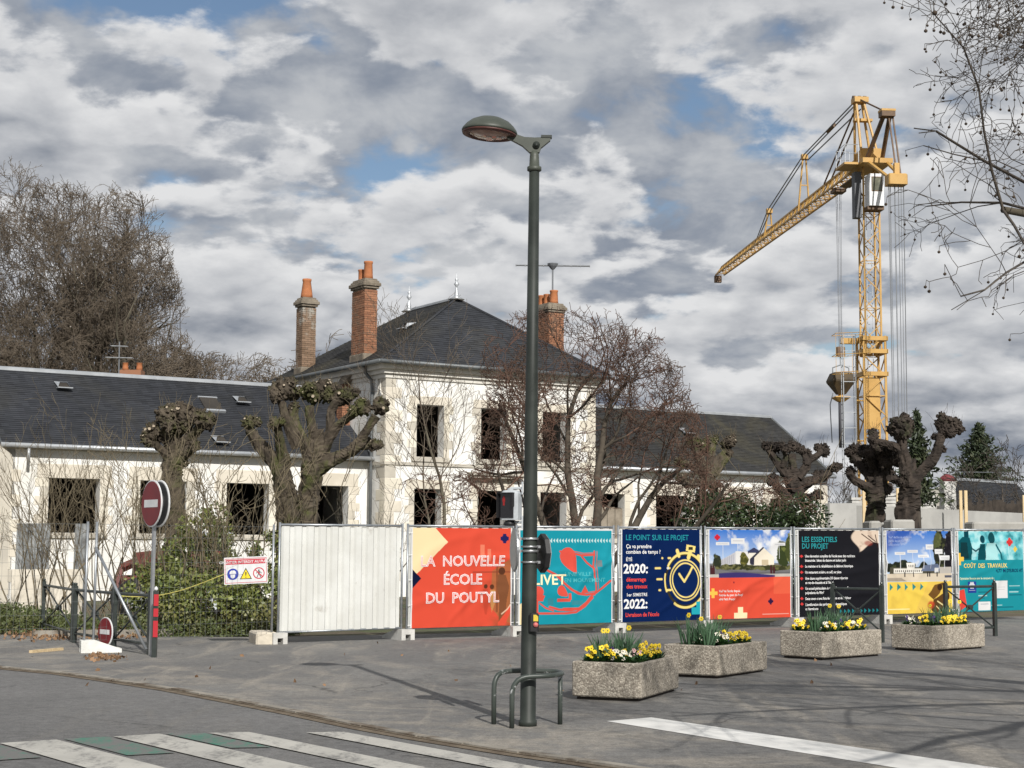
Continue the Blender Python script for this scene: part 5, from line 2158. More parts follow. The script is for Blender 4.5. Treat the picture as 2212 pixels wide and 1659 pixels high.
# (kind, along 0..1, across 0..1); along = long side away from the camera, across = to the left
beds = [
    [('yellow pansy', .06, .88), ('yellow pansy', .10, .70), ('yellow pansy', .05, .97), ('cream pansy', .08, .35), ('yellow pansy', .12, .55), ('purple pansy', .28, .66), ('cream pansy', .10, .16), ('cream pansy', .22, .25), ('yellow pansy', .30, .40),
     ('pink daisy', .38, .12), ('pink daisy', .46, .24), ('yellow pansy', .55, .12), ('yellow pansy', .66, .25), ('yellow pansy', .80, .12), ('yellow pansy', .92, .10), ('yellow pansy', .86, .3), ('leafy narcissus', .40, .62), ('leafy narcissus', .45, .45),
     ('leafy narcissus', .35, .85), ('leafy narcissus', .60, .55), ('leafy narcissus', .15, .82), ('leafy narcissus', .70, .7)],
    [('leafy narcissus', .10, .75), ('leafy narcissus', .16, .55), ('leafy narcissus', .25, .70), ('leafy narcissus', .28, .40), ('leafy narcissus', .12, .30), ('leafy narcissus', .40, .55), ('leafy narcissus', .45, .8), ('leafy narcissus', .60, .6), ('leafy narcissus', .72, .7),
     ('cream pansy', .12, .5), ('cream pansy', .42, .12), ('purple pansy', .38, .22), ('yellow pansy', .48, .30), ('yellow pansy', .56, .10), ('yellow pansy', .60, .24), ('yellow pansy', .70, .12), ('yellow pansy', .80, .10), ('yellow pansy', .90, .12), ('yellow pansy', .95, .2), ('yellow pansy', .84, .28), ('cream pansy', .30, .1)],
    [('yellow pansy', .05, .90), ('yellow pansy', .10, .97), ('yellow pansy', .14, .82), ('leafy narcissus', .30, .70), ('leafy narcissus', .40, .55), ('leafy narcissus', .22, .55), ('leafy narcissus', .55, .62), ('leafy narcissus', .62, .50), ('leafy narcissus', .70, .75),
     ('cream pansy', .20, .15), ('yellow pansy', .24, .08), ('cream pansy', .34, .1), ('purple pansy', .48, .12), ('yellow pansy', .56, .08), ('yellow pansy', .66, .12), ('cream pansy', .78, .1), ('yellow pansy', .88, .1), ('leafy narcissus', .8, .5)],
    [('purple pansy', .06, .92), ('cream pansy', .10, .75), ('yellow pansy', .14, .55), ('cream pansy', .16, .9), ('yellow pansy', .22, .5), ('purple pansy', .30, .6), ('purple pansy', .34, .4), ('yellow pansy', .40, .12), ('yellow pansy', .46, .22), ('yellow pansy', .52, .10), ('yellow pansy', .58, .20), ('yellow pansy', .64, .10),
     ('yellow pansy', .70, .2), ('yellow pansy', .78, .12), ('yellow pansy', .86, .12), ('leafy narcissus', .60, .6), ('leafy narcissus', .75, .5), ('leafy narcissus', .9, .4), ('leafy narcissus', .45, .7)],
]
for (px, ang, lab, which), bed in zip(PL, beds):
    c = gnd(*px)
    e1 = np.array([math.sin(R(ang)), math.cos(R(ang)), 0])      # long side
    e2 = np.array([-e1[1], e1[0], 0])                            # short side to the left
    M = lambda p: c + e2 * p[0] + e1 * p[1] + np.array([0, 0, p[2]])
    root = empty('planter', M((PW / 2, PLn / 2, 0)), 'rectangular ' + lab, 'planter', 'granite planters on the pavement')
    mb = MB()
    mb.box((.05, .05, -.01), (PW - .05, PLn - .05, .05), M)
    mb.build('plinth', M_PLINTH, root)
    # tub with rim: walls built as a ring
    mb = MB()
    w_ = .075
    n_ = 14
    rim = []
    def loop(inset, z, jit=0.0, rad=.035):
        a0, b0, a1, b1 = inset, inset, PW - inset, PLn - inset
        P = []
        for cx, cy, s0 in ((a0 + rad, b0 + rad, 180), (a1 - rad, b0 + rad, 270), (a1 - rad, b1 - rad, 0), (a0 + rad, b1 - rad, 90)):
            for q in range(5):
                t_ = R(s0 + q * 22.5)
                P.append(M((cx + rad * math.cos(t_), cy + rad * math.sin(t_), z + RNG.uniform(-jit, jit))))
        return P
    loops = [loop(.012, .035), loop(0, .05), loop(0, PH), loop(.008, PH + .010, .003), loop(w_ - .01, PH + .012, .003), loop(w_, PH), loop(w_, PH - .08)]
    V = [p for l in loops for p in l]
    n_ = len(loops[0])
    F = [(i * n_ + j, i * n_ + (j + 1) % n_, (i + 1) * n_ + (j + 1) % n_, (i + 1) * n_ + j) for i in range(len(loops) - 1) for j in range(n_)]
    F.append(tuple(range(n_ - 1, -1, -1)))
    raw('tub', V, F, M_GRANITO, root)
    mb = MB()
    mb.box((w_ - .01, w_ - .01, PH - .09), (PW - w_ + .01, PLn - w_ + .01, PH - .035), M)
    mb.build('soil', M_EARTH, root)
    for kind, al, ac in bed:
        src = RNG.choice(protos[kind])
        if src.name not in used_proto:
            used_proto.add(src.name)
            o = src
        else:
            o = copy_tree(src)
        p = M((w_ + .06 + (PW - 2 * w_ - .12) * ac, w_ + .06 + (PLn - 2 * w_ - .12) * al, PH - .035))
        o.location = tuple(p)
        o.rotation_euler = (0, 0, RNG.uniform(-.5, .5) + R(-10))
        s_ = RNG.uniform(1.15, 1.5) if 'narcissus' in kind else RNG.uniform(.9, 1.25)
        o.scale = (s_, s_, s_)
        where = ('near', 'middle', 'far')[min(2, int(al * 3))] + ' ' + ('right', 'centre', 'left')[min(2, int(ac * 3))]
        short = {'nearest': 'nearest granite planter', 'second': 'second granite planter from the lamp', 'third': 'granite planter before the black banner', 'farthest': 'farthest granite planter'}[which]
        tag(o, f'{kind} at the {where} of the {short}', 'plant', f'{kind} plants in the {which} planter')
# ================================================================== trees and planting
def seg_mesh(name, segs, m, parent, n=4):
    """many tapered twigs as one light mesh; segs rows = p0, p1, r0, r1"""
    A = np.asarray(segs, dtype=np.float64)
    p0, p1, r0, r1 = A[:, 0:3], A[:, 3:6], A[:, 6:7], A[:, 7:8]
    d = p1 - p0
    d /= np.maximum(np.linalg.norm(d, axis=1, keepdims=True), 1e-9)
    a = np.where(np.abs(d[:, 2:3]) < .9, np.array([[0, 0, 1.0]]), np.array([[1.0, 0, 0]]))
    x = np.cross(a, d)
    x /= np.maximum(np.linalg.norm(x, axis=1, keepdims=True), 1e-9)
    y = np.cross(d, x)
    V = np.empty((len(A), 2 * n, 3))
    for j in range(n):
        t = 2 * math.pi * j / n
        o = x * math.cos(t) + y * math.sin(t)
        V[:, j] = p0 + o * r0
        V[:, n + j] = p1 + o * r1
    base = (np.arange(len(A)) * 2 * n)[:, None]
    F = np.concatenate([base + np.array([[j, (j + 1) % n, n + (j + 1) % n, n + j]]) for j in range(n)], 0)
    return raw(name, V.reshape(-1, 3), F, m, parent, n > 3)


class Grow:
    """recursive branching; plain floats for speed"""
    def __init__(s, seed, wander=.18, trop=.05, ang=(25, 55), ratio=.62, nseg=(7, 6, 5, 4, 3), kids=(4, 5, 5, 4), maxl=4, taper=.35, rmin=.0035, start=.25, rr=.55, droop=0.0, clip=None, rthick=.028):
        s.rg = random.Random(seed)
        s.__dict__.update(wander=wander, trop=trop, ang=ang, ratio=ratio, nseg=nseg, kids=kids, maxl=maxl, taper=taper, rmin=rmin, start=start, rr=rr, droop=droop, clip=clip, rthick=rthick)
        s.thick, s.thin = [], []
        s.tips = []

    def go(s, p, d, L, r, lvl=0):
        rg = s.rg
        gs = rg.gauss
        n = s.nseg[min(lvl, len(s.nseg) - 1)]
        px, py, pz = float(p[0]), float(p[1]), float(p[2])
        dx, dy, dz = float(d[0]), float(d[1]), float(d[2])
        w_ = s.wander * (1 + .35 * lvl)
        up_ = s.trop - s.droop * max(0, lvl - 1)
        k = 1 / math.sqrt(dx * dx + dy * dy + dz * dz)
        dx, dy, dz = dx * k, dy * k, dz * k
        nodes = []
        rr = r
        st = L / n
        for i in range(n):
            dx, dy, dz = dx + gs(0, w_), dy + gs(0, w_), dz + gs(0, w_) + up_
            k = 1 / math.sqrt(dx * dx + dy * dy + dz * dz)
            dx, dy, dz = dx * k, dy * k, dz * k
            qx, qy, qz = px + dx * st, py + dy * st, pz + dz * st
            if s.clip and not s.clip(qx, qy, qz, rg):
                break
            r2 = max(r * (1 - (1 - s.taper) * (i + 1) / n), s.rmin)
            (s.thick if rr > s.rthick else s.thin).append((px, py, pz, qx, qy, qz, rr, r2))
            px, py, pz, rr = qx, qy, qz, r2
            nodes.append((qx, qy, qz, dx, dy, dz, r2, (i + 1) / n))
        if not nodes:
            return
        s.tips.append((np.array((px, py, pz)), np.array((dx, dy, dz)), lvl))
        if lvl >= s.maxl:
            return
        kk = s.kids[min(lvl, len(s.kids) - 1)]
        for c in range(kk):
            f = s.start + (1 - s.start) * (c + rg.random()) / kk
            i = int(f * n)
            if i >= len(nodes):
                if len(nodes) < n:
                    continue
                i = n - 1
            qx, qy, qz, dx, dy, dz, r2, ff = nodes[i]
            # perpendicular pair
            if abs(dz) < .95:
                h = 1 / math.hypot(dx, dy)
                x = (-dy * h, dx * h, 0.0)
            else:
                x = (1.0, 0.0, 0.0)
            y = (dy * x[2] - dz * x[1], dz * x[0] - dx * x[2], dx * x[1] - dy * x[0])
            az = rg.uniform(0, 6.283)
            a = R(rg.uniform(*s.ang))
            ca, sa, c1, s1 = math.cos(a), math.sin(a), math.cos(az), math.sin(az)
            nd = tuple(q * ca + (u_ * c1 + v_ * s1) * sa for q, u_, v_ in zip((dx, dy, dz), x, y))
            s.go((qx, qy, qz), nd, L * s.ratio * rg.uniform(.65, 1.15) * (1.1 - .35 * ff), max(r2 * s.rr * rg.uniform(.8, 1.15), s.rmin), lvl + 1)

    def build(s, root, m_trunk, m_twig, tn=8, wn=3):
        if not s.thick:
            return seg_mesh('stems', s.thin, m_twig, root, wn)
        if s.thick:
            seg_mesh('trunk', s.thick, m_trunk, root, tn)
        if s.thin:
            seg_mesh('twigs', s.thin, m_twig, root, wn)


def ball_clip(px, py, Y, rx, ry, soft=.16):
    """crown envelope: uneven ellipsoid round a surveyed centre (sizes in photo units at that distance)"""
    c = at(px, py, Y)
    a, b = rx / FOCAL * Y, ry / FOCAL * Y
    def f(x, y, z, rg):
        u, v, t = (x - c[0]) / a, (y - c[1]) / a, (z - c[2]) / b
        if t < 0:
            t *= .6
            if z < c[2] - b * .5:
                return True
        k = 1 + soft * math.sin(3.1 * u + 5.3 * t) + soft * math.sin(6.3 * t - 4.1 * u + 1) * .6
        return u * u + v * v + t * t < k * rg.uniform(.86, 1.1)
    return f


M_BARK = mat('grey_bark', (.042, .034, .026), (.085, .070, .053), scale=3, rough=.95, bump=.6, bscale=14)
M_BARKP = mat('plane_bark', (.145, .13, .095), (.075, .063, .044), scale=1.6, rough=.9, bump=.3, bscale=8)
M_TWIG = mat('brown_twigs', (.11, .088, .066), (.16, .128, .095), scale=2, rough=.9)
M_TWIGR = mat('reddish_twigs', (.135, .072, .050), (.088, .060, .044), scale=1.2, rough=.85)
M_TWIGO = mat('olive_twigs', (.135, .11, .070), (.19, .155, .10), scale=2, rough=.9)
M_TWIGD = mat('dark_twigs', (.060, .050, .042), (.09, .075, .06), scale=1, rough=.9)
M_POLL = mat('pollard_bark', (.034, .026, .018), (.095, .076, .055), scale=3.2, rough=.95, bump=.9, bscale=11, c3=(.060, .064, .020), s3=1.3, t3=(.48, .64))
M_POLLD = mat('dark_pollard_bark', (.020, .015, .012), (.055, .042, .033), scale=3.2, rough=.95, bump=.9, bscale=11, c3=(.045, .05, .022), s3=1.3, t3=(.55, .7))
M_CUT = mat('cut_wood', (.38, .32, .24), (.28, .23, .17), scale=8, rough=.9)


# ---------------------------------------------------------------- pollards
def lump(c, r, seed, sub=14, rough=.28):
    """knuckle of a pollard: a ball with many bosses"""
    rg = np.random.default_rng(seed)
    nu, nv = 30, 19
    bos = rg.normal(size=(40, 3))
    bos /= np.linalg.norm(bos, axis=1, keepdims=True)
    amp = rg.uniform(.05, .42, 40)
    P = []
    for i in range(nv):
        ph = math.pi * i / (nv - 1)
        for j in range(nu):
            th = 2 * math.pi * j / nu
            n_ = np.array([math.sin(ph) * math.cos(th), math.sin(ph) * math.sin(th), math.cos(ph)])
            k = .74 + np.max(amp * np.clip((bos @ n_ - .86) / .14, 0, 1) ** .55) + rg.uniform(-.07, .07)
            P.append(c + n_ * r * k)
    F = [(i * nu + j, (i + 1) * nu + j, (i + 1) * nu + (j + 1) % nu, i * nu + (j + 1) % nu) for i in range(nv - 1) for j in range(nu)]
    return P, F, bos, amp


def limb(mb, pts, rad, seed):
    """gnarled tapering limb along surveyed points"""
    rg = np.random.default_rng(seed)
    P = [np.asarray(p, float) for p in pts]
    q, rr = [], []
    n = len(P)
    for i in range(n - 1):
        for k in range(9):
            t = k / 9
            p_1, p0, p1, p2 = P[max(i - 1, 0)], P[i], P[i + 1], P[min(i + 2, n - 1)]
            c = .5 * ((2 * p0) + (-p_1 + p1) * t + (2 * p_1 - 5 * p0 + 4 * p1 - p2) * t * t + (-p_1 + 3 * p0 - 3 * p1 + p2) * t ** 3)
            q.append(c)
            rr.append(rad[i] * (1 - t) + rad[i + 1] * t)
    q.append(P[-1])
    rr.append(rad[-1])
    nn = 17
    ph = rg.uniform(0, 6.28, 4)
    V = []
    x = None
    for i, p in enumerate(q):
        d = nrm(q[min(i + 1, len(q) - 1)] - q[max(i - 1, 0)])
        if x is None:
            x, y, _ = frame(d)
        else:
            x = nrm(x - d * np.dot(x, d))
            y = np.cross(d, x)
        for j in range(nn):
            a = 2 * math.pi * j / nn
            k = 1 + .10 * math.sin(2 * a + ph[0] + i * .28) + .08 * math.sin(3 * a + ph[1] - i * .45) + .07 * math.sin(6 * a + ph[2] + i * .3) + rg.uniform(-.11, .11)
            V.append(p + (x * math.cos(a) + y * math.sin(a)) * rr[i] * k)
    F = [(i * nn + j, i * nn + (j + 1) % nn, (i + 1) * nn + (j + 1) % nn, (i + 1) * nn + j) for i in range(len(q) - 1) for j in range(nn)]
    F += [tuple(range(nn - 1, -1, -1)), tuple(range((len(q) - 1) * nn, len(q) * nn))]
    mb.add(V, F)


def pollard(conv, Y, limbs, knobs, label, seed, m=M_POLL, cuts=True, shoots=0, foot=1.7):
    """conv maps sketch units to photo position; limbs = [(x, y, radius_m, depth)...]; knobs = (x, y, r sketch units)"""
    unit = np.linalg.norm(at(*conv(100, 0), Y) - at(*conv(0, 0), Y)) / 100
    rg = random.Random(seed)
    b = at(*conv(*limbs[0][0][:2]), Y)
    b[2] = float(gz(b[0], b[1]))
    root = empty('pollard_tree', b, label, 'tree', 'knobbly pollarded trees')
    mb = MB()
    ends = []
    for li, L in enumerate(limbs):
        dz = [0.0] * len(L)
        off = rg.uniform(-.5, .5) if li and not (len(L[0]) > 3) else 0
        pts = [at(*conv(p[0], p[1]), Y + off * (k / (len(L) - 1))) for k, p in enumerate(L)]
        rad = [p[2] * .76 for p in L]
        if li < foot_n(L):
            p0 = pts[0].copy()
            p0[2] = b[2] - .05
            pts = [p0] + pts
            rad = [rad[0] * 1.25] + rad
        limb(mb, pts, rad, seed * 31 + li)
        ends.append((pts[-1], L[-1][0], L[-1][1], off))
    mb.build('trunk', m, root, False)
    gk = Grow(seed + 900, wander=.15, trop=.08, maxl=0, nseg=(3,), rmin=.003)
    for ki, (kx, ky, kr) in enumerate(knobs):
        # a knuckle takes the depth of the nearest limb end
        e = min(ends, key=lambda q: (q[1] - kx) ** 2 + (q[2] - ky) ** 2)
        c = at(*conv(kx, ky), e[0][1] + rg.uniform(-.15, .15))
        rk = kr * unit * 1.12
        P, F, bos, amp = lump(c, rk * .92, seed * 77 + ki)
        mk_ = MB()
        mk_.add(P, F)
        for q in range(46):
            n_ = nrm(np.array([rg.gauss(0, 1), rg.gauss(0, 1), rg.gauss(.35, 1)]))
            n2 = nrm(n_ + np.array([rg.gauss(0, .35), rg.gauss(0, .35), rg.gauss(.25, .35)]))
            p0 = c + n_ * rk * .55
            p1 = p0 + n2 * rk * rg.uniform(.40, .78)
            r_ = rk * rg.uniform(.11, .24)
            mk_.cur = 0
            mk_.tube(p0, p1, r_ * 1.15, r_ * rg.uniform(.6, 1.0), n=6, cap=False)
            mk_.cur = 1 if (cuts and rg.random() < .10) else 0
            x_, y_, _z = frame(n2)
            mk_.add([p1 + (x_ * math.cos(a) + y_ * math.sin(a)) * r_ * .85 + n2 * .004 for a in (0, 1.05, 2.09, 3.14, 4.19, 5.24)], [tuple(range(6))])
        mk_.cur = 1
        mk_.build('knuckle', [m, M_CUT], root, False)
        if rg.random() < .8:                          # fine shoots sprouting from the head
            for q in range(rg.randint(2, 6)):
                d_ = np.array([rg.gauss(0, .5), rg.gauss(0, .5), 1.0])
                gk.go(c + nrm(d_) * rk * .8, d_, rg.uniform(.12, .45), .006)
    if gk.thin:
        seg_mesh('head_shoots', gk.thin, M_TWIGO if cuts else M_TWIGD, root, 3)['kind'] = 'stuff'
    if shoots:
        gsh = Grow(seed, wander=.12, trop=.10, maxl=1, nseg=(6, 4), kids=(4,), ratio=.5, rmin=.005)
        for _ in range(shoots):
            e = rg.choice(ends)
            p = np.array(e[0]) * rg.uniform(.2, .9) + 0
            f = rg.uniform(.1, .8)
            p = b + (np.array(e[0]) - b) * f
            p[2] = max(p[2], 1.8)
            gsh.go(p + np.array([0, -.35, 0]), np.array([rg.uniform(-.8, .8), rg.uniform(-.5, .1), 1.0]), rg.uniform(.7, 1.6), .013)
        if gsh.thin:
            seg_mesh('shoots', gsh.thin, M_TWIGO, root, 3)['kind'] = 'stuff'
    return root


def foot_n(L):
    return 99 if len(L[0]) > 3 else 0


z2 = lambda x, y: ((900 + x / 2.5528) / 1.8228, (1450 + y / 2.5528) / 1.8228)
pollard(z2, 37.0,
        [[(590, 1540, .33, 0), (570, 1250, .30), (520, 1030, .30), (390, 850, .20), (270, 720, .17), (200, 570, .15)],
         [(770, 1540, .36, 0), (800, 1280, .33), (860, 1000, .36), (900, 800, .26), (880, 620, .2)],
         [(870, 1010, .26), (1080, 900, .19), (1230, 830, .18), (1320, 740, .15), (1400, 610, .13), (1480, 480, .13)],
         [(840, 980, .24), (760, 740, .17), (660, 540, .14), (640, 380, .13)], [(700, 800, .17), (590, 560, .13), (530, 330, .13)],
         [(880, 900, .22), (830, 560, .13), (810, 380, .12)], [(930, 850, .2), (1020, 640, .14), (1030, 440, .13), (1090, 320, .12)],
         [(950, 830, .19), (1090, 590, .13), (1200, 500, .11), (1300, 430, .11)], [(560, 1000, .2), (520, 750, .14), (490, 580, .12)], [(1310, 790, .12), (1440, 780, .11)]],
        [(205, 545, 62), (285, 545, 45), (460, 560, 55), (530, 540, 40), (540, 220, 105), (480, 285, 62), (620, 165, 62), (650, 260, 60), (740, 240, 50), (850, 255, 95), (800, 190, 50), (950, 210, 90), (1000, 280, 70), (1060, 220, 60), (1130, 290, 85), (1220, 270, 60), (1280, 250, 40),
         (1260, 430, 50), (1345, 390, 72), (1530, 390, 80), (1370, 740, 52), (1450, 775, 55), (1510, 770, 42), (660, 390, 50)],
        'large mossy pollard with two trunks behind the white fence panel', 3, M_POLL, True, 26)
z1 = lambda x, y: (x / 2.011 / 1.8228, (1400 + y / 2.011) / 1.8228)
pollard(z1, 38.0,
        [[(1385, 1140, .32, 0), (1360, 950, .30), (1375, 820, .30), (1390, 700, .26)], [(1350, 820, .2), (1290, 760, .12), (1200, 680, .13)], [(1370, 780, .2), (1320, 640, .15), (1300, 520, .14)],
         [(1385, 720, .22), (1400, 600, .17), (1420, 500, .15)], [(1400, 740, .2), (1500, 650, .17), (1600, 560, .14)], [(1410, 800, .2), (1500, 750, .15), (1545, 715, .12)]],
        [(1205, 605, 58), (1165, 660, 45), (1190, 690, 40), (1300, 480, 62), (1360, 440, 55), (1420, 460, 72), (1490, 470, 60), (1570, 490, 62), (1640, 525, 60), (1340, 560, 50), (1460, 560, 60), (1540, 715, 42), (1452, 850, 34), (1280, 650, 40)],
        'pollard with short fat limbs in front of the left wing roof', 4, M_POLL, True, 6)
z4 = lambda x, y: ((2650 + x / 3.318) / 1.8228, (1600 + y / 3.318) / 1.8228)
pollard(z4, 44.0,
        [[(470, 1250, .30, 0), (450, 1020, .30), (440, 860, .26), (430, 760, .2)], [(420, 980, .2), (260, 1010, .12), (150, 960, .12)], [(430, 880, .2), (310, 830, .12), (190, 750, .10), (100, 730, .1)],
         [(420, 820, .18), (340, 640, .13), (260, 520, .11)], [(470, 850, .2), (600, 680, .13), (740, 560, .12)], [(500, 900, .2), (640, 750, .13), (740, 640, .10)], [(460, 780, .17), (510, 600, .12), (520, 500, .1)], [(560, 1030, .15), (640, 1020, .06)]],
        [(110, 955, 62), (180, 1010, 50), (250, 1020, 45), (80, 730, 62), (140, 770, 45), (230, 480, 62), (310, 470, 55), (390, 520, 70), (420, 590, 55), (460, 440, 45), (520, 470, 55), (560, 420, 40), (690, 500, 62), (760, 470, 62), (775, 410, 42), (720, 420, 35), (745, 620, 42)],
        'pollard half hidden by red twigs left of the gable end', 5, M_POLL, True, 12)
pollard(z4, 45.0,
        [[(1590, 1250, .34, 0), (1570, 1060, .30), (1560, 900, .27), (1560, 780, .17), (1550, 620, .13)], [(1530, 930, .22), (1400, 780, .16), (1300, 640, .13), (1230, 540, .11)], [(1620, 940, .22), (1740, 790, .16), (1780, 700, .13), (1890, 640, .12), (1950, 590, .11)],
         [(1640, 1060, .22), (1800, 980, .17), (1950, 920, .14), (2060, 860, .11)], [(1520, 1220, .2), (1400, 1090, .16), (1310, 990, .14)], [(1650, 1190, .2), (1780, 1190, .14), (1880, 1160, .12)], [(1740, 780, .13), (1730, 680, .10), (1700, 600, .1)], [(1440, 800, .12), (1470, 660, .09), (1450, 560, .09)]],
        [(1205, 515, 50), (1270, 520, 50), (1340, 545, 62), (1420, 520, 52), (1480, 560, 55), (1550, 530, 62), (1620, 540, 55), (1690, 580, 55), (1750, 620, 55), (1785, 660, 40), (1890, 545, 48), (1965, 570, 68), (1990, 620, 45), (1880, 900, 50), (1950, 920, 68), (2120, 800, 58), (2060, 830, 45), (2180, 790, 40), (1295, 955, 68), (1270, 1000, 40), (1880, 1165, 66), (1820, 1190, 45)],
        'spreading dark pollard right of the gable end', 6, M_POLLD, False)
z5 = lambda x, y: ((3250 + x / 2.765) / 1.8228, (1550 + y / 2.765) / 1.8228)
pollard(z5, 46.0,
        [[(545, 1400, .38, 0), (550, 1200, .34), (560, 1060, .34), (570, 900, .26), (560, 760, .2)], [(530, 1060, .24), (400, 990, .17), (290, 920, .13), (260, 860, .12)], [(520, 960, .2), (430, 840, .15), (340, 730, .14), (300, 660, .13)],
         [(600, 980, .24), (640, 820, .17), (620, 680, .14)], [(620, 1060, .2), (680, 1040, .15), (700, 990, .1)], [(560, 850, .17), (490, 740, .13), (480, 660, .12)], [(630, 850, .17), (700, 760, .13), (720, 680, .12)]],
        [(275, 850, 48), (300, 645, 72), (330, 600, 50), (260, 640, 40), (330, 720, 60), (420, 640, 60), (480, 640, 68), (540, 610, 60), (600, 640, 75), (660, 620, 62), (720, 650, 68), (560, 720, 80), (650, 740, 75), (480, 760, 62), (740, 730, 50), (680, 1050, 45), (600, 850, 80), (520, 860, 70), (690, 870, 60)],
        'dense dark pollard with a single thick trunk before the crane mast', 8, M_POLLD, False)
pollard(z5, 45.0,
        [[(890, 1385, .42, 0), (905, 1180, .36), (930, 1000, .38), (890, 820, .24), (845, 650, .2), (835, 520, .19), (830, 400, .2)], [(960, 960, .28), (1060, 830, .2), (1170, 720, .18), (1230, 580, .17), (1260, 470, .17), (1300, 380, .17)],
         [(850, 640, .17), (740, 570, .14), (610, 535, .13), (530, 500, .12)], [(880, 980, .2), (770, 940, .14), (690, 920, .12)], [(940, 950, .2), (950, 840, .12), (960, 720, .09)]],
        [(830, 370, 105), (770, 320, 62), (870, 275, 55), (740, 395, 62), (900, 340, 55), (790, 440, 60), (880, 430, 60), (520, 440, 52), (510, 500, 48), (1320, 345, 92), (1270, 265, 52), (1240, 340, 50), (1400, 330, 62), (1450, 390, 58), (1360, 420, 60), (1290, 420, 50), (1195, 470, 36), (1280, 610, 36), (830, 960, 50), (790, 760, 40), (860, 880, 45)],
        'tall dark pollard with one arm raised to the right', 9, M_POLLD, False)

# ---------------------------------------------------------------- bare trees and shrubs
def bare(name, base, label, group, gr, stems, mt, mw, tn=7):
    root = empty(name, base, label, 'shrub' if 'shrub' in name else 'tree', group)
    for d, L, r, o in stems:
        gr.go(np.asarray(base, float) + np.asarray(o, float), d, L, r)
    gr.build(root, mt, mw, tn)
    return root


def gpos(px, Y):
    p = at(px, 1185, Y)
    return np.array([p[0], p[1], float(gz(p[0], p[1]))])


# many-stemmed tree with reddish twigs before the main block
b = gpos(1258, 41)
gr = Grow(21, wander=.13, trop=.035, ang=(28, 62), ratio=.60, nseg=(9, 7, 6, 5, 4), kids=(9, 8, 8, 6), maxl=4, taper=.30, rmin=.0068, start=.26, rr=.50, clip=ball_clip(1262, 900, 41, 262, 262))
bare('bare_tree', b, 'bare many-stemmed tree with reddish twigs in front of the main block', None, gr,
     [((-.40, 0, 1), 5.6, .13, (-.3, 0, 0)), ((-.10, .2, 1), 6.6, .14, (-.1, .1, 0)), ((.18, -.2, 1), 6.4, .15, (.15, 0, 0)), ((.50, .1, 1), 6.0, .13, (.3, .1, 0)), ((-.75, -.2, 1), 4.8, .10, (-.4, -.1, 0)), ((.85, .1, .9), 5.2, .10, (.45, 0, 0))], M_BARK, M_TWIGR)
b = gpos(955, 41.5)
gr = Grow(22, wander=.08, trop=.05, ang=(25, 50), ratio=.5, nseg=(9, 6, 5, 4), kids=(14, 6, 4), maxl=3, taper=.25, rmin=.0045, start=.3, rr=.42)
bare('young_tree', b, 'slender pale young tree left of the main doorway', 'slender young trees', gr, [((-.02, 0, 1), 6.1, .065, (0, 0, 0)), ((-.22, 0, 1), 5.2, .045, (-.1, 0, 0))], M_BARKP, M_TWIG)
# twiggy shrubs behind the wire mesh
for k, (px, Y, h, n_, lab) in enumerate(((60, 34, 3.6, 9, 'bare twiggy shrub at the far left before the first window'), (150, 33, 3.9, 12, 'bare twiggy shrub behind the grey sheet metal'), (245, 33.5, 4.3, 16, 'tallest bare twiggy shrub right of the first wing window'),
                                         (330, 35, 3.4, 7, 'bare twiggy shrub beside the red machine'), (520, 31.5, 2.9, 4, 'thin bare sapling crossing the third wing window'), (745, 35, 2.9, 6, 'low bare shrub right of the large pollard'), (800, 41, 3.2, 4, 'thin bare shrub by the drain pipe'))):
    rg = random.Random(100 + k)
    b = gpos(px, Y)
    gr = Grow(60 + k, wander=.10, trop=.06, ang=(18, 42), ratio=.42, nseg=(8, 5, 4), kids=(6, 4), maxl=2, taper=.3, rmin=.0035, start=.25, rr=.5)
    bare('bare_shrub', b, lab, 'bare shrubs behind the fence', gr, [((rg.uniform(-.55, .55), rg.uniform(-.3, .3), 1), h * rg.uniform(.6, 1), rg.uniform(.012, .024), (rg.uniform(-.5, .5), rg.uniform(-.3, .3), 0)) for _ in range(n_)], M_TWIGO, M_TWIGO if k < 4 else M_BARKP)
# big planes far left
for k, (px, Y, h, lab, sd) in enumerate(((45, 92, 21.5, 'tall bare plane tree at the left frame edge', 31), (165, 88, 20.5, 'broad bare plane tree leaning right above the left wing', 32))):
    b = gpos(px, Y)
    gr = Grow(sd, wander=.10, trop=.040, ang=(24, 52), ratio=.55, nseg=(10, 8, 6, 5, 4), kids=(12, 10, 9, 6), maxl=4, taper=.22, rmin=.0125, start=.28, rr=.46, clip=ball_clip(*((30, 610, 92, 260, 290) if k == 0 else (190, 625, 88, 215, 285))))
    st = [((-.10, 0, 1), h * .78, .42, (-.8, 0, 0)), ((.16, .1, 1), h * .74, .36, (.4, 0, 0)), ((.36, 0, 1), h * .68, .32, (.7, 0, 0)), ((-.42, 0, 1), h * .68, .30, (-1.2, .4, 0))]
    if k:
        st.append(((.52, -.1, 1), h * .52, .28, (.6, 0, 0)))
        st.append(((.05, -.1, 1), h * .70, .30, (.2, 0, 0)))
    bare('plane_tree', b, lab, 'bare plane trees behind the left wing', gr, st, M_BARKP, M_TWIG, 8)
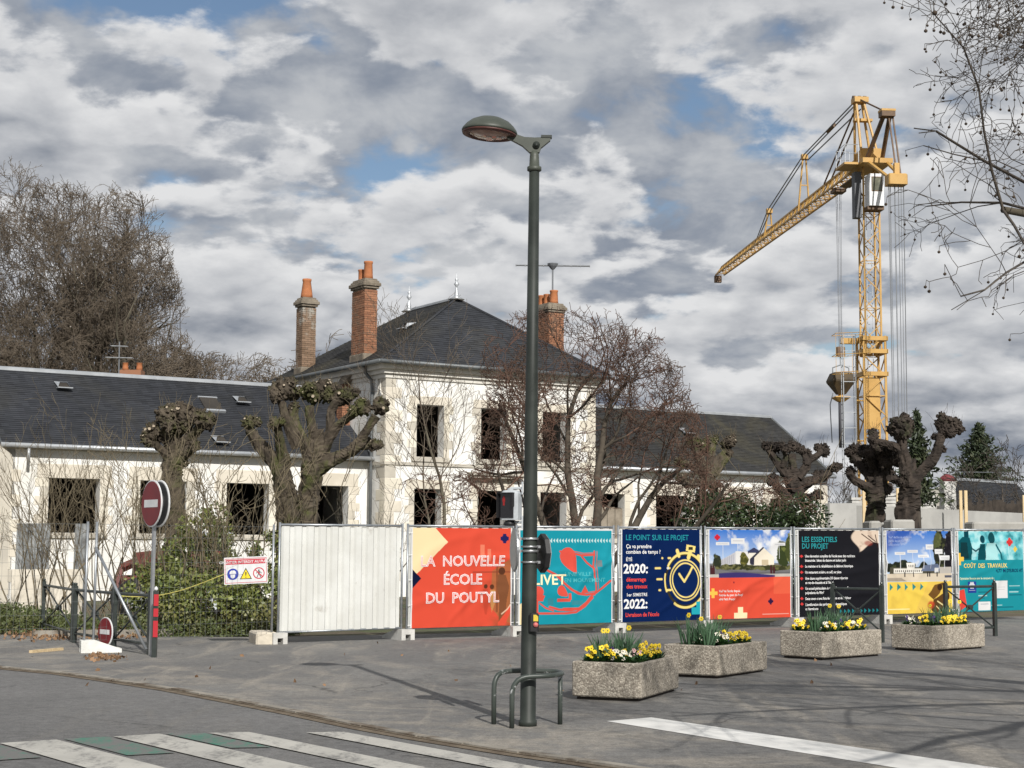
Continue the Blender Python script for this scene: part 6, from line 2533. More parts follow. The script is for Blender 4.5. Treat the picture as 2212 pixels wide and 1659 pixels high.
# lower trees along the skyline behind the left wing
for k, (px, Y, h) in enumerate(((330, 100, 12.5), (400, 112, 13.2), (470, 118, 13.8), (530, 112, 13.2), (590, 118, 13.8), (640, 122, 14.6), (700, 120, 15.2), (262, 96, 12.0), (20, 100, 13))):
    b = gpos(px, Y)
    gr = Grow(80 + k, wander=.14, trop=.03, ang=(28, 55), ratio=.6, nseg=(6, 5, 4, 4), kids=(8, 8, 7), maxl=3, taper=.3, rmin=.024, start=.3, rr=.5)
    labs = ['bare tree behind the small orange chimney', 'first low bare tree right of the big plane', 'second low bare tree right of the big plane', 'third low bare tree right of the big plane', 'low bare tree left of the lichened chimney', 'bare treetop behind the lichened chimney', 'bare treetop between the two left chimneys', 'bare tree behind the rooftop antenna', 'low bare tree behind the left end of the ridge']
    bare('skyline_tree', b, labs[k], 'low bare trees on the skyline', gr, [((-.3, 0, 1), h * .66, .2, (-1, 0, 0)), ((.0, .1, 1), h * .76, .24, (0, 0, 0)), ((.35, 0, 1), h * .66, .2, (1, 0, 0))], M_TWIGD, M_TWIGD if k < 1 else M_TWIG, 5)
# near plane tree on the right: stands outside the frame, reaches in with hanging fruit, shades the street
pb_ = np.array([9.6, 12.6, 0.0])


def near_clip(x, y, z, rg):
    """crown edge: the branches stop short of the lamp post side"""
    lim = 3.10 + .13 * (z - 4.3) ** 2 + .16 * math.sin(z * 4.1 + 1) + .10 * math.sin(z * 9.3)
    return (x > lim * y / 12.8 - .1 + rg.uniform(-.05, .2) or (z - 1.65) > .385 * y) and z > 3.25 + .2 * math.sin(x * 3 + y)


gr = Grow(41, wander=.12, trop=.01, ang=(26, 60), ratio=.52, nseg=(9, 7, 6, 5, 4), kids=(13, 9, 7, 4), maxl=4, taper=.22, rmin=.0024, start=.25, rr=.46, droop=.025, clip=near_clip)
root = empty('plane_tree', pb_, 'near bare plane tree reaching in from the right with hanging round fruits', 'tree')
gr.thick.append((*pb_, *(pb_ + [0, 0, 3.6]), .34, .27))
top = pb_ + np.array([0, 0, 3.5])
for d, L, r, o in (((-.95, .02, .02), 6.4, .11, .4), ((-.95, .05, .16), 6.6, .11, .9), ((-.90, .08, .34), 6.8, .12, 1.2), ((-.82, .10, .56), 6.8, .12, 1.5), ((-.66, .10, .80), 6.4, .12, 1.6), ((-.72, -.62, .36), 7.4, .13, .8), ((.3, .5, .9), 4.0, .12, 1.2), ((.6, -.3, .8), 4.0, .12, 1.0), ((-.60, -.30, .75), 5.4, .12, 1.0), ((-.90, .25, -.10), 6.2, .10, .2)):
    gr.go(top + np.array([0, 0, o - .6]), d, L, r, 0)
gr.thick.append((*top, *(top + [0, 0, 1.6]), .27, .16))
gr.build(root, M_BARKP, M_TWIGD, 8)
M_BALL = mat('plane_fruit', (.045, .033, .024), (.07, .05, .035), scale=40, rough=.95)
V, F = [], []
rg = random.Random(5)
cnt = 0
ico = [(0, 0, 1), (.894, 0, .447), (.276, .851, .447), (-.724, .526, .447), (-.724, -.526, .447), (.276, -.851, .447), (.724, .526, -.447), (-.276, .851, -.447), (-.894, 0, -.447), (-.276, -.851, -.447), (.724, -.526, -.447), (0, 0, -1)]
icf = [(0, 1, 2), (0, 2, 3), (0, 3, 4), (0, 4, 5), (0, 5, 1), (1, 6, 2), (2, 7, 3), (3, 8, 4), (4, 9, 5), (5, 10, 1), (6, 7, 2), (7, 8, 3), (8, 9, 4), (9, 10, 5), (10, 6, 1), (11, 7, 6), (11, 8, 7), (11, 9, 8), (11, 10, 9), (11, 6, 10)]
stalks = []
for p, d, lvl in gr.tips:
    if lvl >= 2 and rg.random() < .24:
        c = p + np.array([rg.uniform(-.01, .01), rg.uniform(-.01, .01), -rg.uniform(.03, .07)])
        stalks.append((*p, *c, .0018, .0018))
        k = len(V)
        r_ = rg.uniform(.009, .0135)
        V += [c + np.array(q) * r_ for q in ico]
        F += [tuple(i + k for i in f) for f in icf]
raw('fruit', V, F, M_BALL, root, True)['kind'] = 'stuff'
seg_mesh('fruit_stalks', stalks, M_TWIGD, root, 3)['kind'] = 'stuff'
# bare tree at the right edge in the distance
b = gpos(2190, 78)
gr = Grow(45, wander=.12, trop=.03, ang=(22, 45), ratio=.55, nseg=(7, 6, 5, 4), kids=(7, 6, 5), maxl=3, taper=.3, rmin=.012, start=.25, rr=.5)
bare('bare_tree', b, 'fine bare tree behind the dark-roofed house at the right edge', None, gr, [((-.18, 0, 1), 5.2, .1, (0, 0, 0)), ((.15, 0, 1), 5.6, .1, (.2, 0, 0)), ((-.4, 0, 1), 4.6, .08, (-.2, 0, 0))], M_TWIGD, M_TWIGD, 5)
b = gpos(1835, 90)
gr = Grow(46, wander=.12, trop=.03, ang=(20, 45), ratio=.5, nseg=(5, 4, 4), kids=(6, 6), maxl=2, taper=.3, rmin=.014, rr=.5)
bare('bare_shrub', b, 'distant bare shrub left of the crane foot', 'bare shrubs behind the fence', gr, [((random.Random(i).uniform(-.5, .5), 0, 1), 4.6, .05, (i * .15 - .5, 0, 0)) for i in range(7)], M_TWIGD, M_TWIGD, 4)


# ---------------------------------------------------------------- leafy planting
def leaves(name, C, Nn, size, m, parent, rg, aspect=.5, droop=.2):
    """leaf-sized faces: centres C, outward normals Nn"""
    n = len(C)
    d = rg.normal(size=(n, 3)) + Nn * .9
    d /= np.linalg.norm(d, axis=1, keepdims=True)
    a = rg.normal(size=(n, 3))
    s_ = np.cross(d, a)
    s_ /= np.maximum(np.linalg.norm(s_, axis=1, keepdims=True), 1e-9)
    L = (size * rg.uniform(.6, 1.3, n))[:, None]
    up = np.cross(s_, d)
    V = np.empty((n, 5, 3))
    V[:, 0] = C - d * L * .5
    V[:, 1] = C + s_ * L * aspect * .5 + up * L * .08
    V[:, 2] = C + d * L * .5 - up * L * droop * .3
    V[:, 3] = C - s_ * L * aspect * .5 + up * L * .08
    V[:, 4] = C
    b_ = (np.arange(n) * 5)[:, None]
    F = np.concatenate([b_ + np.array([[0, 1, 4]]), b_ + np.array([[1, 2, 4]]), b_ + np.array([[2, 3, 4]]), b_ + np.array([[3, 0, 4]])])
    return raw(name, V.reshape(-1, 3), F, m, parent)


def leaf_mat(name, c1, c2, c3, rough=.45):
    m = bpy.data.materials.new(name)
    m.use_nodes = True
    t = NT(m.node_tree)
    b = t.n['Principled BSDF']
    b.inputs['Roughness'].default_value = rough
    g_ = t.new('ShaderNodeNewGeometry')
    k = g_.outputs['Random Per Island']
    col = t.mix(k, c1, c2)
    col = t.mix(t.remap(t.noise(g_.outputs['Position'], 1.1, 4, .6), .5, .7), col, c3)
    t.put(b.inputs['Base Color'], col)
    return m


M_IVY = leaf_mat('ivy_leaf', (.055, .080, .020), (.19, .21, .052), (.17, .16, .055))
M_COVER = leaf_mat('cotoneaster_leaf', (.045, .060, .016), (.085, .105, .028), (.11, .10, .035), .6)
M_LAUREL = leaf_mat('laurel_leaf', (.016, .030, .010), (.036, .060, .020), (.048, .066, .026), .34)
M_FIR = leaf_mat('conifer_leaf', (.016, .028, .013), (.042, .058, .024), (.055, .062, .026), .6)
M_DEAD = leaf_mat('dead_leaf', (.17, .095, .045), (.26, .155, .085), (.12, .07, .04), .8)


def blob_pts(rg, n, parts):
    """points in a clump made of several ellipsoids, denser towards the skin"""
    C, N_ = [], []
    vol = np.array([p[3] * p[4] * p[5] for p in parts]) ** .67
    for i in rg.choice(len(parts), n, p=vol / vol.sum()):
        x, y, z, a, b_, c = parts[i]
        v = rg.normal(size=3)
        v /= np.linalg.norm(v)
        r_ = rg.random() ** .28 * rg.uniform(.85, 1.12)
        C.append((x + v[0] * a * r_, y + v[1] * b_ * r_, max(z + v[2] * c * r_, .02)))
        N_.append(v)
    return np.array(C), np.array(N_)


rgn = np.random.default_rng(11)


def clump(px, py, Y, a, c, b_=None):
    p = at(px, py, Y)
    return (p[0], p[1], p[2], a, b_ or a, c)


# ivy-grown bush behind the warning board
parts = [clump(440, 1190, 33, .65, .75), clump(395, 1235, 32.5, .6, .75), clump(462, 1150, 33.5, .42, .6), clump(505, 1255, 32, .75, .6), clump(565, 1245, 32, .6, .5), clump(350, 1270, 31.5, .7, .6), clump(430, 1295, 31, 1.0, .55), clump(540, 1300, 31, .9, .5), clump(590, 1200, 33, .5, .5), clump(330, 1290, 31.5, .5, .5), clump(420, 1140, 34, .4, .45)]
C, Nn = blob_pts(rgn, 21000, parts)
keep = (np.sin(C[:, 0] * 5.1 + C[:, 2] * 3.3) + np.sin(C[:, 1] * 4.3 - C[:, 2] * 6.1 + C[:, 0] * 2) + np.sin(C[:, 0] * 11 + C[:, 2] * 9)) > -.55
C, Nn = C[keep], Nn[keep]
root = empty('ivy_bush', gpos(450, 32.5), 'ivy-covered green bush behind the wire mesh and warning board', 'bush')
leaves('foliage', C, Nn, .085, M_IVY, root, rgn, .7)
gr = Grow(71, wander=.12, trop=.08, ang=(20, 45), ratio=.45, nseg=(7, 5, 4), kids=(6, 4), maxl=2, rmin=.005, rr=.5)
for px in (340, 352, 365, 380, 390, 400, 412, 430, 440, 455, 462, 470, 480, 490, 505, 520, 545, 575):
    gr.go(gpos(px, 31.6), (RNG.uniform(-.25, .25), -.05, 1), RNG.uniform(2.0, 3.6), RNG.uniform(.012, .026))
seg_mesh('stems', gr.thick + gr.thin, M_TWIGO, root, 4)
# ground cover on the verge, with fallen leaves
parts = []
for px, py, Y, a, c in ((20, 1300, 32.5, 1.3, .38), (90, 1315, 31.8, 1.0, .30), (-60, 1300, 33, 1.4, .45), (40, 1330, 31.4, 1.1, .22), (300, 1320, 30.8, .9, .25), (400, 1330, 30.6, 1.2, .25), (500, 1330, 30.8, 1.2, .28), (570, 1325, 31.2, .8, .3), (180, 1330, 31.5, .8, .12)):
    q = at(px, py, Y)
    parts.append((q[0], q[1], .12, a, 1.1, c))
C, Nn = blob_pts(rgn, 16000, parts)
tag(leaves('ground_cover', C, Nn, .075, M_COVER, None, rgn, .55), 'low olive-green ground cover along the verge', None, None, 'stuff')
C = []
for _ in range(1500):
    px = RNG.choice((RNG.uniform(0, 330), RNG.gauss(140, 70), RNG.uniform(150, 620)))
    py = RNG.uniform(1352, 1384) if px < 300 else RNG.uniform(1345, 1368)
    q = gnd(px, py)
    C.append((q[0] + RNG.gauss(0, .25), q[1] + RNG.gauss(0, .35), q[2] + RNG.uniform(.01, .06)))
for _ in range(120):
    q = gnd(RNG.gauss(225, 20), RNG.gauss(1421, 4))
    C.append((q[0], q[1], q[2] + RNG.uniform(.005, .03)))
for _ in range(26):
    q = gnd(RNG.uniform(0, 1900), RNG.uniform(1385, 1500))
    C.append((q[0], q[1], q[2] + .012))
C = np.array(C)
tag(leaves('fallen_leaves', C, np.zeros_like(C) + [0, 0, .1], .075, M_DEAD, None, rgn, .7), 'scattered brown fallen leaves', None, None, 'stuff')
# evergreen shrubs with shiny leaves before the right wing
for k, (cl, n_, lab) in enumerate(((((1510, 1095, 42, .5, .55), (1545, 1100, 42.5, .55, .5), (1520, 1130, 41.5, .8, .5), (1575, 1110, 42, .45, .5)), 5200, 'glossy evergreen shrub under the half-hidden pollard'),
                                   (((1620, 1115, 43, .6, .4), (1650, 1125, 43, .7, .45), (1600, 1090, 43, .35, .4)), 4200, 'glossy evergreen shrub between the two gable-side pollards'),
                                   (((1720, 1105, 43.5, .7, .5), (1750, 1120, 43.5, .6, .5), (1690, 1125, 43.5, .6, .4)), 5000, 'glossy evergreen shrub at the foot of the spreading dark pollard'))):
    parts = [clump(*q) for q in cl] + [(clump(*q)[0], clump(*q)[1], 1.2, q[3] * 1.2, q[3], 1.1) for q in cl]
    C, Nn = blob_pts(rgn, n_, parts)
    root = empty('evergreen_shrub', gpos(cl[0][0], cl[0][2]), lab, 'shrub', 'glossy evergreen shrubs')
    leaves('foliage', C, Nn, .13, M_LAUREL, root, rgn, .45)
    gr = Grow(90 + k, wander=.1, trop=.1, nseg=(5, 4), kids=(5,), maxl=1, rmin=.006)
    for q in cl:
        gr.go(gpos(q[0], q[2]), (RNG.uniform(-.2, .2), 0, 1), RNG.uniform(2.4, 3.4), .03)
    seg_mesh('stems', gr.thick + gr.thin, M_TWIGO, root, 4)
# conifers on the right
def conifer(px, Y, ytop, ybot, wpx, label, n_, seed):
    rg = np.random.default_rng(seed)
    b = gpos(px, Y)
    zt, wd_ = at(px, ytop, Y)[2], wpx / FOCAL * Y
    zb = at(px, ybot, Y)[2]
    root = empty('conifer', b, label, 'tree', 'dark conifers on the right')
    mb = MB()
    mb.tube(b, (b[0], b[1], zt - .2), .16, .02, 7)
    mb.build('trunk', M_TWIGD, root, True)
    f = rg.random(n_) ** .7
    az = rg.uniform(0, 6.283, n_)
    lay = .62 + .38 * np.sin(f * 42 + az * 2) + .3 * np.sin(az * 5 + f * 11)
    rad = wd_ / 2 * (f * .92 + .05) * np.clip(lay, .3, 1.25) * rg.uniform(.35, 1.05, n_)
    C = np.stack([b[0] + rad * np.cos(az), b[1] + rad * np.sin(az), zt - (zt - zb) * f + rg.normal(0, .1, n_)], -1)
    Nn = np.stack([np.cos(az), np.sin(az), -.25 + 0 * az], -1)
    leaves('foliage', C, Nn, .30, M_FIR, root, rg, .35)


conifer(1985, 62, 888, 1085, 125, 'tall thin dark conifer behind the raised-arm pollard', 2600, 1)
conifer(2120, 98, 918, 1070, 215, 'broad dark conifer behind the dark-roofed house', 7500, 2)
# ================================================================== tower crane and site beyond
M_CRANE = mat('crane_yellow', (.44, .255, .065), (.52, .315, .095), scale=.9, rough=.5, c3=(.36, .19, .05), s3=1.2, t3=(.6, .75))
M_CRANED = mat('crane_brown_steel', (.10, .06, .035), (.15, .09, .05), scale=2, rough=.6)
M_ROPE = mat('steel_rope', (.16, .17, .185), rough=.6)
M_CABIN = mat('cabin_white', (.74, .75, .76), rough=.4)
M_GLASSG = mat('cabin_glass', (.10, .105, .08), (.20, .20, .15), scale=1.5, rough=.15, spec=.6)
M_STEELG = mat('grey_steel', (.34, .36, .38), rough=.5, metal=.4)
CM = at(1884, 900, 100.0)
CM[2] = 0.0
zj = at(1865, 352, 100.0)[2]                       # jib level
tp = ray(1555, 594)
tip = np.array([0, 0, EYE]) + tp * ((zj - EYE) / tp[2])
ja = nrm(np.array([tip[0] - CM[0], tip[1] - CM[1], 0]))
JL = float(np.linalg.norm(tip[:2] - CM[:2]))
jb = np.array([ja[1], -ja[0], 0])


def CR(p):
    """crane frame: a along the jib, b to its right, z up"""
    return CM + ja * p[0] + jb * p[1] + np.array([0, 0, p[2]])


crane = empty('tower_crane', CM, 'yellow lattice tower crane with white cabin behind the school', 'crane')


def lattice_mast(mb, h, z0, z1, pitch, rc, rb):
    cs = [(-h, -h), (h, -h), (h, h), (-h, h)]
    for c in cs:
        mb.tube(CR((*c, z0)), CR((*c, z1)), rc, n=4)
    n = int((z1 - z0) / pitch)
    for i in range(n):
        a, b = z0 + (z1 - z0) * i / n, z0 + (z1 - z0) * (i + 1) / n
        for k in range(4):
            p, q = cs[k], cs[(k + 1) % 4]
            if i % 2:
                p, q = q, p
            mb.tube(CR((*p, a)), CR((*q, b)), rb, n=4, cap=False)
        if i % 3 == 0:
            for k in range(4):
                mb.tube(CR((*cs[k], a)), CR((*cs[(k + 1) % 4], a)), rb * .8, n=4, cap=False)


zc = at(1884, 735, 100)[2]
mb = MB()
lattice_mast(mb, .50, zc - 1.0, zj - .4, .95, .075, .035)
mb.build('upper_mast', M_CRANE, crane)
mb = MB()
lattice_mast(mb, .68, 0, zc + .2, 1.15, .095, .045)
mb.build('lower_mast', M_CRANE, crane)
mb = MB()
for z_ in (zc - .1, zc - 2.3, zc - .9):
    for s_ in (-1, 1):
        mb.box((-.80, s_ * .74 - .09, z_), (.80, s_ * .74 + .09, z_ + .26), CR)
        mb.box((s_ * .74 - .09, -.80, z_ + .002), (s_ * .74 + .09, .80, z_ + .258), CR)
mb.box((-.1, -1.9, zc - .25), (.25, -.8, zc + .1), CR)
mb.box((-.60, -.58, zc - 5.6), (-.30, .30, zc - 2.4), CR)
mb.build('climbing_collar', M_CRANE, crane)
mb = MB()                                            # mast ladder
for b_ in (-.16, .16):
    mb.tube(CR((.1, b_, 1)), CR((.1, b_, zj - 1)), .022, n=4)
for z_ in np.arange(1.2, zj - 1, .5):
    mb.tube(CR((.1, -.16, z_)), CR((.1, .16, z_)), .016, n=4, cap=False)
mb.build('mast_ladder', M_STEELG, crane)
# cabin on the street side of the mast
z0c, z1c = at(1884, 447, 99)[2], at(1884, 378, 99)[2]
mb = MB()
mb.bbox((-1.45, -.42, z0c), (-.50, .52, z1c), .05, CR)
cab = mb.build('cabin', M_CABIN, crane)
mb = MB()
mb.box((-1.462, -.24, z0c + .95), (-1.452, .36, z1c - .25), CR)
mb.build('cabin_window', M_GLASSG, cab)
mb = MB()
mb.box((-1.47, -.28, z0c + .90), (-1.463, .40, z0c + .95), CR)
mb.box((-1.47, -.28, z1c - .25), (-1.463, .40, z1c - .20), CR)
mb.box((-1.47, -.28, z0c + .95), (-1.463, -.24, z1c - .25), CR)
mb.box((-1.47, .36, z0c + .95), (-1.463, .40, z1c - .25), CR)
mb.build('window_frame', M_CRANED, cab)
mb = MB()
mb.box((-1.3, -.5, z0c - .22), (-.4, .55, z0c - .004), CR)
mb.build('cabin_floor', M_CRANED, cab)
mb = MB()
mb.box((-.50, -1.05, zj - 3.6), (.1, -.62, zj - .7), CR)
mb.build('electric_cabinet', mat('cabinet_grey', (.10, .105, .115), rough=.6), crane)
# slewing platform with railing
mb = MB()
mb.box((-1.9, -.95, zj - .42), (1.5, .95, zj - .12), CR)
mb.box((-1.2, -1.9, zj - .40), (.7, -.96, zj - .26), CR)
mb.box((-.8, -.6, zj - .11), (.6, .6, zj + .75), CR)
mb.build('slewing_platform', M_CRANE, crane)
mb = MB()
for a_, b_ in ((-1.2, -1.85), (-.2, -1.85), (.7, -1.85), (.7, -1.0), (-1.2, -1.0)):
    mb.tube(CR((a_, b_, zj - .3)), CR((a_, b_, zj + .85)), .025, n=4)
for z_ in (.3, .85):
    mb.poly([CR((-1.2, -1.0, zj + z_)), CR((-1.2, -1.85, zj + z_)), CR((.7, -1.85, zj + z_)), CR((.7, -1.0, zj + z_))], .022, 4)
mb.build('railing', M_STEELG, crane)
# tower head
zt = at(1858, 216, 100)[2]
apx = CR((.3, -.55, zt))
mb = MB()
for a_, b_ in ((-.75, -.62), (-.75, .50), (.75, -.62), (.75, .50)):
    mb.tube(CR((a_, b_, zj - .1)), CR((.3 + a_ * .22, -.45 + (b_ + .06) * .42, zt)), .085, n=6)
for f in (.66,):
    zz = zj + (zt - zj) * f
    mb.box((-.10, -.85, zz), (.35, .30, zz + .16), CR)
mb.box((-.15, -.85, zt - .15), (.65, .05, zt + .18), CR)
mb.build('tower_head', M_CRANE, crane)
mb = MB()
for b_ in (-.7, -.35, 0.0):
    mb.tube(CR((.55, b_ - .08, zt + .2)), CR((.55, b_ + .08, zt + .2)), .22, n=10)
mb.build('head_sheaves', M_CRANED, crane)
# jib: triangular lattice seen from below
def jib_w(a):
    return .52 - .14 * a / JL


def jib_h(a):
    return 1.0 - .42 * a / JL


mb = MB()
nb_ = int(JL / 1.05)
mb.tube(CR((.4, jib_w(0), zj - .2)), CR((JL, jib_w(JL), zj)), .075, n=4)
mb.tube(CR((.4, -jib_w(0), zj - .2)), CR((JL, -jib_w(JL), zj)), .075, n=4)
mb.tube(CR((.4, 0, zj - .2 + jib_h(0))), CR((JL - .6, 0, zj + jib_h(JL))), .085, n=4)
def jz(a):
    return zj - .2 + .2 * a / JL
for i in range(nb_):
    a, b_ = .4 + (JL - .4) * i / nb_, .4 + (JL - .4) * (i + 1) / nb_
    m_ = (a + b_) / 2
    s_ = 1 if i % 2 else -1
    mb.tube(CR((a, -jib_w(a), jz(a))), CR((a, jib_w(a), jz(a))), .032, n=4, cap=False)
    mb.tube(CR((a, s_ * jib_w(a), jz(a))), CR((b_, -s_ * jib_w(b_), jz(b_))), .032, n=4, cap=False)
    for sg_ in (-1, 1):
        mb.tube(CR((a, sg_ * jib_w(a), jz(a))), CR((m_, 0, jz(m_) + jib_h(m_))), .036, n=4, cap=False)
        mb.tube(CR((m_, 0, jz(m_) + jib_h(m_))), CR((b_, sg_ * jib_w(b_), jz(b_))), .036, n=4, cap=False)
mb.build('jib', M_CRANE, crane)
mb = MB()
mb.box((JL - .3, -.5, zj - .7), (JL + .1, .1, zj - .1), CR)
mb.build('jib_end_sheave', M_CRANED, crane)
mb = MB()
mb.box((2.0, -.36, zj - .48), (5.0, .36, zj - .40), CR)
mb.build('jib_walkway', M_CRANED, crane)


def jib_at(px):
    """distance along the jib whose foot stands at this bearing"""
    lo, hi = .5, JL
    bear = ray(px, 500)
    t_ = bear[0] / bear[1]
    for _ in range(40):
        m_ = (lo + hi) / 2
        q = CR((m_, 0, 0))
        if q[0] / q[1] > t_:
            lo = m_
        else:
            hi = m_
    return (lo + hi) / 2


a1, a2, a3 = jib_at(1737), jib_at(1660), jib_at(1787)
Y1 = CR((a1, 0, 0))[1]
Y2 = CR((a2, 0, 0))[1]
h1 = at(1720, 338, Y1)[2] - zj
h2 = at(1660, 456, Y2)[2] - zj
heads = []
for nm, a_, h_, wd_ in (('jib_strut', a1, h1, .42), ('jib_strut', a2, h2, .36)):
    mb = MB()
    for b_ in (-wd_, wd_):
        mb.tube(CR((a_, b_, jz(a_))), CR((a_ - .3, b_ * .25, jz(a_) + h_)), .07, n=5)
    mb.tube(CR((a_ - .15, -wd_ * .65, jz(a_) + h_ * .5)), CR((a_ - .15, wd_ * .65, jz(a_) + h_ * .5)), .05, n=4)
    mb.box((a_ - .5, -.22, jz(a_) + h_ - .15), (a_ - .1, .22, jz(a_) + h_ + .2), CR)
    mb.build(nm, M_CRANE, crane)
    heads.append(CR((a_ - .3, 0, jz(a_) + h_ + .1)))
def cables(name, pairs, r, m=M_ROPE):
    mb = MB()
    for p, q in pairs:
        mb.tube(p, q, r, n=4)
    mb.build(name, m, crane)


top_c = CR((.55, -.5, zt + .05))
o1 = jb * .12
cables('jib_pendants', [(top_c + o1, heads[0] + o1), (top_c - o1, heads[0] - o1), (top_c + o1 * 2 - [0, 0, .5], heads[0] + o1 * 2 - [0, 0, .3]), (heads[0] + o1, heads[1] + o1), (heads[0] - o1, heads[1] - o1),
                        (heads[1] + o1, CR((jib_at(1636), 0, zj + .5))), (heads[1] - o1, CR((jib_at(1632), 0, zj + .5)))], .045)
mb = MB()
e = top_c + (heads[0] - top_c) * .40
e2 = top_c + (heads[0] - top_c) * .52
mb.tube(e, e2, .14, n=6)
mb.build('pendant_link', M_CRANED, crane)
q0, q1 = CR((.4, -.6, zt - .8)), CR((a3, 0, zj + .7))
cables('jib_ties', [(q0 + jb * .18, q1 + jb * .18), (q0 - jb * .18, q1 - jb * .18)], .06, M_CRANED)
# counter side, towards the street
blk = CR((-5.0, .05, at(1940, 388, 95)[2]))
stp = CR((-3.3, .15, at(1928, 246, 96.7)[2]))
mb = MB()
for b_ in (-.45, .55):
    mb.tube(CR((-1.0, b_, zj - .1)), stp + jb * (b_ * .35), .14, n=6)
mb.box((-.35, -.42, -.2), (.35, .42, .15), lambda p: stp + ja * p[0] + jb * p[1] + np.array([0, 0, p[2]]))
mb.build('counter_strut', M_CRANED, crane)
mb = MB()
mb2 = MB()
mb2.box((-.37, -.44, .12), (.37, .44, .25), lambda p: stp + ja * p[0] + jb * p[1] + np.array([0, 0, p[2]]))
for b_ in (-.55, .65):
    mb.tube(CR((-1.5, b_, zj - .25)), blk + jb * (b_ * .7) + np.array([0, 0, .1]), .12, n=6)
mb.bbox((-.45, -.55, -.35), (.45, .60, .30), .06, lambda p: blk + ja * p[0] + jb * p[1] + np.array([0, 0, p[2]]))
mb.box((-.15, -.1, .29), (.15, .2, 1.0), lambda p: blk + ja * p[0] + jb * p[1] + np.array([0, 0, p[2]]))
mb.build('counter_jib', M_CRANE, crane)
mb2.build('strut_cap', M_CRANE, crane)
cables('counter_ties', [(top_c - ja * .5, stp + np.array([0, 0, .1])), (stp + jb * .1, blk + np.array([0, 0, .9])), (stp + jb * .35, blk + jb * .35)], .06, M_CRANED)
base_z = 2.4
cables('counter_ropes', [(blk + jb * b_ + ja * a_ - [0, 0, .35], CR((-5.0 + a_, .05 + b_ * .9, base_z))) for b_, a_ in ((-.45, 0), (-.30, .1), (-.12, -.1), (.0, .15), (.1, -.15), (.2, .1), (.32, 0), (.45, -.1), (.5, .1))] + [(CR((-1.5, .85, zj - 1)), CR((-1.2, .9, base_z)))], .022)
mb = MB()
mb.box((-5.8, -1.4, 0), (1.2, 1.4, .5), CR)
mb.box((-5.7, -1.1, .5), (-4.2, 1.1, 2.4), CR)
mb.build('crane_base', M_CRANE, crane)
# hoist ropes with hook block, and the concrete bucket hanging from it
ah = jib_at(1812)
hk = CR((ah, 0, 0))
zh = at(1814, 759, hk[1])[2]
cables('hoist_ropes', [(CR((ah + x_, b_, zj - .3)), CR((ah + x_ * .5, b_ * .6, zh + .2))) for x_, b_ in ((-.2, -.12), (-.2, .12), (.2, -.1), (.2, .14))], .02)
mb = MB()
mb.bbox((-.18, -.28, zh - .35), (.18, .28, zh + .3), .05, lambda p: CR((ah + p[0], p[1], p[2])))
mb.build('hook_block', M_CRANED, crane)
mb = MB()
mb.box((ah - .5, -.4, zj - .5), (ah + .5, .4, zj - .28), CR)
mb.build('trolley', M_CRANED, crane)
Yh = hk[1]
zz = lambda y: at(1815, y, Yh)[2]
bk = empty('concrete_bucket', (hk[0], hk[1], zz(967)), 'yellow concrete skip with long chute hanging from the crane hook', 'bucket')
HB = lambda p: CR((ah + p[0], p[1], p[2]))
wb = 29 / FOCAL * Yh
ztop, zrim, zcone = zz(806), zz(822), zz(852)
mb = MB()
sq = lambda w_, z_: [HB((-w_, -w_, z_)), HB((w_, -w_, z_)), HB((w_, w_, z_)), HB((-w_, w_, z_))]
V = sq(wb * .66, ztop) + sq(wb * .88, zrim) + sq(wb * .86, zrim - .12) + sq(.26, zcone) + sq(.22, zcone + .03) + sq(wb * .82, zrim - .1) + sq(wb * .62, ztop)
F = [(i * 4 + j, i * 4 + (j + 1) % 4, (i + 1) * 4 + (j + 1) % 4, (i + 1) * 4 + j) for i in range(6) for j in range(4)]
mb.add(V, F)
mb.build('hopper', mat('bucket_ochre', (.075, .050, .022), (.045, .033, .020), scale=2.5, rough=.7), bk)
mb = MB()
V = sq(.48, zz(857)) + sq(.52, zz(859)) + sq(.2, zz(868))
mb.add(V, [(0, 1, 2, 3)] + [(i * 4 + j, i * 4 + (j + 1) % 4, (i + 1) * 4 + (j + 1) % 4, (i + 1) * 4 + j) for i in range(2) for j in range(4)])
mb.tube(HB((0, 0, zz(860))), HB((0, 0, zcone)), .2, n=8)
mb.build('discharge_tray', M_CRANE, bk)
mb = MB()
mb.tube(HB((0, 0, zz(866))), HB((0, 0, zz(967))), .19, n=10)
mb.build('chute', mat('rubber_chute', (.075, .075, .085), rough=.7), bk, True)
mb = MB()
mb.poly([HB((0, -wb * .62, ztop)), HB((0, -wb * .62, ztop + .35)), HB((0, 0, zz(788))), HB((0, wb * .62, ztop + .35)), HB((0, wb * .62, ztop))], .05, 5)
mb.tube(HB((0, 0, zz(788))), HB((0, 0, zh - .3)), .05, n=5)
mb.build('bail', M_STEELG, bk)
mb = MB()
mb.poly([HB((-.2, -.6, zz(850))), HB((-.2, -.8, zz(875))), HB((-.2, -.78, zz(900))), HB((-.2, -.7, zz(957)))], .035, 5)
mb.build('tag_line', M_ROPE, bk)

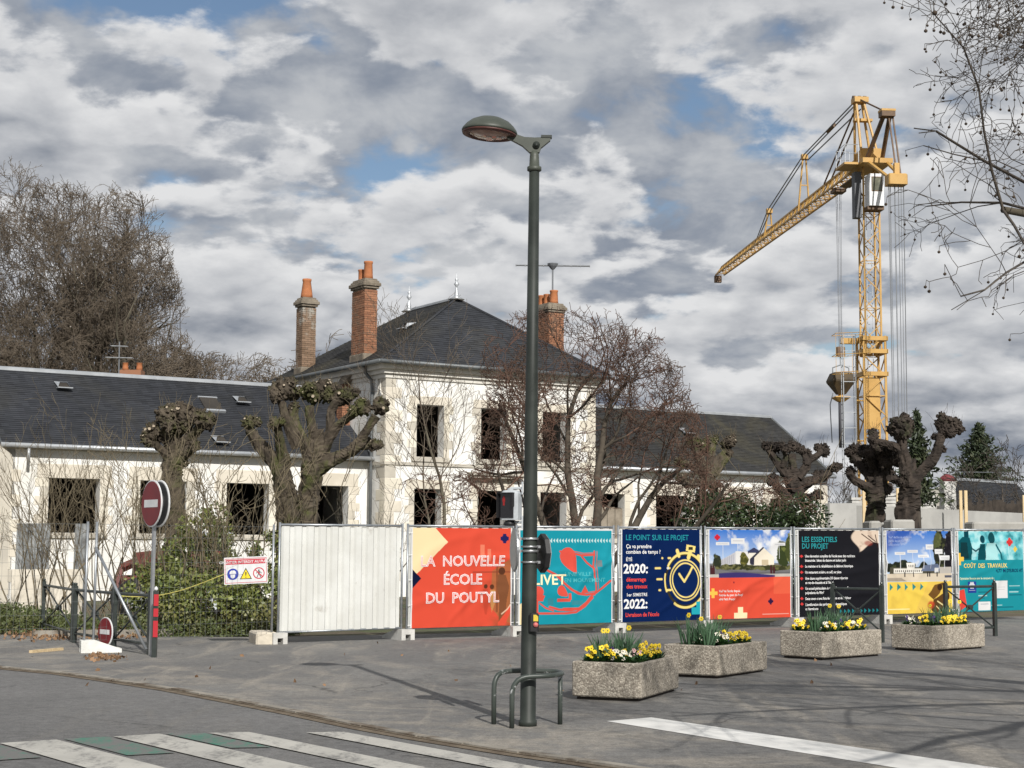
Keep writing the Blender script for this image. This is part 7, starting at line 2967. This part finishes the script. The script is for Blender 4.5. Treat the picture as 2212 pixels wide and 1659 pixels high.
# free-standing access ladder tower left of the mast
LX = at(1840, 900, 99.0)
lad = empty('access_ladder', (LX[0], LX[1], 0), 'grey caged access ladder standing left of the crane mast', 'ladder')
LM = lambda p: np.array([LX[0] + p[0], LX[1] + p[1], p[2]])
zl = at(1840, 722, 99)[2]
mb = MB()
for x_ in (-.48, .28):
    mb.tube(LM((x_, 0, 0)), LM((x_, 0, zl)), .035, n=5)
    mb.tube(LM((x_, .6, 0)), LM((x_, .6, zl)), .025, n=5)
mb.build('rails', M_STEELG, lad)
mb = MB()
for z_ in np.arange(.6, zl, .95):
    mb.tube(LM((-.48, 0, z_)), LM((.28, 0, z_)), .03, n=4, cap=False)
    mb.tube(LM((-.48, .6, z_)), LM((-.48, 0, z_)), .02, n=4, cap=False)
    mb.tube(LM((.28, .6, z_)), LM((.28, 0, z_)), .02, n=4, cap=False)
mb.build('rungs', M_STEELG, lad)
mb = MB()
for z_ in (zl - 2.4, zl - 1.3, zl):
    mb.poly([LM((-1.0, -.4, z_)), LM((.9, -.4, z_ + .1)), LM((.9, .9, z_ + .1)), LM((-1.0, .9, z_)), LM((-1.0, -.4, z_))], .02, 4)
for x_ in (-1.0, -.5, 0, .45, .9):
    mb.tube(LM((x_, -.4, zl - 2.4)), LM((x_, -.4, zl)), .015, n=4)
mb.build('top_cage', M_CRANE, lad)
mb = MB()
for y_ in (865, 952):
    z_ = at(1850, y_, 99)[2]
    mb.tube(LM((.28, 0, z_)), CR((-.68, -.68, z_)), .045, n=5)
mb.build('wall_ties', M_CRANE, lad)
# ================================================================== building site at the right, neighbours, machines, antennas
M_WALLG = mat('grey_shutter_wall', (.36, .355, .34), (.43, .425, .405), scale=.8, rough=.85, bump=.1, bscale=10)
M_PLANK = mat('new_plank', (.58, .44, .25), (.66, .52, .32), scale=3, rough=.8, aniso=(5, 5, .6))
z5p = lambda x, y, Y: at((3250 + x / 2.765) / 1.8228, (1550 + y / 2.765) / 1.8228, Y)
a0, a1 = at(1792, 1087, 62), at(1863, 1087, 63)
b0, b1, b2 = at(1863, 1092, 60), at(2090, 1103, 67), at(2330, 1114, 76)
wallg = empty('shuttering_wall', (b0[0], b0[1], 0), 'long pale grey concrete shuttering wall behind the right-hand pollards', 'wall')
for p, q in ((a0, a1), (b0, b0 + (b1 - b0) * .5), (b0 + (b1 - b0) * .5, b1), (b1, b1 + (b2 - b1) * .5), (b1 + (b2 - b1) * .5, b2)):
    d = nrm(np.array([q[0] - p[0], q[1] - p[1], 0]))
    n_ = np.array([-d[1], d[0], 0]) * .25
    P = [np.array([c[0], c[1], 0]) for c in (p, q - d * .012)]
    mb = MB()
    V = [P[0], P[1], P[1] + n_, P[0] + n_] + [P[0] + [0, 0, p[2]], P[1] + [0, 0, q[2]], P[1] + n_ + [0, 0, q[2]], P[0] + n_ + [0, 0, p[2]]]
    mb.add(V, [(3, 2, 1, 0), (4, 5, 6, 7), (0, 1, 5, 4), (1, 2, 6, 5), (2, 3, 7, 6), (3, 0, 4, 7)])
    mb.build('wall_panel', M_WALLG, wallg)
# upright planks
for k, (x, y0, y1, Y, wpx, lab) in enumerate(((418, 1020, 1450, 58, 34, 'new timber upright left of the dense dark pollard'), (785, 1030, 1240, 60, 30, 'new timber upright between the two rightmost pollards'), (1470, 1055, 1290, 64, 30, 'shorter of the two timber uprights before the dark-roofed house'),
                                               (1525, 1055, 1460, 58, 32, 'longer of the two timber uprights before the dark-roofed house'), (2158, 1105, 1330, 62, 26, 'timber upright at the right frame edge'))):
    t_, b_ = z5p(x, y0, Y), z5p(x, y1, Y)
    w_ = wpx / 2.765 / 1.8228 / FOCAL * Y
    mb = MB()
    mb.box((-w_ / 2, -.05, 0), (w_ / 2, .05, t_[2]), lambda p: np.array([t_[0] + p[0], t_[1] + p[1], p[2]]))
    tag(mb.build('timber_upright', M_PLANK), lab, 'timber', 'timber uprights on the site')
# stacks of concrete slabs beyond the wall
for k, (x0, x1, y0, y1, Y, n_, lab) in enumerate(((640, 770, 1085, 1240, 66, 4, 'stack of concrete planks left of the tall pollard trunk'), (1000, 1215, 1105, 1260, 68, 4, 'stack of concrete planks right of the tall pollard trunk'), (290, 400, 1130, 1200, 70, 2, 'low stack of concrete planks by the crane foot'))):
    A_, B_ = z5p(x0, y0, Y), z5p(x1, y1, Y)
    root = empty('slab_stack', ((A_[0] + B_[0]) / 2, Y, 0), lab, 'slabs', 'stacks of concrete planks')
    zt_ = A_[2]
    h_ = (A_[2] - B_[2]) / n_
    z_ = 0
    zs = [zt_ - i * h_ for i in range(n_ + 6) if zt_ - i * h_ > .1]
    for i, z_ in enumerate(zs):
        e_ = RNG.uniform(-.06, .06)
        mb = MB()
        mb.box((A_[0] + e_, Y, max(z_ - h_ + .03, 0)), (B_[0] + e_, Y + 1.2, z_))
        mb.build('slab', M_CONC, root)
# concrete blocks in front of the pollard feet
for k, (x0, x1, y0, Y, lab) in enumerate(((480, 610, 1385, 43.2, 'grey concrete block before the dense dark pollard'), (610, 715, 1400, 43.6, 'low concrete block between the two rightmost pollards'), (715, 975, 1370, 42.6, 'large concrete block before the tall dark pollard'), (1600, 2200, 1395, 47, 'long concrete footing right of the pollards'))):
    A_, B_ = z5p(x0, y0, Y), z5p(x1, y0, Y)
    mb = MB()
    mb.bbox((A_[0], Y, .0), (B_[0], Y + .9, A_[2]), .05)
    tag(mb.build('concrete_block', mat('site_concrete', (.30, .29, .265), (.37, .36, .335), scale=2, rough=.9, bump=.3, bscale=15)), lab, 'block', 'concrete blocks on the site')
# dark-roofed house
Yh_ = 84.0
hs = empty('dark_roofed_house', at(2140, 1100, Yh_) * [1, 1, 0], 'small house with dark slate roof at the right edge', 'house')
l0, l1 = z5p(1440, 945, Yh_), z5p(2080, 985, Yh_ + 5)
e0, e1 = z5p(1390, 1215, Yh_ - 3.5), z5p(2330, 1290, Yh_ + 3)
mb = MB()
def quad_courses(mb, a, b, c, d, n):
    a, b, c, d = (np.asarray(p, float) for p in (a, b, c, d))
    nn_ = nrm(np.cross(b - a, d - a))
    if nn_[2] < 0:
        nn_ = -nn_
    for i in range(n):
        f0, f1 = i / n, min(1.0, (i + 1.2) / n)
        p0, p1, q0, q1 = a + (d - a) * f0, b + (c - b) * f0, a + (d - a) * f1, b + (c - b) * f1
        mb.add([p0 + nn_ * .03, p1 + nn_ * .03, q1, q0, p0, p1], [(0, 1, 2, 3), (4, 5, 1, 0)])
quad_courses(mb, e0, e1, l1, l0, 18)
rf = mb.build('roof', M_SLATE, hs)
mb = MB()
mb.tube(l0 + [0, 0, .05], l1 + [0, 0, .05], .09, n=6)
mb.build('ridge', M_ZINC, rf)
mb = MB()
back = np.array([-2.0, 7.0, 0])
V = [(e0[0], e0[1] + .3, 0), (e1[0], e1[1] + .3, 0), (e1[0] + back[0], e1[1] + back[1], 0), (e0[0] + back[0], e0[1] + back[1], 0)]
T = [(e0[0], e0[1] + .3, e0[2]), (e1[0], e1[1] + .3, e1[2]), (e1[0] + back[0], e1[1] + back[1], e1[2]), (e0[0] + back[0], e0[1] + back[1], e0[2])]
mb.add(V + T, [(0, 1, 5, 4), (1, 2, 6, 5), (2, 3, 7, 6), (3, 0, 4, 7)])
mb.add([T[0], T[3], tuple(l0)], [(0, 1, 2)])
mb.add([T[1], T[2], tuple(l1)], [(0, 1, 2)])
mb.add([T[3], T[2], tuple(l1), tuple(l0)], [(0, 1, 2, 3)])
mb.build('wall', M_STONE2, hs)
c_ = z5p(1330, 1080, Yh_ - 4)
mb = MB()
mb.box((-.34, -.5, c_[2] - 4), (.34, .5, c_[2] + .55), lambda p: np.array([c_[0] + p[0], c_[1] + p[1], p[2]]), .06)
sm = mb.build('dormer', M_CONC, hs)
mb = MB()
mb.lathe([(.36, 0), (.42, .06), (.38, .18), (.24, .3), (.1, .36), (0, .38)], 14, np.array([c_[0], c_[1], c_[2] + .55]))
mb.build('red_cap', mat('red_tile', (.17, .03, .035), rough=.7), sm)
# rough paling fence before the house
pf = empty('paling_fence', z5p(1850, 1290, 74) * [1, 1, 0], 'rough brown paling fence below the dark slate roof', 'fence')
M_PALE = mat('dark_paling', (.030, .024, .019), (.055, .044, .035), scale=3, rough=.9)
for i in range(46):
    p = z5p(1550 + i * 13.2, 1290, 72 + i * .08)
    h_ = RNG.uniform(.05, .6) + p[2]
    mb = MB()
    mb.box((-.10, -.03, 0), (.10, .03, h_), lambda c: np.array([p[0] + c[0] * RNG.uniform(.8, 1.1), p[1] + c[1], c[2]]), .02)
    mb.build('pale', M_PALE, pf)
# overhead wire
mb = MB()
A_, B_ = at(1700, 1000, 90), at(2330, 1018, 95)
mb.poly([A_ + (B_ - A_) * f + np.array([0, 0, -.25 * math.sin(math.pi * f)]) for f in np.linspace(0, 1, 10)], .018, 4)
tag(mb.build('overhead_wire', M_ROPE), 'thin overhead wire crossing behind the pollards on the right', 'wire')

# ---------------------------------------------------------------- antennas
def antenna(mast0, mast1, booms, label):
    root = empty('roof_antenna', mast0, label, 'antenna', 'roof antennas')
    mb = MB()
    mb.tube(mast0, mast1, .03, n=6)
    mb.build('mast', M_ROPE, root)
    for c, half, els, el in booms:
        mb = MB()
        mb.tube(c - half, c + half, .034, n=5)
        mb.build('boom', M_ALU, root)
        mb = MB()
        for f in np.linspace(-1, 1, els):
            p = c + half * f
            mb.tube(p - el, p + el, .022, n=4)
        mb.build('elements', M_ALU, root)
    return root


A_ = S((8.05, 2.5, 10.2))
m1 = np.array(at(1194, 575, A_[1]))
ant = antenna(np.array([m1[0], A_[1], A_[2]]), m1, [(m1 + [0, 0, .02], (at(1277, 574, A_[1]) - at(1118, 572, A_[1])) / 2, 9, np.array([0, .12, .05]))], 'long horizontal television aerial above the right-hand chimney')
mb = MB()
mb.lathe([(.06, -.12), (.16, 0), (.2, .08), (.2, .1)], 12, m1)
mb.build('preamplifier', M_ROPE, ant)
A_ = at(258, 800, 75)
m1 = at(258, 738, 75)
antenna(A_ - [0, 0, 2.0], m1, [(at(258, 773, 75), np.array([.6, .1, 0]), 5, np.array([0, .15, 0])), (at(258, 748, 75), np.array([.35, .1, 0]), 4, np.array([0, .12, 0]))], 'cross-shaped television aerial behind the left wing ridge')
# neighbour's chimney just showing over the left ridge
c_ = at(288, 803, 76)
nc = empty('neighbour_house', c_ * [1, 1, 0], 'orange brick chimney of a house hidden behind the left wing', 'house')
mb = MB()
mb.box((-.55, -.4, 0), (.45, .4, c_[2] + .05), lambda p: np.array([c_[0] + p[0], c_[1] + p[1], p[2]]))
mb.build('chimney', M_BRICK, nc)
for x_ in (-.38, .28):
    mb = MB()
    mb.lathe([(.17, 0), (.14, .15), (.13, .34), (.16, .36)], 10, c_ + np.array([x_, 0, .05]))
    mb.build('chimney_pot', M_TERRA, nc, True)

# ---------------------------------------------------------------- red telehandler among the shrubs
M_TRED = mat('faded_red_paint', (.15, .034, .024), (.10, .028, .020), scale=3, rough=.55, c3=(.12, .05, .035), s3=3, t3=(.55, .7))
M_TYRE = mat('tyre_rubber', (.018, .018, .018), (.03, .028, .026), scale=8, rough=.9)
T0 = at(345, 1250, 38.5)
T0[2] = float(gz(T0[0], T0[1]))
tz = R(18)
TM = lambda p: T0 + .82 * np.array([p[0] * math.cos(tz) - p[1] * math.sin(tz), p[0] * math.sin(tz) + p[1] * math.cos(tz), p[2]])
tl_ = empty('telehandler', T0, 'weathered red telescopic handler parked among the shrubs', 'machine')
mb = MB()
mb.bbox((-1.1, -.8, .5), (1.9, .8, 1.15), .08, TM)
mb.build('chassis', M_TRED, tl_)
mb = MB()
mb.prism([TM(p) for p in ((-.75, -.75, 1.15), (.45, -.75, 1.15), (.45, -.75, 1.75), (.1, -.75, 1.9), (-.75, -.75, 1.8))], TM((0, .7, 0)) - T0)
mb.build('engine_cover', M_TRED, tl_)
mb = MB()
mb.tube(TM((.22, -.5, 1.85)), TM((.22, -.5, 2.35)), .10, n=10)
mb.build('exhaust', M_CRANED, tl_, True)
mb = MB()
mb.box((.75, -.8, 1.15), (1.85, .1, 1.9), TM, .04)
mb.build('cab_body', M_TRED, tl_)
mb = MB()
mb.box((.78, -.78, 1.9), (1.82, .08, 2.3), TM, .03)
mb.build('cab_glass', M_DARKGLASS, tl_)
mb = MB()
mb.bbox((.66, -.88, 2.30), (1.95, .18, 2.40), .03, TM)
mb.build('cab_roof', M_STEELG, tl_)
mb = MB()
mb.poly([TM((1.9, .45, 1.7)), TM((-.6, .45, 1.55)), TM((-1.05, .4, 1.35))], .11, 4)
mb.build('boom', M_TRED, tl_)
mb = MB()
mb.poly([TM((-1.05, .4, 1.36)), TM((-1.2, .3, .9)), TM((-1.15, .2, .6))], .09, 4)
mb.build('boom_head', M_TRED, tl_)
for x_ in (-.7, 1.4):
    for y_ in (-.85, .85):
        mb = MB()
        c0_ = TM((x_, y_ - .17, .5))
        ax = nrm(TM((0, 1, 0)) - T0)
        xx, yy, _ = frame(ax)
        mb.lathe([(.25, 0), (.46, .02), (.5, .08), (.5, .26), (.46, .32), (.25, .34)], 20, M=lambda p: c0_ + xx * p[0] + yy * p[1] + ax * p[2], cap=False)
        wh = mb.build('tyre', M_TYRE, tl_, True)
        mb = MB()
        mb.lathe([(.0, .1), (.26, .06), (.26, .28), (.0, .24)], 16, M=lambda p: c0_ + xx * p[0] + yy * p[1] + ax * p[2])
        mb.build('rim', M_STEELG, wh)
# grey corrugated sheets leaning by the wing, low wall
for k, (x0, x1, y0, y1, Y, lab) in enumerate(((38, 106, 1131, 1226, 38.5, 'grey corrugated sheet standing under the first wing window'), (163, 190, 1131, 1226, 38.8, 'narrow grey corrugated sheet behind the twin posts'))):
    A_, B_ = at(x0, y0, Y), at(x1, y1, Y)
    n_ = max(4, int((B_[0] - A_[0]) / .045))
    V, F = [], []
    for i in range(n_ + 1):
        f = i / n_
        x_ = A_[0] + (B_[0] - A_[0]) * f
        y_ = Y + .02 * (1 if i % 2 else -1)
        V += [(x_, y_ - .1, 0), (x_, y_, A_[2])]
    F = [(2 * i, 2 * i + 2, 2 * i + 3, 2 * i + 1) for i in range(n_)]
    tag(raw('sheet_metal', V, F, mat('weathered_sheet', (.26, .275, .28), (.36, .37, .37), scale=3, rough=.5, metal=.4, c3=(.16, .155, .15), s3=2, t3=(.5, .65))), lab, 'metal sheet', 'grey corrugated sheets')
A_, B_ = at(26, 1230, 37.5), at(180, 1230, 38.2)
mb = MB()
mb.prism([np.array([A_[0], A_[1], 0]), np.array([B_[0], B_[1], 0]), np.array([B_[0], B_[1], B_[2]]), np.array([A_[0], A_[1], A_[2]])], (-.1, .3, 0))
tag(mb.build('low_wall', M_STONE), 'low cream wall below the grey corrugated sheet', 'wall')
